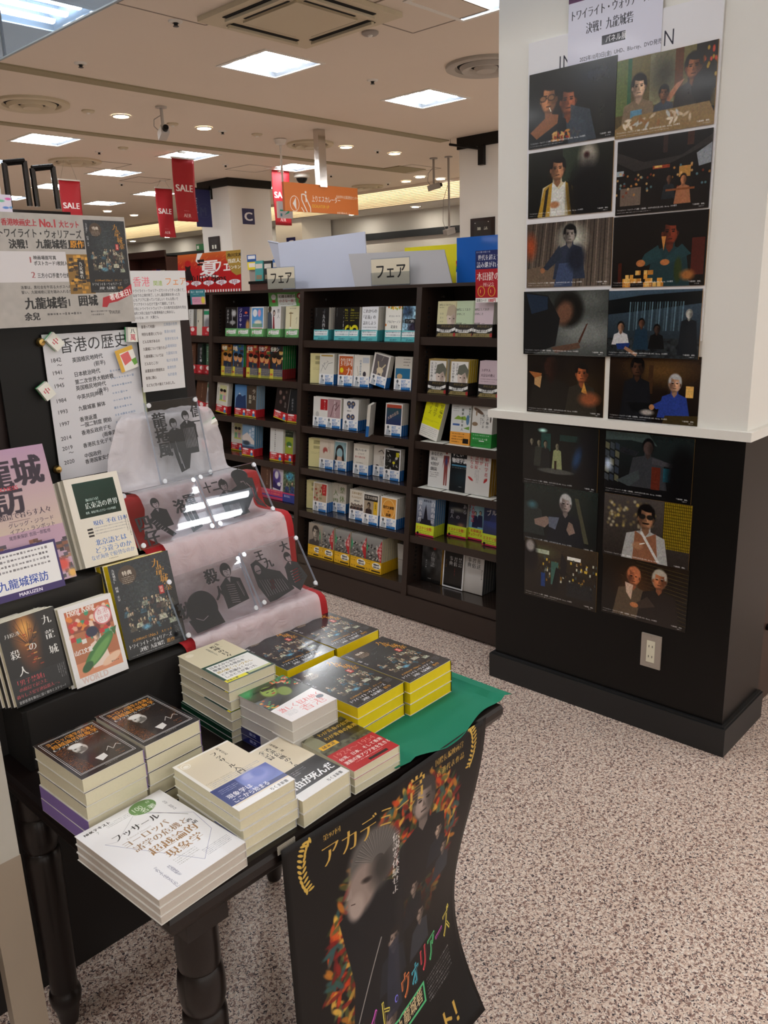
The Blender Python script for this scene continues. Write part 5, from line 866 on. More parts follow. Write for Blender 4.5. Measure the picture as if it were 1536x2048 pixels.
# green cloth lying on the right part of the table, its free edge curling past the corner
GREEN = mat('green_felt', '047a5c', .8, sheen=.0, bump=.1, bscale=350)
n1, n2 = 40, 34; P = []
for i in range(n1):
    row = []
    for j in range(n2):
        u, v = j / (n2 - 1), i / (n1 - 1); x = .905 + u * (.345 + .02 * math.sin(3 * v)); y = 1.52 - v * (.675 + .0 * u); z = .7022
        fr = max(0, v - .78) / .22; rt = max(0, u - .8) / .2
        z += .002 * math.sin(u * 9) * math.sin(v * 7) + .010 * rt * rt + .006 * fr * math.sin(u * 11 + .5) * (u > .1) + .004 * fr
        y += -.012 * fr * math.sin(u * 6.5 - .8) - .006 * fr
        if x > tx1: z -= .9 * (x - tx1) ** 1.2 - .01
        if 1.10 < y < 1.36 and x < 1.22 or (.94 < y and x < 1.2 and x > .925): z = min(z, .7026)
        row.append((x, y, max(z, .7014) if x < tx1 else z))
    P.append(row)
solid('green_cloth', MB().grid(P), GREEN, 'green felt cloth spread over the right half of the table, curling at the corner', 'cloth', smooth=True)

# ---------------------------------------------------------------- stacks lying on the table
def lay(M3, ms, label, group=None): return place_book(ms, M3 @ RX(-90), label, group)
def short(l):
    w_ = l.replace(',', '').split(); return ' '.join(w_[:12])
def stack(x, y, z0, yaw, ms, t, n, label, group, jig=0, seed=0):
    rg = random.Random(seed)
    for k in range(n):
        dx, dy, dr = rg.uniform(-jig, jig), rg.uniform(-jig, jig), rg.uniform(-jig, jig) * 200
        if k == n - 1: dx = dy = dr = 0
        M3 = TR(x + dx, y + dy, z0 + (k + 1) * (t + .0003)) @ RZ(yaw + dr)
        lay(M3, ms, label if k == n - 1 else ORD[n - 1 - k] + ' book down under ' + short(label), None if k == n - 1 else group)
YSP = mat('dark_spine', '1c1e20', .3)
acov = covermat('alley', alley_cover(520), .22, .3)
ybk = book_meshes('alley', .130, .188, .0236, acov, YSP, YSP, YPAGE)
for (x, y, yaw, n, lab) in [(1.080, 1.171, .3, 3, 'yellow-edged dark paperback on the back right stack, showing a gold title and crowd'), (.945, 1.174, -.8, 3, 'yellow-edged dark paperback on the back left stack, beside the cream stack'), (1.060, .949, 1.0, 3, 'yellow-edged dark paperback on the front right stack, next to the bare green cloth'), (.927, .958, 1.3, 3, 'yellow-edged dark paperback on the front left stack, behind the red-banded books')]:
    stack(x, y, .7028, yaw, ybk, .0236, n, lab, 'yellow-edged paperbacks stacked in a square', .0015, int(x * 100))
def chikuma(title, col, band):
    p = Pic(420, 1.63, 'e2d6bc').r(0, 0, 1, .04, 'f2eee4').r(0, 0, .05, 1.63, 'f2eee4').e(.14, .14, .075, .075, 'f4efe2', .02).e(.14, .14, .06, .06, 'ddd0b6', .02).e(.14, .15, .045, .04, 'f4efe2', .1)
    p.t(.72, .06, .07, col, '383028', 'm', v=1, sx=.8); 
    for i, tt in enumerate(title): p.t(.56 - .13 * i, .12, .115, tt, '282420', 'm', v=1)
    return p
# cream book with a green-edged handwritten-style band
p = Pic(420, 1.63, 'e2d8b8').e(.15, .17, .08, .07, 'efe6cc', .02).t(.75, .05, .06, '菊地 一', '383028', 'm', v=1).t(.60, .1, .13, '喧嘩の日々', '202020', 'm', v=1).t(.5, .14, .05, '香港映画の人びと', '404040', 'm', v=1)
p.r(0, .78, 1, 1.63, '1c4a38').r(.06, .84, .97, 1.5, 'f2f2ec').r(.0, 1.5, .45, 1.6, 'e8e020').t(.03, 1.51, .06, '新書大賞', '202010', 'b').r(.48, 1.5, .97, 1.57, 'c8d098')
for i, tt in enumerate(['日本人から世界にい', '敬遠される理由を', '読み解くリングのし', 'と不思議なくらい', 'しぶとさが違った']): p.t(.09, .87 + .12 * i, .098, tt, ['505050', '383c40', 'a88c28'][i % 3], 'b', sx=.85)
p.r(.62, .86, .95, .96, 'f2f2ec', .6)
c1 = book_meshes('cream1', .106, .173, .0185, covermat('cream_green', p, .25, .4), mat('pale_green_spine', 'c8d4c0', .4), PAPERW, PAGE)
gsp = mat('dark_green_spine', '0c3c28', .35)
g0 = book_meshes('dkgreen', .106, .173, .0125, gsp, gsp, gsp, PAGE, side='L')
stack(.775, 1.137, .7003, -2.1, g0, .0125, 2, 'dark green spined book low in the cream stack, at its left end', 'dark green books under the cream stack')
stack(.778, 1.137, .7263, -2.1, c1, .0192, 5, 'cream paperback with green-edged band of lettering, topmost of its tall stack', 'cream paperbacks with green-edged band', .002, 4)
# green photo book with white band, over white spined books
p = Pic(420, 1.42, '14201a').g(0, 0, 1, .4, '2c8c50', '101c14').e(.15, .1, .2, .15, '3ca868', .8).e(.45, .35, .3, .3, '0c100e', .3).e(.42, .32, .15, .2, '8ca84c', .2, 20).e(.62, .5, .13, .18, '7c9440', .2, 20).p([.35, .15, .6, .2, .55, .28, .34, .24], '0c100e').e(.38, .33, .03, .015, '0c100e').e(.48, .35, .03, .015, '0c100e').e(.44, .42, .04, .02, 'a83830')
for i in range(40): a = p.rng.uniform(0, 1, 2); p.e(.65 + .33 * a[0], .05 + .4 * a[1] * a[0] + .1 * a[1], .025, .02, ['d84838', 'e88858', 'f0b090', '48b070'][i % 4], .2, i * 30)
for i in range(20): a = p.rng.uniform(0, 1, 2); p.e(.05 + .15 * a[0], .5 + .4 * a[1], .03, .02, ['d8a030', '489050', 'c85828'][i % 3], .2)
p.p([0, .88, 1, .78, 1, 1.42, 0, 1.42], 'f4f0f0').t(.08, .93, .17, '激しく揺れ動く', 'e07878', 'm', sx=.76).t(.36, 1.1, .24, '香港', 'e07878', 't', sx=1.1).mt(.1, 1.12, .2, 5, .02, '909090').e(.88, 1.12, .07, .06, '6c7480', .05)
g1 = book_meshes('hkgreen', .107, .150, .0205, covermat('green_photo', p, .18, .7), PAPERW, PAPERW, PAGEW)
def spine_pic(txt, tail=None):
    q = Pic(420, .14, 'dcdcd6').t(.08, .02, .08, txt, '303030', 'b', sx=.7); 
    if tail: q.r(.62, 0, 1, .14, '1c2468').t(.7, .03, .07, tail, 'c8d0e8', 'b')
    return q
def wh_mesh(key, txt, tail=None):
    sp = covermat(key, spine_pic(txt, tail), .3); T = .0007; w_, h_, t_ = .110, .15, .0145
    c = MB().box(0, 0, 0, w_, T, h_, 1).box(0, t_ - T, 0, w_, t_, h_, 1); c.face([(0, t_, h_), (0, 0, h_), (0, 0, 0), (0, t_, 0)][::-1], 2, [(1, 0), (1, 1), (0, 1), (0, 0)][::-1])
    c.box(0.0002, T, 0, T, t_ - T, h_, 1)
    return [c.mesh('book_cover', [PAPERW, PAPERW, sp, PAPERW]), MB().box(T, T, .0015, w_ - .0015, t_ - T, h_ - .0015).mesh('page_block', PAGEW)]
w1 = wh_mesh('white_spine_a', 'ユニ・リコ・エリ'); w2 = wh_mesh('white_spine_b', '香港  の歩き方', '文庫')
stack(.797, .987, .7003, .1, w2, .0145, 2, 'white book with a navy spine end, second from bottom under the green photo book', 'white spined books under the green photo book')
stack(.797, .987, .7303, .1, g1, .0205, 3, 'glossy green double-portrait paperback with white red-lettered band, topmost of its stack', 'green double-portrait paperbacks', .0008, 5)
# red banded street photo book
p = Pic(420, 1.42, '4c4c38').n(.2, .05).p([.1, .0, .35, 0, .5, .3, .4, .35], '9c9878').p([.0, .2, .2, .1, .3, .5, .0, .6], '8c8c70').r(.55, .05, .62, .3, 'b8b490').r(.25, .12, .98, .60, '1c1a14', .85)
p.t(.30, .15, .115, 'わが青春の台湾', 'd8b040', 'b', sx=.88).t(.30, .32, .115, 'わが青春の香港', 'd8b040', 'b', sx=.88).r(.06, .5, .42, .62, 'e8b020').t(.1, .51, .09, '邱永漢', '201c10', 'm')
p.r(0, .78, 1, 1.42, 'b81c24').t(.04, .8, .17, '1924～1954', 'e08078', 't', sx=1.05).t(.05, .98, .095, '台湾、日本、そして香港', 'f8f0e8', 'b', sx=.88).t(.05, 1.11, .105, '激動の東アジア史を生きる', 'f8f0e8', 'b', sx=.78).mt(.2, 1.25, .7, 1, .035, 'f0e0d8').r(.4, 1.31, .8, 1.37, '1c1010')
r1 = book_meshes('redband', .107, .150, .0145, covermat('red_band', p, .2, .6), mat('cream_spine', 'd8d2b8', .4), PAPERW, PAGE)
stack(.811, .853, .7003, -1.9, r1, .0145, 3, 'street-photo paperback with a red band, topmost of the short stack near the poster', 'red-banded street-photo paperbacks', .0008, 6)
# cream shinsho with black band
p = chikuma(['香港危機の700日', '全記録'], '益満雄一郎', None).r(0, .88, 1, 1.5, '14161c').n(.3, .03, (0, .88, 1, 1.3)).t(.03, 1.18, .2, '自由が死んだ', 'f8f8f8', 'B', sx=.78).mt(.2, .98, .45, 3, .03, 'e8e8e8').r(0, 1.44, 1, 1.63, 'ecebe8').t(.6, 1.5, .08, 'ちくま新書', '303030', 'b', sx=.8).e(.9, 1.2, .012, .012, 'ffffff')
s4 = book_meshes('blackband', .106, .173, .0235, covermat('black_band', p, .22, .6), PAPERW, PAPERW, PAGE)
stack(.699, .853, .7003, 2.1, s4, .0235, 2, 'cream paperback with a black band and bold white lettering, beside the blue-banded stack', 'black-banded cream paperbacks', .0008, 7)
# cream shinsho with blue band
p = chikuma(['フッサール入門'], '鈴木崇志', None).r(0, .95, 1, 1.47, '2c3c7c').g(.42, .95, 1, 1.38, '5868b0', '6c7cc0').e(.68, 1.12, .24, .18, '8c98d8', .3).e(.6, 1.05, .1, .08, 'a0aae0', .3).e(.76, 1.08, .1, .1, '7080c8', .3).t(.08, 1.2, .12, '現象学は', 'f4f4fa', 'b', sx=.88).t(.08, 1.33, .12, 'ここから始まる', 'f4f4fa', 'b', sx=.75).mt(.08, 1.04, .3, 3, .026, 'd8dcf0').mt(.1, .82, .85, 3, .026, '8890a0').t(.06, .75, .05, 'CHIKUMA SHINSHO', 'b0a890').r(0, 1.5, 1, 1.63, 'ecebe8').t(.6, 1.52, .08, 'ちくま新書', '303030', 'b', sx=.8)
s5 = book_meshes('blueband', .106, .173, .0165, covermat('blue_band', p, .2, .6), mat('blue_band_spine', 'd0d4e0', .4), mat('pale_blue_back', '8c98c0', .4), PAGE)
stack(.590, .864, .7003, -.3, s5, .0165, 5, 'cream paperback with a blue portrait band, topmost of the middle front stack', 'blue-banded cream paperbacks', .0025, 8)
# dark bunko with portrait
p = Pic(420, 1.42, '181414'); p.r(.05, .05, .95, 1.3, 'e8e8e4').r(.058, .058, .942, 1.292, '181414').r(.075, .075, .925, 1.275, 'e8e8e4').r(.081, .081, .919, 1.269, '20140f')
p.r(.085, .42, .915, 1.265, '1e120c')
for i in range(26): p.mt(.1, .44 + i * .032, .78, 1, .024, 'c87838', 1, .9)
p.r(.085, .085, .915, .42, '181210').t(.12, .11, .125, 'ヨーロッパ諸学の危機と', 'f0a030', 'b', sx=.58).t(.14, .24, .125, '超越論的現象学', 'f0a030', 'b', sx=.86).t(.12, .36, .07, 'E.フッサール', 'f0f0ea', 'b').t(.55, .365, .045, '細谷恒夫・木田 元訳', 'd8d8d0', 'b', sx=.75)
p.e(.55, .8, .27, .3, '241c1a', .5).e(.42, .62, .11, .13, 'c8c4bc', .08).p([.34, .66, .46, .68, .44, .80, .36, .80], '9c9890', 1, 1).e(.4, .51, .11, .07, 'eceae4', .2).e(.40, .71, .07, .02, '5c5850', .4).e(.45, .68, .05, .07, '6c6862', .3).e(.36, .6, .02, .012, '302c28').e(.46, .6, .02, .012, '302c28').p([.3, .8, .55, .72, .75, .85, .7, 1.25, .3, 1.25], '2c2624', .9, 2).p([.42, 1.05, .58, 1.02, .58, 1.14, .46, 1.2], 'e8e6e0').pl([.64, 1.0, .72, .9, .74, 1.02, .84, .92, .88, 1.0], .01, 'd8d4cc').mt(.42, 1.33, .2, 1, .035, 'd0c8b8')
bk = book_meshes('husserl', .105, .150, .0232, covermat('portrait_pocket', p, .22, .6), mat('lilac_spine', '8c74b4', .35), mat('lilac_back', '9480b8', .35), PAGE)
bkL = book_meshes('husserl_turned', .105, .150, .0232, PAPERW, mat('lilac_spine', '8c74b4', .35), mat('lilac_back', '9480b8', .35), PAGE, side='L')
stack(.457, 1.063, .7003, 2.0, bkL, .0232, 2, 'lilac-spined paperback turned round, second from the bottom of the left stack', 'lilac-spined paperbacks at the bottom of the left stack', .001, 3)
stack(.457, 1.063, .7474, 2.0, bk, .0255, 3, 'brown portrait paperback with orange title, topmost of the left stack', 'brown portrait paperbacks, left stack', .0012, 9) if False else None
bk3 = bk
stack(.457, 1.063, .7474, 2.0, bk3, .0232, 3, 'brown portrait paperback with orange title, topmost of the left stack', 'brown portrait paperbacks, left stack', .0012, 9)
stack(.565, 1.067, .7003, 1.9, bk3, .0240, 5, 'brown portrait paperback with orange title, topmost of the right twin stack', 'brown portrait paperbacks, right twin stack', .0012, 10)
# the white text booklet
p = Pic(640, 1.42, 'f2f2f4'); p.pl([.62, .13, .22, .42, .12, .36], .003, 'a8a8b0').pl([.12, .36, .60, 1.30, .93, .98, .98, .62, .58, .15], .004, '8c8cb0').pl([.93, .60, .64, .18], .006, '605c58').t(.06, .05, .052, 'NHKテキスト', '181818', 'B', sx=.9).t(.16, .11, .06, '7', 'a0a8a0', 't').mt(.28, .1, .28, 3, .015, '808080').e(.70, .125, .145, .12, '6c9458', .02).t(.58, .05, .11, '100', 'f0f6ec', 't', sx=.75).t(.76, .06, .05, '分', 'f0f6ec', '').t(.56, .16, .045, 'de', 'b8d0a8').t(.64, .14, .09, '名著', 'f0f6ec', '')
p.t(.20, .30, .125, 'フッサール', '1c1c20', 'm', sx=.85).t(.30, .44, .04, 'Edmund Husserl', 'b8b0a8', 't').t(.21, .47, .115, 'ヨーロッパ', '9c7c5c', 'm', sx=.9).t(.25, .60, .115, '諸学の危機と', '9c7c5c', 'm', sx=.92).t(.32, .74, .14, '超越論的', 'a0784c', 'm', sx=.98).t(.40, .90, .14, '現象学', 'a0784c', 'm', sx=1).mt(.40, 1.08, .25, 4, .02, 'b0b0a8').t(.84, .66, .06, '西', '202020', 'm').t(.86, .73, .06, '研', '202020', 'm')
p.t(.30, 1.02, .05, '共通理解をつくり、', '585870', 'm', v=1).t(.20, .98, .05, '「よりよく生きる」ために。', '585870', 'm', v=1, sp=.9) if False else p.t(.20, 1.0, .046, '「よりよく生きるために。', '50506c', 't', v=1, sp=.8).t(.30, 1.1, .046, '共通理解を', '50506c', 't', v=1, sp=.85).t(.88, .20, .04, 'なぜ、哲学は', '504c58', 't', v=1, sp=.95).mt(.66, 1.18, .3, 5, .016, '9898a0', 1.5)
mg = book_meshes('booklet', .148, .210, .0132, covermat('booklet', p, .35, .2), mat('booklet_spine', 'd0ccc8', .4), mat('booklet_back', 'dcdad8', .4), mat('booklet_pages', 'c2b9ae', .8, var=.05, vscale=400))
stack(.440, .844, .7003, 2.7, mg, .0132, 3, 'white textbook booklet with a green circle and brown title, on the front corner', 'white textbook booklets', .0006, 11)

# ---------------------------------------------------------------- stepped black stand with books, left side
BSTEP = mat('black_painted_board', '2c2a29', .5, spec=.4); BS2 = mat('black_board_edge', '141312', .5)
S1, S2, S3 = .813, .988, 1.088; Y1_, Y2_, Y3_ = 1.341, 1.43, 1.53
st = thing('display_stand', 'black three-step display stand carrying upright books on the table', 'display stand', (0, 0, 0))
part('lower_step', MB().box(.497, Y1_, .7005, 1.16, Y2_, S1), BSTEP, st); part('middle_step', MB().box(.30, Y2_, .7005, 1.16, Y3_, S2), BSTEP, st); part('upper_step', MB().box(.62, Y3_, .7005, 1.14, 1.598, S3), BSTEP, st)
part('side_panel', MB().box(.489, Y1_ - .002, .7005, .497, Y2_, S1 + .002), BS2, st)
def upright(x, y, z, yaw, lean, ms, t, n, label, grp, side=1):
    for k in range(n):
        M = TR(x, y, z + .0008 + n * (t + .001) * math.sin(math.radians(lean))) @ RZ(yaw) @ RX(-lean) @ TR(-.004 * k * side, k * (t + .001), 0)
        place_book(ms, M, label if not k else ORD[k] + ' of the row behind ' + ' '.join(label.replace(',', '').split()[:10]), grp if k else None)
p = Pic(420, 1.42, '14110f').g(0, 0, 1, 1.0, '1c1814', '0e0c0b').e(.42, .3, .16, .35, 'c07028', .8).e(.44, .2, .1, .14, 'e8a850', .7).e(.45, .75, .12, .2, '5c2c14', .8)
for i in range(26): a = p.rng.uniform(0, 1, 2); p.l(.45, .5, .1 + .7 * a[0], .0 + .3 * a[1], .006, '241610', .8)
for i in range(30): a = p.rng.uniform(0, 1, 2); p.r(.36 + .2 * a[0], .2 + .65 * a[1], .42 + .2 * a[0], .22 + .65 * a[1], ['8c4820', 'e0a050', '2c1c14', 'b03c1c'][i % 4], .8)
p.t(.74, .08, .17, '九龍城', 'ecece8', 'm', v=1, sp=1.55).t(.42, .45, .15, 'の', 'ecece8', 'm').t(.10, .48, .17, '殺', 'ecece8', 'm').t(.16, .78, .17, '人', 'ecece8', 'm').t(.08, .2, .08, '月原渉', 'dcdcd8', 'm', sx=1.1)
p.r(0, .95, 1, 1.42, '1a1a1c').t(.04, .99, .11, '「男子禁制」', 'c84850', 'm', sx=.88).t(.10, 1.12, .075, 'の魔窟で起きた', 'c04850', 'm', sx=.95).t(.03, 1.22, .075, '禍々しき密室連続殺人―。', 'c04850', 'm', sx=.88).t(.05, 1.33, .058, '夏都香港を舞台に描く傑作ミステリー！', 'c8c8c8', 'b', sx=.82).mt(.92, .98, .22, 4, .022, 'a8a8a8', v=1)
kow = book_meshes('kowloon', .106, .150, .0125, covermat('lane_mystery', p, .3, .3), PAPERW, PAPERW, PAGE)
upright(.485, 1.343, S1, 4.5, 12, kow, .0125, 4, 'dark lane-photo paperback with white vertical title, standing on the lower left step', 'copies behind the lane-photo paperback')
p = Pic(420, 1.42, 'eceae8').r(.09, .09, .93, 1.27, 'b87048').g(.09, .1, .93, .5, 'c86840', '905038')
for i in range(46): a = p.rng.uniform(0, 1, 2); p.e(.12 + .78 * a[0], .14 + .5 * a[1], .05, .04, ['e88838', 'd03830', 'f0d0b8', '3c9c70', 'e8a890', '803028'][i % 6], .2, i * 35)
for i in range(9): p.r(.1 + .09 * i, .55 + .04 * (i % 3), .19 + .09 * i, .63 + .04 * (i % 3), ['c82c2c', '38a078', 'e8e0d8'][i % 3])
p.r(.09, 1.02, .93, 1.27, 'dc9068').fig(.55, .62, .14, 'f0c8a8', '1c1828', 'f0d8c8', face=0, tall=4).e(.5, .55, .11, .09, '2c2c48', .1).e(.55, .9, .40, .12, '3c7838', .06, -38).e(.55, .93, .34, .07, '68a050', .2, -38).e(.28, 1.12, .12, .07, '2c5c30', .1, -30).p([.85, .62, .96, .58, .9, .75], '3c6830').e(.74, 1.12, .2, .07, 'f0c8a8', .1, -20)
p.e(.76, .33, .17, .17, 'd87878', .02).e(.76, .33, .145, .145, 'f8ecec', .02).t(.65, .20, .115, '香港', 'd07078', 't').t(.65, .33, .115, '世界', 'd07078', 't').t(.13, .03, .16, 'Hong Kong', 'f4e8e0', 'B', sx=.68).l(.13, .18, .9, .18, .006, 'f4e8e0').t(.10, .78, .1, '山口文憲', 'f4f0ec', 'B', sx=.85).t(.12, 1.25, .15, 'WORLD', 'e0c8c0', 'B', sx=.85).mt(.72, 1.18, .18, 1, .03, '403028')
hk = book_meshes('hkworld', .106, .150, .012, covermat('market_fish', p, .25, .4), PAPERW, PAPERW, PAGE)
upright(.592, 1.340, S1, 2.0, 13, hk, .012, 2, 'white-edged paperback showing a market and big green fish, beside the lane-photo book', 'copy behind the green fish paperback')
upright(.711, 1.364, S1, -1.7, 13, ybk, .0236, 2, 'yellow-edged dark paperback standing upright on the lower step of the stand', 'copy behind the upright yellow-edged paperback')
p = Pic(420, 1.63, 'e4dfd2').r(.13, .1, .9, .75, '0e3c34').g(.13, .1, .9, .75, '0c3830', '0a2c26').t(.3, .40, .06, '飯田真紀', 'c8d8d0', 'm').t(.27, .47, .13, '広東語の世界', 'f0f4f0', 'm', sx=.78).t(.25, .64, .05, '香港、華南が育んだグローバル中国語', 'e0e8e4', 'b', sx=.66)
p.t(.33, .82, .1, '現在', '2c5cb0', 'm').t(.57, .82, .1, '不在', '2c5cb0', 'm').t(.79, .82, .1, '日本', '2c5cb0', 'm', sx=.9).mt(.33, .96, .6, 3, .03, '909090', 1.8)
for i in range(3): p.r(.2, .95 + .06 * i, .3, .985 + .06 * i, '303030')
p.t(.28, 1.16, .125, '北京語とは', '4470b8', 'm', sx=.95).t(.24, 1.30, .125, 'どう違うのか', '4470b8', 'm', sx=.92).t(.14, 1.43, .1, 'なぜ海外で優勢なのか', '6c88c0', 'm', sx=.82).mt(.45, 1.56, .25, 1, .03, '606060').mt(.96, .85, .4, 2, .025, '404040', v=1)
spp = Pic(40, 7, 'd8d4c8').t(.2, .7, .6, '広東語の世界', '303030', 'm', v=1, sp=1.05).r(0, 3.3, 1, 3.36, '2c3c8c').mt(.5, 3.6, 2.4, 1, .3, '404040', v=1)
ct = book_meshes('canton', .110, .174, .0165, covermat('dark_green_panel', p, .15, .7), PAPERW, PAPERW, PAGEW, side='L')
upright(.684, 1.437, S2, -3, 18, ct, .0165, 3, 'cream paperback with a dark green panel and blue lettering, on the middle step', 'copies behind the green-panel paperback')
p = Pic(520, 1.35, 'c0a0b4').g(0, 0, 1, .8, 'b898b4', 'cfbcae').t(.04, .08, .30, '九龍城', '3a3644', 'B', sx=1.0).t(.10, .33, .30, '探訪', '3a3644', 'B', sx=1.0).t(.10, .345, .055, 'CITY OF DARKNESS', 'd04858', 'b', sx=1.1).t(.42, .60, .07, '魔窟で暮らす人々', '3c3444', 'm', sx=.9).l(.5, .69, .7, .69, .004, '604858').t(.48, .70, .05, 'グレッグ・ジラード', '40384c', '').t(.48, .76, .05, 'イアン・ランボット', '40384c', '').t(.46, .82, .042, '尾原美保訳 吉田一郎監修', '40384c', '', sx=.85)
for i in range(260):
    a = p.rng.uniform(0, 1, 3); x = a[0]; y = (.88 if x > .35 else .70) + .1 * math.sin(x * 9) ** 2 + .5 * a[1]; p.r(x - .03, y, x + .04 * a[2], y + .035, ['6c4c44', '8c5c48', '3c3840', '504c58', 'a87858', '2c2c34'][i % 6], .9)
p.e(.9, 1.2, .06, .06, 'e04838', .4).e(.97, 1.3, .04, .04, 'e8b050', .4)
ct2 = book_meshes('citybook', .19, .257, .028, covermat('city_book', p, .12, .8), mat('mauve_spine', '8c7080', .4), PAPERW, PAGE, side='L')
upright(.473, 1.434, S2, 0, 15.5, ct2, .028, 1, 'large shrink-wrapped mauve book with heavy black title, at the left end', None)
p = Pic(420, .72, '3c2c68').r(.02, .04, .97, .62, 'f0f0f0').mt(.08, .09, .8, 4, .05, '484448', 1.45).t(.08, .42, .15, '九龍城探訪', '2848a8', 'b', sx=.95).t(.33, .63, .07, 'MARUZEN', 'f0ecf8', 'B')
Mq = TR(.473, 1.434, S2) @ RX(-15.5); sheet('price_card', .128, .090, p, 'handwritten white card with purple border leaning on the large mauve book', 'card', TR(.506, 1.4225, S2 + .0008) @ RX(-13), .001)
# thin acrylic book cover glint strip is left to the glossy material

# ---------------------------------------------------------------- right side: draped steps with paper-cut panels
RED = mat('red_felt', 'a81018', .75, bump=.08, bscale=350)
def drape(name, x0, x1, prof, m, label, amp, seed, edge=None, nx=60, up=0, sub=6, sag=0):
    """cloth hanging over a stepped profile (list of (y, z)), with soft folds"""
    pts = []
    for (ya, za), (yb, zb_) in zip(prof, prof[1:]):
        for k in range(sub): t = k / sub; pts.append((ya + (yb - ya) * t, za + (zb_ - za) * t))
    pts.append(prof[-1]); sm = pts
    for _ in range(2): sm = [sm[0]] + [((a[0] + 2 * b_[0] + c[0]) / 4, (a[1] + 2 * b_[1] + c[1]) / 4) for a, b_, c in zip(sm, sm[1:], sm[2:])] + [sm[-1]]
    rg = random.Random(seed); ph = [rg.uniform(0, 6) for _ in range(8)]; rows = []
    for i, (y, z) in enumerate(sm):
        v = i / (len(sm) - 1); row = []
        a0, a1 = (edge(v) if edge else (x0, x1))
        for j in range(nx):
            u = j / (nx - 1); x = a0 + (a1 - a0) * u
            w_ = math.sin(u * 17 + ph[0] + v * 5) * .5 + math.sin(u * 31 + ph[1] - v * 8) * .3 + math.sin(u * 9 + v * 23 + ph[2]) * .5 + .4 * math.sin(u * 47 + v * 31 + ph[3])
            row.append((x, y - amp * (1.2 + w_), z + amp * (1.2 + .6 * w_) + up))
        rows.append(row)
    mb = MB().grid(rows); o = solid(name, mb, m, label, 'cloth', smooth=True)
    if name == 'red_cloth': md = o.modifiers.new('thickness', 'SOLIDIFY'); md.thickness = .0008; md.offset = 1
    return o
part('drape_block', MB().box(1.16, Y1_, .7005, 1.198, Y2_, .815).box(1.17, Y2_, .7005, 1.175, Y3_, .998), BSTEP, st)
RP = [(1.334, .704), (1.336, .822), (1.426, .824), (1.428, 1.006), (1.524, 1.006), (1.526, 1.094), (1.56, 1.096)]
drape('red_cloth', 0, 0, RP, RED, 'red felt cloth draped over the right half of the stepped stand', .0012, 1, edge=lambda v: (.825 - .02 * v, 1.210 - .03 * v if v < .6 else 1.192 - .05 * (v - .6)))
WCL = bpy.data.materials.new('sheer_white_cloth'); WCL.use_nodes = True; nt = WCL.node_tree; bs = nt.nodes['Principled BSDF']; bs.inputs['Base Color'].default_value = (*srgb('f0eaee'), 1); bs.inputs['Roughness'].default_value = .5; bs.inputs['Alpha'].default_value = .58; bs.inputs['Sheen Weight'].default_value = .2
tc = nt.nodes.new('ShaderNodeTexCoord'); nz = nt.nodes.new('ShaderNodeTexNoise'); nz.inputs['Scale'].default_value = 28; nz.inputs['Detail'].default_value = 6; nz.inputs['Distortion'].default_value = 1.2; bp = nt.nodes.new('ShaderNodeBump'); bp.inputs['Strength'].default_value = .8; bp.inputs['Distance'].default_value = .008
nt.links.new(tc.outputs['Object'], nz.inputs['Vector']); nt.links.new(nz.outputs['Fac'], bp.inputs['Height']); nt.links.new(bp.outputs['Normal'], bs.inputs['Normal'])
SP = [(1.312, .704), (1.328, .74), (1.332, .828), (1.422, .830), (1.424, 1.008), (1.518, 1.010), (1.522, 1.100), (1.590, 1.104), (1.602, 1.15), (1.608, 1.246), (1.640, 1.252)]
def wedge(v):
    k = [(0, .83, 1.172), (.14, .835, 1.178), (.3, .845, 1.178), (.33, .855, 1.175), (.46, .85, 1.158), (.56, .868, 1.145), (.66, .845, 1.132), (.75, .830, 1.135), (.82, .84, 1.142), (.88, .868, 1.125), (.93, .89, 1.105), (1.0, .905, 1.085)]
    for (v0, a0, b0), (v1, a1, b1) in zip(k, k[1:]):
        if v <= v1: t = (v - v0) / (v1 - v0); return a0 + (a1 - a0) * t, b0 + (b1 - b0) * t
    return k[-1][1:]
drape('white_cloth', 0, 0, SP, WCL, 'sheer white cloth with creases draped over the red cloth and stand', .0035, 4, edge=wedge, nx=90, sub=8)
part('top_support', MB().box(.905, 1.615, 1.088, 1.09, 1.636, 1.246), mat('white_board_back', 'd8d6d8', .6), st)
def felt_peek(x, z0, z1, y): pass
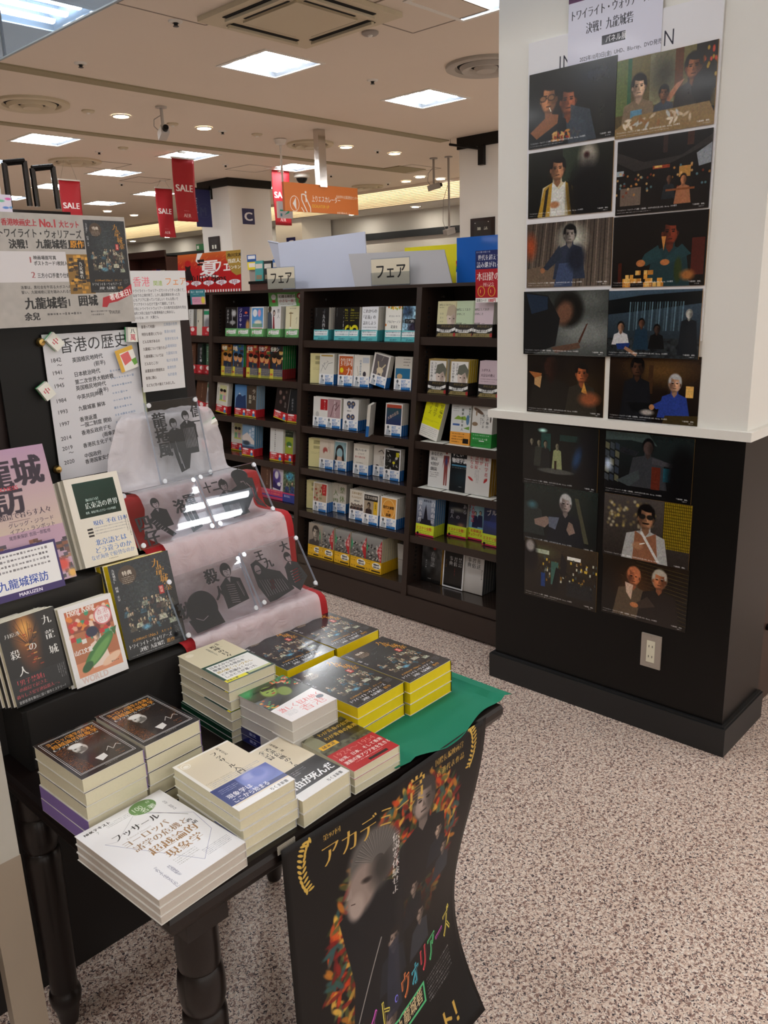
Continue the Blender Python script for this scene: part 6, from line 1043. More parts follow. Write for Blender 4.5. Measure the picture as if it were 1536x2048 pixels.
# paper cuts, painted as masks
def pcut(W, r, f):
    p = Pic(W, r, 'ffffff'); f(p); p.m = np.clip((1 - p.a.mean(2)) * 1.3, 0, 1); return p
K_, Wt = '2a2c2a', 'ffffff'
def blobman(p, x, y, s, hatch=1, seed=0):
    rg = np.random.default_rng(seed)
    p.e(x, y, .62 * s, .72 * s, K_, .03).e(x + .05 * s, y + .2 * s, .4 * s, .5 * s, Wt, .03); p.p([x - .4 * s, y - .1 * s, x - .1 * s, y - .5 * s, x + .5 * s, y - .2 * s, x + .2 * s, y + .05 * s, x - .1 * s, y - .0 * s], K_)
    for d in (-.1, .25): p.l(x + (d - .1) * s, y + .12 * s, x + (d + .1) * s, y + .12 * s, .05 * s, K_)
    p.l(x + .05 * s, y + .15 * s, x + .1 * s, y + .35 * s, .04 * s, K_).l(x - .05 * s, y + .5 * s, x + .2 * s, y + .5 * s, .04 * s, K_)
    p.p([x - .3 * s, y + .7 * s, x + .35 * s, y + .75 * s, x + 1.3 * s, y + 1.2 * s, x + 1.5 * s, y + 3.4 * s, x - 1.2 * s, y + 3.6 * s, x - 1.2 * s, y + 1.3 * s], K_).p([x - .15 * s, y + .8 * s, x + .25 * s, y + .8 * s, x + .05 * s, y + 1.3 * s], Wt)
    if hatch:
        for i in range(9): p.l(x - .5 * s, y + (1.4 + i * .22) * s, x + .45 * s, y + (1.6 + i * .22) * s, .045 * s, Wt)
        p.l(x + .8 * s, y + 1.4 * s, x + 1.1 * s, y + 3 * s, .05 * s, Wt).l(x + .95 * s, y + 1.4 * s, x + 1.2 * s, y + 2.8 * s, .03 * s, Wt)
def fJ(p):
    p.t(.06, .16, .27, '龍捲風', K_, 'B', v=1, sp=.95); blobman(p, .45, .38, .12, 0); p.p([.35, .5, .65, .5, .7, .9, .6, 1.2, .42, 1.25, .36, .9], K_).l(.45, .9, .5, 1.2, .012, Wt).l(.42, .7, .46, 1.1, .012, Wt)
    blobman(p, .72, .28, .12, 1, 2); p.p([.6, .45, .9, .45, .86, .95, .6, .95], K_)
    for i in range(8): p.l(.63 + .03 * i, .5, .63 + .03 * i, .85, .006, Wt)
    p.t(.84, .12, .22, '信', K_, 'B').t(.82, .32, .18, '一', K_, 'B')
def fK(p):
    p.t(.05, .28, .2, '四', K_, 'B').t(.08, .47, .2, '仔', K_, 'B'); blobman(p, .38, .18, .09, 0, 3); p.p([.2, .36, .3, .34, .5, .6, .44, .62], K_)
    for i in range(6): p.l(.26 + .02 * i, .4 + .03 * i, .31 + .02 * i, .38 + .03 * i, .006, Wt)
    p.t(.6, .2, .18, '洛', K_, 'B').t(.76, .16, .18, '軍', K_, 'B').p([.68, .36, .86, .34, .88, .6, .72, .64], K_).l(.74, .38, .76, .6, .01, Wt).l(.8, .38, .82, .58, .01, Wt)
def fL(p):
    p.t(.02, .1, .17, '十二少', K_, 'B', sx=.8); blobman(p, .35, .2, .12, 0, 5); p.p([.45, .3, .7, .22, .78, .45, .6, .62, .48, .6], K_).p([.28, .5, .55, .42, .6, .68, .3, .7], K_)
    for i in range(9): p.l(.32 + .02 * i, .5, .32 + .02 * i, .66, .006, Wt)
    p.e(.68, .12, .14, .09, K_, .05, 10).p([.7, .15, .88, .2, .84, .5, .92, .68, .78, .6, .74, .35], K_).l(.6, .08, .82, -.05, .012, K_).pl([.74, .25, .8, .35, .78, .5, .86, .6], .01, Wt).p([.55, .16, .64, .13, .66, .3, .57, .28], K_)
def fM(p):
    p.t(.02, .28, .19, '狄', K_, 'B').t(.2, .24, .19, '秋', K_, 'B').t(.48, .02, .18, '殺', K_, 'B').t(.53, .24, .16, '人', K_, 'B'); blobman(p, .78, .1, .12, 1, 6); p.e(.32, .42, .2, .2, K_, .02).p([.1, .5, .5, .48, .56, .75, .2, .8], K_).pl([.2, .5, .28, .55, .36, .52], .008, Wt)
def fN(p):
    p.t(.2, .02, .16, '王', K_, 'B').t(.3, .16, .15, '九', K_, 'B').t(.66, .0, .16, '大', K_, 'B'); p.p([.08, .18, .2, .14, .3, .3, .5, .4, .62, .7, .15, .78, .06, .5], K_); blobman(p, .72, .24, .1, 0, 8); p.p([.6, .4, .85, .36, .92, .6, .7, .76, .56, .6], K_)
    for i in range(10): p.l(.12 + .04 * i, .42 + .01 * i, .16 + .04 * i, .68, .006, Wt)
    for i in range(5): p.l(.66, .46 + .04 * i, .84, .44 + .04 * i, .008, Wt)
    p.e(.16, .28, .05, .07, Wt, .05).l(.12, .3, .2, .3, .012, K_)
ACR = clear('acrylic', 'f3f5f6', rough=.01); ACE = mat('acrylic_edge', 'b8c4d4', .15, spec=.8)
CUT = mat('x', '2a2c2a', .6)
def frame(key, x, y, z, w_, h_, lean, yaw, f, lab):
    t = thing('acrylic_frame', lab, 'frame', M=TR(x, y, z) @ RZ(yaw) @ RX(-lean))
    for nm, ya in (('front_pane', -.006), ('rear_pane', -.0025)):
        b = MB(); b.face([(0, ya, 0), (w_, ya, 0), (w_, ya, h_), (0, ya, h_)], 0)
        for q in ([(0, ya, 0), (0, ya + .0025, 0), (w_, ya + .0025, 0), (w_, ya, 0)], [(0, ya, h_), (w_, ya, h_), (w_, ya + .0025, h_), (0, ya + .0025, h_)], [(0, ya, 0), (0, ya, h_), (0, ya + .0025, h_), (0, ya + .0025, 0)], [(w_, ya, 0), (w_, ya + .0025, 0), (w_, ya + .0025, h_), (w_, ya, h_)]): b.face(q, 1)
        part(nm, b, [ACR, ACE], t)
    r = h_ / w_; im = pcut(460, r, f).img('paper_cut_' + key, True); m = cutout('paper_cut_' + key, im, '26282a')
    part('paper_cut', MB().face([(.003, -.0032, .003), (w_ - .003, -.0032, .003), (w_ - .003, -.0032, h_ - .003), (.003, -.0032, h_ - .003)], 0, [(0, 0), (1, 0), (1, 1), (0, 1)]), m, t)
    MG = mat('magnet_cap', 'dfe4ea', .15, .3)
    for mx, mz in ((.007, .007), (w_ - .007, .007), (.007, h_ - .007), (w_ - .007, h_ - .007)):
        part('screw_cap', MB().cyl((mx, -.010, mz), (mx, -.006, mz), .0052, .0052, 14).cyl((mx, -.0105, mz), (mx, -.010, mz), .0028, .0028, 10), MG, t)
frame('a', .935, 1.556, 1.104, .132, .181, 11.9, -1.2, fJ, 'portrait acrylic frame with a two-figure black paper cut, topmost of the display')
frame('b', .803, 1.441, 1.009, .187, .123, 28.6, 2.8, fK, 'landscape acrylic frame with black paper cut, left one of the middle row')
frame('c', .993, 1.443, 1.011, .168, .126, 29.6, 2.6, fL, 'landscape acrylic frame with glare and black paper cut, right one of the middle row')
frame('d', .824, 1.343, .834, .194, .128, 24.6, 3.3, fM, 'landscape acrylic frame with a coat figure paper cut, left one of the bottom row')
frame('e', 1.021, 1.344, .843, .168, .128, 30.6, 1.2, fN, 'landscape acrylic frame with two seated figures paper cut, right one of the bottom row')
# ---------------------------------------------------------------- dark cabinet behind, board, cards, tiles
CABW = mat('dark_cabinet_wood', '261a17', .5, spec=.3, coat=0, var=.12, vscale=6)
cb_ = thing('tall_cabinet', 'dark wooden cabinet standing behind the stepped display', 'cabinet', (0, 0, 0))
part('body', MB().box(-.35, 1.652, .0, 1.112, 2.1, 1.50), CABW, cb_); part('plinth', MB().box(-.33, 1.622, .0, 1.09, 1.652, .68), mat('plinth_black', '120e0d', .5), cb_)
part('acrylic_pocket', MB().box(.752, 1.640, 1.10, 1.08, 1.646, 1.455).box(.66, 1.640, 1.10, .752, 1.646, 1.455), mat('smoked_sheet', '141413', .4, spec=.25), cb_)
for px, py in ((81.5, 684.5), (115, 939)): p_ = on(px, py, Y=1.634); part('brass_knob', MB().lathe([(.001, .012), (.006, .011), (.009, .005), (.008, 0), (.004, -.002)], 16), BRASS, cb_, True, M=TR(p_.x, 1.638, p_.z) @ RX(90))
part('pocket_card', MB().box(.86, 1.638, 1.13, .97, 1.6395, 1.31), mat('pale_green_paper', 'b8bc94', .7), cb_)
p = Pic(520, 1.414, 'dadbe0').t(.15, .04, .155, '香港の歴史', '15151a', '', sx=.95, rot=-2); rows = [('1842', .22, '英国植民地時代', .235), ('～', .27, '(前半)', .285), ('1941', .34, '日本統治時代', .375), ('～', .40, None, 0), ('1945', .465, '第二次世界大戦終戦', .45), (None, 0, '英国植民地時代', .51), (None, 0, '(後半)', .555), ('1984', .61, '中英共同声明', .60), ('1993', .72, '九龍城塞 解体', .71), ('1997', .84, '香港返還', .82), (None, 0, '一国二制度 開始', .88), ('2014', .98, '香港反政府デモ', .955), (None, 0, '(雨傘運動)', 1.005), ('2019', 1.08, '香港民主化デモ', 1.085), ('～', 1.13, None, 0), ('2020', 1.22, '中国政府', 1.19), (None, 0, '香港国家安全維持法施行', 1.25)]
for a_, ya, b_, yb in rows:
    if a_: p.t(.05 + (.06 if a_ == '～' else 0), ya, .055, a_, '1c1c20', '', sx=1.0, rot=-4)
    if b_: p.t(.27 + (.22 if b_[0] == '(' else .0), yb, .052, b_, '1c1c20', 'b', sx=.9, rot=-4)
for i in range(12): p.mt(.66, .40 + .075 * i, .28, 1, .03, '6c84a8', .8, .7, rot=-4)
a_ = on(86.6, 669.4, Y=1.635); hc = sheet('history_card', .21, .297, p, 'white handwritten Hong Kong history timeline sheet fixed to the dark cabinet', 'card', TR(.750, 1.634, a_.z - .297) @ RY(0), .001)
p = Pic(420, .74, 'dedfe0').t(.08, .08, .15, '香港', 'e87080', '', sx=.95).t(.42, .14, .08, '関連', '88b030', '').t(.62, .09, .13, 'フェア', 'e88838', '')
for i, tt in enumerate(['トワイライト・ウォリアーズでハマってずっと熱くて…', '仙台での上映が終了。しかし最近興味を持った方', 'にもアジアに浸っていてほしい！そんな思いで', 'アジアタイトルだけで並べて継続してます。', '7月にトワイライトウォリアーズの再内初出版本を売出', '8月と9月に仙台でも香港映画の上映あるし', 'いいなぁ…!!!!　　　大瀬さん']): p.t(.06, .26 + .064 * i, .05, tt, '303034', '', sx=.74)
q = [on(263, 646, Y=1.60), on(376.9, 639, Y=1.60), on(370.2, 541, Y=1.60), on(255, 542.4, Y=1.60)]; sheet('handwritten_card', q[1].x - q[0].x, .106, p, 'white handwritten card with pink, green and orange heading above the cabinet', 'card', TR(q[0].x, 1.600, q[0].z) @ RX(1.5), .001)
p = Pic(360, 1.47, 'dedede')
for i, (a_, b_) in enumerate([('香港って何語?', '広東語の世界'), ('特別な香港とどちら?', '香港の秘密'), ('どんな本があるの', '香港を知る本'), ('九龍城について知りたい', '九龍城探訪'), ('九龍城塞については', '九龍城の本'), ('どんなところ?', '転がる香港'), ('返還直前の雰囲気は', '香港世界'), ('香港に関心', '私的香港'), ('などなど色々揃えてみました。', '')]): p.t(.08, .08 + .152 * i, .072, a_, '3c3430', 'b', sx=.7).t(.60, .05 + .152 * i, .072, b_, '7c90b0', '', sx=.75)
sheet('handwritten_card', .108, .152, p, 'tall white handwritten list card hanging below the pink-headed card', 'card', TR(on(286.4, 784.9, Y=1.62).x, 1.6195, on(286.4, 784.9, Y=1.62).z) @ RX(1.5), .001)
p = Pic(800, .60, 'b2ada8').n(.02, .05).t(-.02, .03, .085, '香港映画史上', 'a82830', 'B', sx=.78).t(.36, .01, .115, 'No.1', 'b02830', 'B', sx=.9).t(.56, .035, .08, '大ヒット', 'a82830', 'B', sx=.9)
p.t(-.10, .12, .105, 'トワイライト・ウォリアーズ', '141414', 'm', sx=.66).t(.0, .22, .1, '決戦！', '141414', 'm', sx=.85).t(.30, .22, .1, '九龍城砦', '141414', 'm', sx=.92).r(.57, .225, .70, .31, '141010').t(.58, .225, .075, '原作', 'e09818', 'B', sx=.8)
p.r(0, .34, .50, .47, 'd4d2d4').t(.17, .345, .055, '1', '9c4848', 'm').t(.21, .345, .035, '映画場面写真', '202020', 'B').t(.21, .38, .035, 'ポストカード1枚封入！', '202020', 'B', sx=.85).t(.17, .42, .055, '2', '9c4848', 'm').t(.21, .43, .035, '三方小口手塗り仕様！', '202020', 'B', sx=.85)
p.t(.1, .485, .026, '信一は、黒社会を牛耳る大ボスへの', '202020', '').t(.1, .51, .026, '誓い、九龍城砦に足を踏み入れるか!?', '202020', '').t(.0, .535, .0, '').e(.1, .4, .05, .05, '6c5030', .05)
m_ = Pic(160, 1.4, '8c6828')
for i in range(60): a = m_.rng.uniform(0, 1, 2); m_.r(a[0], a[1] * 1.3, a[0] + .15, a[1] * 1.3 + .1, ['c89030', '4c3818', 'e0a840', '302010'][i % 4])
m_.r(.4, .2, .68, .9, '181410').t(.45, .25, .15, '九龍城砦', 'f0f0e8', 'm', v=1); cv_ = alley_cover(170, 1.42)
def paste(dst, src, x, y):
    X, Y = int(x * dst.W), int(y * dst.W); h_ = min(src.H, dst.H - Y); w_ = min(src.W, dst.W - X); dst.a[Y:Y + h_, X:X + w_] = src.a[:h_, :w_]
a = on(245, 435, Y=1.585); c = on(262, 643, Y=1.585)
BW, BHt = .40, a.z - c.z; p2 = Pic(900, BHt / BW, 'b0aca6'); p2.n(.02, .03)
def bt(x, y, s_, t_, c_='141414', st='m', sx=.8, rot=0): p2.t(1 - (245 - x) / 455, (y - 430) / 455, s_ / 455, t_, c_, st, sx=sx, rot=rot)
def br(x0, y0, x1, y1, c_): p2.r(1 - (245 - x0) / 455, (y0 - 430) / 455, 1 - (245 - x1) / 455, (y1 - 430) / 455, c_)
bt(-40, 442, 15, '香港映画史上', 'a82830', 'B', .84); bt(41, 437, 23, 'No.1', 'b02830', 'B', .84); bt(85, 442, 16, '大ヒット', 'a82830', 'B', .74)
bt(-52, 461, 20, 'トワイライト・ウォリアーズ', st='b', sx=.72); bt(-30, 483, 20, '決戦！', sx=.85, st='B'); bt(28, 482, 20, '九龍城砦」', sx=.88, st='B'); br(102, 483, 140, 502, '141010'); bt(105, 483, 17, '原作', 'e09818', 'B', .98)
br(-120, 508, 92, 571, 'd6d4d6'); bt(7, 515, 18, '1', '9c4848', 'm', 1); bt(18, 516, 9, '映画場面写真', '202020', 'b', .95); bt(18, 527, 10, 'ポストカード1枚封入！', '202020', 'b', .8); bt(9, 546, 18, '2', '9c4848', 'm', 1); bt(22, 552, 11, '三方小口手塗り仕様！', '202020', 'b', .75)
bt(-18, 578, 7.5, '洛軍は、黒社会を牛耳る大ボスへの', st='', sx=.95); bt(-18, 588, 7.5, '誓い、九龍城砦に足を踏み入れるか!?', st='', sx=.95); bt(-14, 602, 26, '九龍城砦', st='B', sx=.92); bt(84, 604, 22, 'Ⅰ', st='m', sx=.9); bt(108, 600, 25, '囲城', st='B', sx=.95); bt(-18, 634, 17, '余兒', st='B', sx=1.0); p2.mt(1 - 212 / 455, .46, .2, 1, .015, '303030'); bt(180, 636, 8.5, '早川書房', st='m', sx=.85); p2.mt(.76, .455, .1, 2, .01, '404040')
def resamp(src, W, H): q_ = Pic(W, H / W); q_.a = src.a[np.linspace(0, src.H - 1, H).astype(int)][:, np.linspace(0, src.W - 1, W).astype(int)]; q_.H = H; return q_
paste(p2, resamp(m_, 118, 168), 1 - 152 / 455, (513 - 430) / 455); paste(p2, resamp(alley_cover(300, 1.55), 200, 310), 1 - 103 / 455, .02)
p2.p([1 - 80 / 455, .435, 1 - 76 / 455, .39, 1 - 30 / 455, .365, 1.0, .325, 1.0, .375, 1 - 40 / 455, .41, 1 - 62 / 455, .418, 1 - 68 / 455, .437], 'b01c28'); bt(184, 600, 16, '著者来日！', 'f8f4f0', 'B', .82, -13)
sheet('promotion_board', BW, BHt, p2, 'large grey poster board with a dark book cover and heavy lettering, top left', 'poster board', TR(a.x - BW, 1.585, c.z) @ RX(0), .006)
# mahjong tiles used as magnets
TILE = mat('tile_ivory', 'e8e8dc', .25, coat=.4); TG = mat('tile_green', '2c9c50', .25, coat=.4)
def tile(px, py, rot, kind, lab, Y=1.632, yaw=0):
    pc = on(px, py, Y=Y); W_, H_ = .0235, .031; t = thing('mahjong_tile', lab, 'mahjong tile', M=TR(pc.x, Y, pc.z) @ RZ(yaw) @ RY(rot))
    q = Pic(96, 1.32, 'ecece2')
    if kind == '中': q.t(.2, .3, .62, '中', 'c02840', 'm')
    elif kind == '萬': q.t(.25, .08, .5, '八', '1c2c30', 'm').t(.2, .6, .6, '萬', 'c02840', 'b')
    else: q.t(.2, .3, .62, kind, 'c02840', 'm')
    m = covermat('tile_' + kind, q, .25, .4) if ('print_tile_' + kind) not in _M else _M['print_tile_' + kind]
    part('face', MB().box(-W_ / 2, -.014, -H_ / 2, W_ / 2, -.005, H_ / 2, 1, {'-y': 0}), [m, TILE], t); part('back', MB().box(-W_ / 2, -.005, -H_ / 2, W_ / 2, -.0005, H_ / 2), TG, t)
tile(105, 683.5, -42, '中', 'ivory tile with a red character on the top left corner of the timeline sheet'); tile(259, 669, 4, '萬', 'ivory tile with black and red characters on the top right of the timeline sheet'); tile(88, 782, -32, '中', 'ivory tile with a red character on the dark cabinet left of the timeline sheet')
pc = on(412, 847, Y=1.60); t = thing('mahjong_tile', 'green-backed tile on the right shoulder of the white cloth', 'mahjong tile', M=TR(1.118, 1.618, pc.z) @ RZ(50) @ RY(35) @ RX(60)); part('face', MB().box(-.012, -.014, -.0155, .012, -.005, .0155), TILE, t); part('back', MB().box(-.012, -.005, -.0155, .012, -.0005, .0155), TG, t)
fl = MB(); o_ = on(262, 725, Y=1.625); q = Pic(120, 1.2, 'e4b43c').r(.2, .22, 1, 1.2, 'f0efe8').p([.22, .3, .7, .24, .75, .75, .3, .9], 'e06868').p([.72, .72, 1, .68, 1, 1.0, .8, 1.05], '68a838')
sheet('colour_card', .043, .048, q, 'small folded card in yellow, red and green on the timeline sheet', 'card', TR(o_.x - .025, 1.6245, o_.z - .02) @ RY(-14), .001)
# ---------------------------------------------------------------- film poster hanging from the table edge
p = Pic(900, 1.40, '100e0e')
def laurel(cx, cy, s_, f):
    for i in range(12):
        t = -1.25 + i * .21; x = cx - f * .042 * s_ * math.cos(t); y = cy + .095 * s_ * math.sin(t); a_ = math.degrees(math.atan2(math.cos(t) * .095, f * math.sin(t) * .042))
        for d in (-1, 1): p.e(x + d * .009 * s_, y - .002, .0125 * s_, .0048 * s_, 'd0ac50', .1, -a_ * 1.0 + d * 38 if f > 0 else 180 - a_ + d * 38)
rg = p.rng
for i in range(1500):
    a = rg.uniform(-1, 1, 2)
    if a @ a > 1: continue
    x, y = .50 + .36 * a[0] - .10 * a[1], .48 + .42 * a[1]; p.e(x, y, .018 + .014 * abs(a[0]), .010, ['8c1c18', 'c07828', '3c4424', 'd0481c', '5c6438', 'e0b048', '305858', '741414'][i % 8], .3, i * 47, .85)
p.e(.55, .80, .24, .26, '100e0e', .5)
p.fig(.63, .16, .13, '9c8c84', '3c3836', '1c1a1c', -1, tall=3.0, w=1.9); p.p([.2, .4, .36, .34, .52, .42, .56, .9, .5, 1.2, .22, 1.2, .26, .7], '15161a', 1, 3)
p.e(.37, .25, .12, .13, '5f5b58', .12, -20).e(.31, .33, .075, .10, '94847c', .2, 18).e(.28, .39, .035, .05, 'a89890', .3).e(.37, .31, .02, .03, '8c7c74', .2)
p.e(.40, .30, .05, .07, '3a3735', .6); 
for i in range(64): a_ = -2.7 + i * .036; x0_, y0_ = .385 + .03 * math.cos(a_), .27 + .03 * math.sin(a_); p.l(x0_, y0_, x0_ + .088 * math.cos(a_), y0_ + .10 * math.sin(a_), .0035, ['7c7874', '3a3836', '9a9692', '565250'][i % 4], .45)
p.e(.33, .31, .022, .01, '2c2422', .5, 15).p([.26, .30, .235, .335, .262, .34], '9c8c84').l(.255, .365, .275, .372, .004, '4c3c38')
for (x, y, s_) in ((.60, .53, .055), (.66, .70, .06), (.47, .66, .07), (.74, .36, .05), (.80, .48, .05), (.3, .95, .08), (.44, 1.0, .08)): p.fig(x, y, s_, ['8c7a70', 'b09888'][int(x * 10) % 2], '1c1818', ['20242c', '30343c', '181a20'][int(y * 10) % 3], tall=3.0, face=1)
p.l(.40, .60, .22, .98, .006, '989490').p([.44, .68, .5, .66, .52, 1.0, .42, 1.0], '2c3040', .8, 1)
laurel(.11, .115, 1.0, 1); laurel(.885, .09, 1.0, -1)
p.t(.14, .065, .095, 'アカデミー', 'd0a850', 'm', sx=.86).t(.535, .03, .125, '賞', 'd0a850', 'm', sx=.8).t(.155, .035, .024, '第97回', 'd0a850', 'm').t(.665, .045, .015, '®', 'd0a850')
p.t(.69, .03, .032, '国際長編映画賞', 'd0a850', 'm', sx=.72, sp=1.05).t(.70, .08, .032, '香港代表作品', 'd0a850', 'm', sx=.8, sp=1.1).t(.455, .20, .038, '伝説を体験せよ', 'dcd8d4', 'm', v=1, sp=.98)
neon = ['ff5060', 'ff9050', 'f0e060', '60e890', '50d0e8', '8080f8', 'e060d0']
for i, c in enumerate('トワイライト・ウォリアーズ'):
    x, y = .02 + .07 * i, .885; col = neon[(i * 3 + 1) % 7]
    p.ch(c, x - .002, y - .003, .138, col, 'B', .53, -4, .35); p.ch(c, x, y, .13, col, 'B', .55, -4, 1); p.ch(c, x + .001, y, .13, '1c1416', 't', .55, -4, .85)
p.r(.45, 1.045, .68, 1.135, '60d890', .9).r(.46, 1.055, .67, 1.125, '141414').t(.47, 1.05, .068, '九龍城砦', 'e8d0a0', 'b', sx=.7).mt(.70, 1.06, .2, 7, .010, 'a0a0a0').t(.48, 1.25, .10, '大ヒット！', 'd0a850', 'B', sx=.85).t(.1, 1.26, .08, '動員突破', 'd0a850', 'B', sx=.9)
a = on(562.4, 1695.8, Y=.838); c = on(971.8, 1433, Y=.838); PW = c.x - a.x; n1, n2 = 46, 40; rows = []; a.x, PW = .638, .512
for i in range(n1):
    v = i / (n1 - 1); z = .704 - v * PW * 1.365; row = []
    for j in range(n2):
        u = j / (n2 - 1); bulge = .082 * math.sin(PI * v ** 1.6) * u ** 1.8; fold = .010 * (1 - abs(u - .5) * 2) * (1 if u < .5 else .8)
        row.append((a.x + u * PW + .012 * v * (1 - u), .836 - fold + bulge, max(z, .004)))
    rows.append(row)
fp = solid('film_poster', MB().grid(rows), covermat('film_poster', p, .5, 0, .3), 'tall black film poster with gold laurels hanging from the front edge of the table', 'poster', smooth=True)
md = fp.modifiers.new('thickness', 'SOLIDIFY'); md.thickness = .0006; md.offset = -1
part('tape', MB().box(a.x - .004, .838, a.z - .01, a.x + .03, .8395, a.z + .004), clear('tape', 'e8e4d8', opac=.2), fp)
# pale display post at the left edge, in front of the table leg
POST = mat('beige_post', '8c8070', .35, .1); q0, q1 = on(0, 1756, Y=1.02), on(49, 1756, Y=1.02)
ps = thing('display_post', 'slim beige metal display post at the bottom left edge beside the table leg', 'post', (q1.x - .045, 1.02, 0)); part('upright', MB().box(0, 0, .0, .045, .02, .78), POST, ps); part('flange', MB().box(-.05, .03, 0, -.045, .06, .78), mat('pale_flange', 'b8ac94', .4), ps)
part('lit_upper_part', MB().box(-.06, 0, .78, .044, .022, 1.0), mat('lit_post_pale', 'a9a69c', .45), ps); part('foot', MB().box(-.06, -.06, 0, .06, .16, .012), DARKM, ps)  # upper post in a paler colour standing in for light reflected on it
# ---------------------------------------------------------------- pictures on the near pillar
bd0, bd1 = on(1060.5, 85, X=PX0), on(1440, -10, X=PX0); bb = on(1405, 682, X=PX0)
p = Pic(900, 1.52, 'ebebee').t(.178, .075, .098, 'INFORMATION', '1c1a2c', 't', sx=.74, sp=1.22)
sheet('notice_board', bd0.y - 1.0, 2.246 - bb.z, p, 'large white foam notice board with thin capital heading on the white pillar', 'notice board', TR(PX0 - .0012, bd0.y, bb.z) @ RZ(-90), .007, 'd8d8d6', .6)
XB = PX0 - .0092
p = Pic(520, .92, 'dfe0f0').r(0, 0, 1, .30, '2c2048').g(.0, .0, 1, .3, '241c40', '5c2c58').r(.03, 0, .2, .26, '101410').mt(.05, .02, .13, 6, .03, '8c9c80').t(.55, .13, .08, '刊行記念', 'f0ecf4', 'b').t(.4, .04, .05, '余兒・著 単行本 香港', 'f0ecf4', 'b').t(.02, .36, .105, FILM, '20202c', 'm', sx=.62).t(.2, .50, .11, FORT, '20202c', 'm', sx=.66).r(.38, .66, .63, .74, '20202c').t(.42, .663, .07, 'パネル展', 'f0f0f4', 'b', sx=.8).t(.14, .8, .05, '2025年10月3日(金)  UHD、Blu-ray、DVD発売', '30303c', '', sx=.86)
a = on(1134.8, 137.5, X=XB); c = on(1327, 0, X=XB); sheet('notice_sheet', a.y - c.y, (a.y - c.y) * .92, p, 'lilac white announcement sheet with purple top strip pinned over the notice board heading', 'notice', TR(XB, a.y, a.z - .012) @ RZ(-90), .001)
PH = [((1058, 300), (1236, 110), 'two men close together in the dark, one with glasses'), ((1230, 279), (1439, 78), 'people preparing food at a bright table'), ((1057, 438), (1229, 281), 'a youth in a striped vest over a white shirt'), ((1231, 432), (1428, 255), 'a night alley food stall with orange lights'), ((1054, 575.6), (1227, 434), 'a masked figure in denim between metal sheets'), ((1223.6, 575.6), (1419.7, 418), 'a man stacking glowing blocks'), ((1047.7, 707.7), (1219, 579), 'a man bending down with a knife'), ((1214.5, 713), (1407, 577), 'four people in a blue-lit courtyard'), ((1054, 822.5), (1211, 714), 'two men in orange light with banknotes'), ((1216, 837.3), (1404, 714), 'a grey-haired man in blue beside a warm lamp'),
      ((1045.9, 964.8), (1199, 857), 'a greenish room with a round table'), ((1208, 982.9), (1390.8, 878), 'a man swinging his arms before a tiled wall'), ((1047.7, 1079.9), (1197, 981), 'a grey-haired man holding out both palms'), ((1205, 1109.5), (1386, 1009), 'a man in sunglasses and a white jacket'), ((1048.8, 1187), (1196.5, 1105), 'a crowded fight in a bright yellow room'), ((1202.6, 1221.7), (1379, 1141), 'two older men bowing foreheads together')]
for k, (bl, trp, d) in enumerate(PH):
    low = k >= 10; X = XB - .0004 if k < 8 else (PX0 - .0006); a = on(*bl, X=X); c = on(*trp, X=X); w_ = a.y - c.y; h_ = min(max(c.z - a.z, .15), .222)
    z0 = c.z - h_ if k < 2 else a.z
    sheet('photo_print', w_, h_, still(k), f'glossy photo panel of {d}', 'photo', TR(X, a.y, z0) @ RZ(-90) @ RX(.35 if 6 <= k < 8 else .15), .003 if k < 8 else .0015, '302c28' if not k % 3 else 'a8803c', .22)
# wall outlet
o_ = on(1281.6, 1328, X=PX0); t = thing('wall_outlet', 'beige double power outlet plate low on the black pillar', 'power outlet', M=TR(PX0 - .0002, o_.y, o_.z) @ RZ(-90))
part('plate', MB().box(0, -.006, 0, .07, 0, .12).box(.001, -.007, .116, .069, -.006, .119), mat('outlet_plate', 'a59a8e', .4), t); part('insert', MB().box(.0205, -.0075, .02, .0495, -.006, .098), mat('outlet_insert', 'e4dfc8', .4), t)
b = MB()
for z in (.037, .074):
    for x in (.028, .040): b.box(x, -.0079, z, x + .002, -.0074, z + .008)
part('slots', b, HOLE, t); part('screws', MB().cyl((.035, -.0062, .008), (.035, -.0068, .008), .002, .002, 8).cyl((.035, -.0062, .112), (.035, -.0068, .112), .002, .002, 8), GREYP, t)

# ---------------------------------------------------------------- signs and banners hanging from the ceiling
a, c = on(567, 363, Y=6.56), on(715, 379, Y=6.56); bl = on(568, 421, Y=6.56)
p = Pic(700, (a.z - bl.z) / (c.x - a.x), 'dc7c38'); p.e(.125, .19, .06, .072, 'f4ece4', .02).e(.125, .19, .054, .066, 'dc7c38', .02).p([.10, .19, .145, .13, .145, .25], 'f4ece4').pl([.22, .1, .26, .1, .33, .22, .33, .27, .29, .27, .22, .15, .22, .1], .012, 'f4ece4').e(.275, .08, .012, .012, 'f4ece4').r(.268, .1, .284, .17, 'f4ece4').l(.21, .22, .25, .27, .01, 'f4ece4').t(.35, .10, .065, '上りエスカレーター', 'f8f0e8', 'b', sx=.68).t(.35, .18, .04, 'ESCALATOR UP', 'e8c038', 'b', sx=.8).t(.24, .26, .06, '上り', 'f8f0e8', 'b').t(.36, .26, .07, '1～6階', 'f8f0e8', 'b', sx=.85).t(.69, .08, .034, '仙台市中小企業活性化センター', 'f8f0e8', 'b', sx=.66).t(.69, .24, .034, '市民活動サポート', 'f8f0e8', 'b', sx=.7).t(.69, .29, .034, '仙台市民サービスセンター', 'f8f0e8', 'b', sx=.7)
t = thing('hanging_sign', 'orange escalator direction sign on a steel post hanging from the ceiling', 'sign', (a.x, 6.56, bl.z)); hh = a.z - bl.z; ww = c.x - a.x
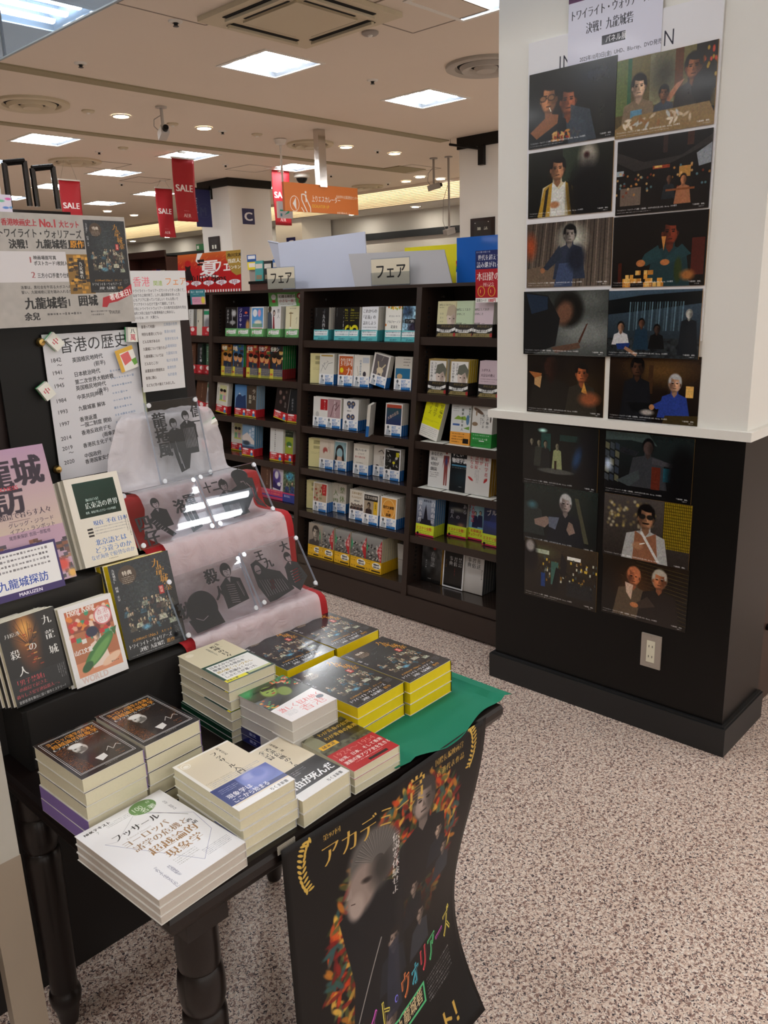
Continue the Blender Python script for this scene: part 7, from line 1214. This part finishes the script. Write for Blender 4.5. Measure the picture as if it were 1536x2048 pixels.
part('panel', MB().box(0, 0, 0, ww, .03, hh, 1, {'-y': 0}), [covermat('escalator', p, .5, 0), mat('sign_edge', 'c86c30', .5)], t)
pm = on(645, 370, Y=6.56).x - a.x; part('post', MB().box(pm - .05, -.02, hh - .02, pm + .05, .05, ZC - bl.z), mat('wavy_steel', 'cfcac4', .16, 1, bump=.35, bscale=6), t)
r_ = on(563, 278, z=ZC); w2_ = on(556, 402, Y=r_.y); w3 = on(586, 437, Y=r_.y)
t = thing('hanging_sign', 'small white sign with green arrow on a white rod behind the orange sign', 'sign', (w2_.x, r_.y, w3.z)); p = Pic(200, 1.1, 'e8f0fc').p([.1, .55, .45, .55, .45, .65, .1, .65], '38c0a0').p([.4, .9, .8, .5, .75, .75], '38c0a0').r(.12, .8, .25, 1.0, '58a8c8')
part('panel', MB().box(0, 0, 0, w3.x - w2_.x, .03, w2_.z - w3.z, 1, {'-y': 0}), [covermat('arrow_sign', p, .5, 0), PLW], t); rx = on(568, 380, Y=r_.y).x - w2_.x
part('rod', MB().cyl((rx, .015, w2_.z - w3.z), (rx, .015, ZC - w3.z), .012, .012, 10), PLW, t); part('rose', MB().lathe([(.07, ZC - w3.z - .005), (.05, ZC - w3.z - .05), (.015, ZC - w3.z - .06)], 18, c=(rx, .015)), PLW, t, True)
BAN = Pic(240, 3.0, 'b41a26').t(.08, 1.14, .46, 'SALE', 'f4f0ee', 'B', sx=.78).t(.33, 2.56, .26, 'AER', 'f0d8d4', 'm', sx=.8).mt(.36, 2.48, .3, 1, .05, 'e0a8a8')
bmat_ = covermat('sale', BAN, .55, 0)
def banner(tl, tr_, bl_, Y, m, lab, ceil=True, yaw=0):
    a, c, d = on(*tl, Y=Y), on(*tr_, Y=Y), on(*bl_, Y=Y); w_ = c.x - a.x; h_ = a.z - d.z; t = thing('sale_banner', lab, 'banner', M=TR(a.x, Y, d.z), group=None)
    rows = [[(u / 10 * w_ + (c.z - a.z) * 0, .012 * math.sin(u * .5 + v * .35), h_ * (1 - v / 14)) for u in range(11)] for v in range(15)]
    o = part('cloth', MB().grid(rows), m, t, True); md = o.modifiers.new('thickness', 'SOLIDIFY'); md.thickness = .002
    part('top_rail', MB().box(-.005, -.012, h_, w_ + .005, .012, h_ + .015), PLW, t)
    if ceil:
        part('hanging_wires', MB().cyl((w_ * .1, 0, h_ + .01), (w_ * .4, 0, ZC - d.z), .0015, .0015, 5).cyl((w_ * .9, 0, h_ + .01), (w_ * .6, 0, ZC - d.z), .0015, .0015, 5), STEEL, t); part('ceiling_clip', MB().box(w_ * .35, -.02, ZC - d.z - .02, w_ * .65, .02, ZC - d.z), PLW, t)
banner((343, 316), (386, 322), (352, 442), 8.46, bmat_, 'tallest red SALE banner in front of the navy banner'); banner((310, 376), (343, 379), (318, 474), 10.6, bmat_, 'red SALE banner left of and below the tallest one'); banner((117, 360), (158, 361), (126, 468), 9.6, bmat_, 'red SALE banner at far left above the grey poster board'); banner((543, 336), (577, 340), (553, 450), 9.0, bmat_, 'red SALE banner half hidden behind the orange sign')
p = Pic(240, 2.3, '1c2258').e(.55, 1.3, .44, .44, '30365c', .02).e(.55, 1.3, .41, .41, '1c2258', .02).t(.25, .95, .72, 'M', '30365c', 'B', sx=.8).t(.03, .5, .14, 'MARUZEN', 'c8ccd8', 'b', v=1)
a = on(386, 377, X=7.4); NB = thing('navy_banner', 'navy blue banner with a circled letter on a bracket beside the lettered pillar', 'banner', (0, 0, 0)); q0, q1, q2 = on(388, 378, Y=10.3), on(419, 379, Y=10.3), on(386, 453, Y=10.3)
part('cloth', MB().box(q0.x, 10.3, q2.z, q1.x, 10.306, q0.z, 1, {'-y': 0}), [covermat('navy', p, .6, 0), mat('navy', '1c2258', .6)], NB); part('bracket', MB().cyl((q0.x, 10.303, q0.z + .01), (7.5, 10.303, q0.z + .01), .012, .012, 8).box(7.48, 10.28, q0.z - .12, 7.5, 10.33, q0.z + .06), DARKM, NB)
def csign(tl, br, Y, lab):
    a, c = on(*tl, Y=Y - .006), on(*br, Y=Y - .006); p = Pic(200, 1.25, '1c1e58').t(.14, .12, .95, 'C', 'f4f4f8', 'B', sx=1.05); sheet('letter_sign', c.x - a.x, a.z - c.z, p, lab, 'sign', TR(a.x, Y - .0005, c.z), .006, '1c1e58')
csign((484, 416.5), (510, 449), 9.9, 'square navy sign with a white letter C on the nearer lettered pillar')
a, c = on(574, 500, X=10.694), on(590, 474, X=10.694); sheet('letter_sign', a.y - c.y, c.z - a.z, Pic(200, 1.25, '1c1e58').t(.14, .12, .95, 'C', 'f4f4f8', 'B', sx=1.05), 'second navy letter C sign on the farther pillar beyond the lilac panel', 'sign', TR(10.6995, a.y, a.z) @ RZ(-90), .006, '1c1e58')
# bracket and sign on the right back pillar
e0 = on(918, 293, X=7.74); t = thing('banner_bracket', 'black steel banner arm on the white back pillar below its black band', 'bracket', (0, 0, 0)); pb = on(964, 298, X=7.72)
part('arm', MB().cyl((7.70, pb.y, pb.z), (7.70, e0.y + .1, e0.z + .03), .014, .014, 10), DARKM, t); part('plate', MB().box(7.69, pb.y - .035, pb.z - .16, 7.74, pb.y + .035, pb.z + .04), DARKM, t); part('wire', MB().cyl((7.70, e0.y + .09, e0.z + .03), (7.70, e0.y + .09, ZC), .003, .003, 6), STEEL, t)
a, c = on(942, 475, X=7.735), on(990, 433, X=7.735); p = Pic(240, .95, '201614').r(.15, .15, .85, .95, '2c2a28').t(.28, .45, .17, '雑', 'e8ecd8', 'm').t(.56, .45, .17, '誌', 'e8ecd8', 'm').e(.2, .25, .02, .02, 'e0e0d8').e(.75, .22, .02, .02, 'e0e0d8')
sheet('wall_sign', a.y - c.y, c.z - a.z, p, 'dark sign with two pale characters on the white back pillar', 'sign', TR(7.739, a.y, a.z) @ RZ(-90), .015, '201614')
a, c = on(420, 500, X=7.49), on(449, 479, X=7.49); a2, c2 = on(420, 503, Y=9.89), on(450, 480, Y=9.89); p = Pic(240, .95, '241a18').r(.15, .15, .85, .95, '302a28').r(.3, .55, .45, .8, 'e0e4d8').r(.55, .55, .7, .8, 'e0e4d8')
sheet('wall_sign', .26, .2, p, 'dark framed sign on the corner of the nearer lettered pillar', 'sign', TR(7.494, on(420, 503, X=7.494).y, on(420, 503, X=7.494).z) @ RZ(-90), .012, '201614')
# ---------------------------------------------------------------- far shop floor seen over the bookcase
rg = random.Random(3)
def far_unit(x, y, w_, h_, label, cols, Yd=.35, ang=-90, n=14, low=False):
    t = thing('far_bookcase', label, 'bookcase', M=TR(x, y, 0) @ RZ(ang)); S = mat('reddish_shelf', '48261e', .5)
    if low: part('carcass', MB().box(0, 0, 0, w_, Yd, h_ - .5), S, t); part('top_edge', MB().box(-.01, -.01, h_ - .53, w_ + .01, Yd, h_ - .5), DARKM, t)
    else: part('carcass', MB().box(0, .02, 0, w_, Yd, h_ - .5).box(0, .02, h_ - .5, .02, Yd, h_).box(w_ - .02, .02, h_ - .5, w_, Yd, h_).box(0, Yd - .02, h_ - .5, w_, Yd, h_).box(0, .02, h_ - .02, w_, Yd, h_), S, t)
    if not low: part('fascia', MB().box(-.01, -.01, h_ - .02, w_ + .01, .03, h_ + .1), mat('fascia_brown', '38201c', .4), t)
    k = 0; xx = .05
    while xx < w_ - .16 and k < n:
        hgt = rg.uniform(.19, .26); wd = rg.uniform(.12, .15); c_ = cols[k % len(cols)]
        b = MB().box(0, 0, 0, wd, .02, hgt, 0).box(.01, -.001, hgt * .62, wd - .01, 0, hgt * .85, 1).box(.02, -.001, .02, wd - .02, 0, hgt * .3, 2)
        solid('book', b, [mat('far_' + c_, c_, .4), PAPERW, mat('far_art', '9c8c70', .5)], f'far book with {["white", "pale", "bright"][k % 3]} title block, {["first", "second", "third", "fourth", "fifth", "sixth", "seventh", "eighth", "ninth", "tenth", "eleventh", "twelfth", "thirteenth", "fourteenth"][k]} along the {label.split(" far")[0]} unit', 'book', 'books on the far cases', M=TR(x, y, 0) @ RZ(ang) @ TR(xx, .05, h_ - .4995) @ RX(-4)); xx += wd + .02; k += 1
a = on(252, 520, X=9.2); far_unit(9.2, a.y, a.y - on(330, 520, X=9.2).y, a.z + .02, 'reddish brown far bookcase under the grey band at left', ['2c2c78', 'd8d0c0', 'c83c28', '385c80', 'e0c848', '802428'])
a = on(500, 548, X=6.4); far_unit(6.4, on(498, 548, X=6.4).y, .7, on(498, 563, X=6.4).z + .5, 'blue-filled far bookcase seen between the red board and lilac panel', ['48a8a8', '101418', '2870c0', '58b0b8', 'd85838', '4060b0'], low=True)
a, c = on(496, 540, X=7.0), on(512, 509, X=7.0); p = Pic(120, 1.8, '2858a0').r(.1, .1, .9, .5, 'e8ecf0').r(.0, .85, 1, 1.8, 'e8d838').r(.15, 1.0, .85, 1.5, 'f0e8e0'); sheet('pamphlet', a.y - c.y, c.z - a.z, p, 'blue and yellow pamphlet standing above the far blue books', 'pamphlet', TR(7.0, a.y, a.z) @ RZ(-90)); t = thing('pamphlet_stand', 'plain grey stand behind the far pamphlet', 'stand', (7.02, c.y, 0)); part('post', MB().box(0, 0, 0, .02, a.y - c.y, a.z + .1), GREYP, t)
# black metal rack frames at the top left
RK = thing('rack_frame', 'black metal rack with two upright loop frames and a lit shelf, top left', 'rack', (0, 0, 0)); YR = 3.2
def loop(pts, r=.011):
    q = [on(x, y, Y=YR) for x, y in pts]; part('loop_frame', MB().tube(q, r, 8), mat('rack_black', '1c1715', .25, .6, coat=.4), RK)
loop([(20, 415), (8, 326), (48, 322), (60, 412)]); loop([(75, 413), (64, 337), (105, 333), (117, 418)])
q = [on(10, 416, Y=YR), on(62, 413, Y=YR), on(136, 425, Y=YR), on(136, 429, Y=YR)]; d_ = MB(); x0, x1, zz = q[0].x - .2, q[2].x, q[2].z
d_.box(x0, YR - .02, zz - .03, x1, YR + .5, zz); part('top_shelf', d_, mat('rack_black', '1c1715'), RK); part('lamp_strip', MB().box(x0 + .05, YR + .05, zz - .034, x1 - .05, YR + .08, zz - .0305), emis('shelf_strip', 'fff0d8', 7), RK)
part('upright', MB().box(x0, YR, 0, x0 + .03, YR + .45, zz - .03).box(x1 - .03, YR, 0, x1, YR + .45, zz - .03), mat('rack_black', '1c1715'), RK)
p = Pic(120, 1.6, 'e8e0f0'); [p.e(*p.rng.uniform(0, 1, 2) * (1, 1.5), .12, .1, c_, .3) for c_ in ('e860b0', '70a8e0', '80d0a8', 'e0a0d0', '6090e0')]
a, c = on(-25, 426, Y=2.9), on(20, 390, Y=2.9); sheet('display_card', c.x - a.x, c.z - a.z, p, 'pastel spotted card at the far left edge above the poster board', 'card', TR(a.x, 2.9, a.z)); t = thing('card_pole', 'white pole carrying the pastel card at the left edge', 'pole', (a.x + .05, 2.92, 0)); part('pole', MB().cyl((0, 0, 0), (0, 0, c.z + .12), .012, .012, 10), PLW, t)
# a green exit sign on the far wall
a, c = on(395, 499, X=XW - .03), on(408, 490, X=XW - .03); sheet('exit_sign', a.y - c.y, c.z - a.z + .06, Pic(120, .4, '1c8c4c').r(.1, .1, .4, .3, 'e8f4ec'), 'small green exit sign on the far wall at the end of the grey band', 'sign', TR(XW - .03, a.y, a.z - .03) @ RZ(-90), .03, '1c8c4c')
bpy.data.objects.remove(_go); bpy.data.curves.remove(_gc)
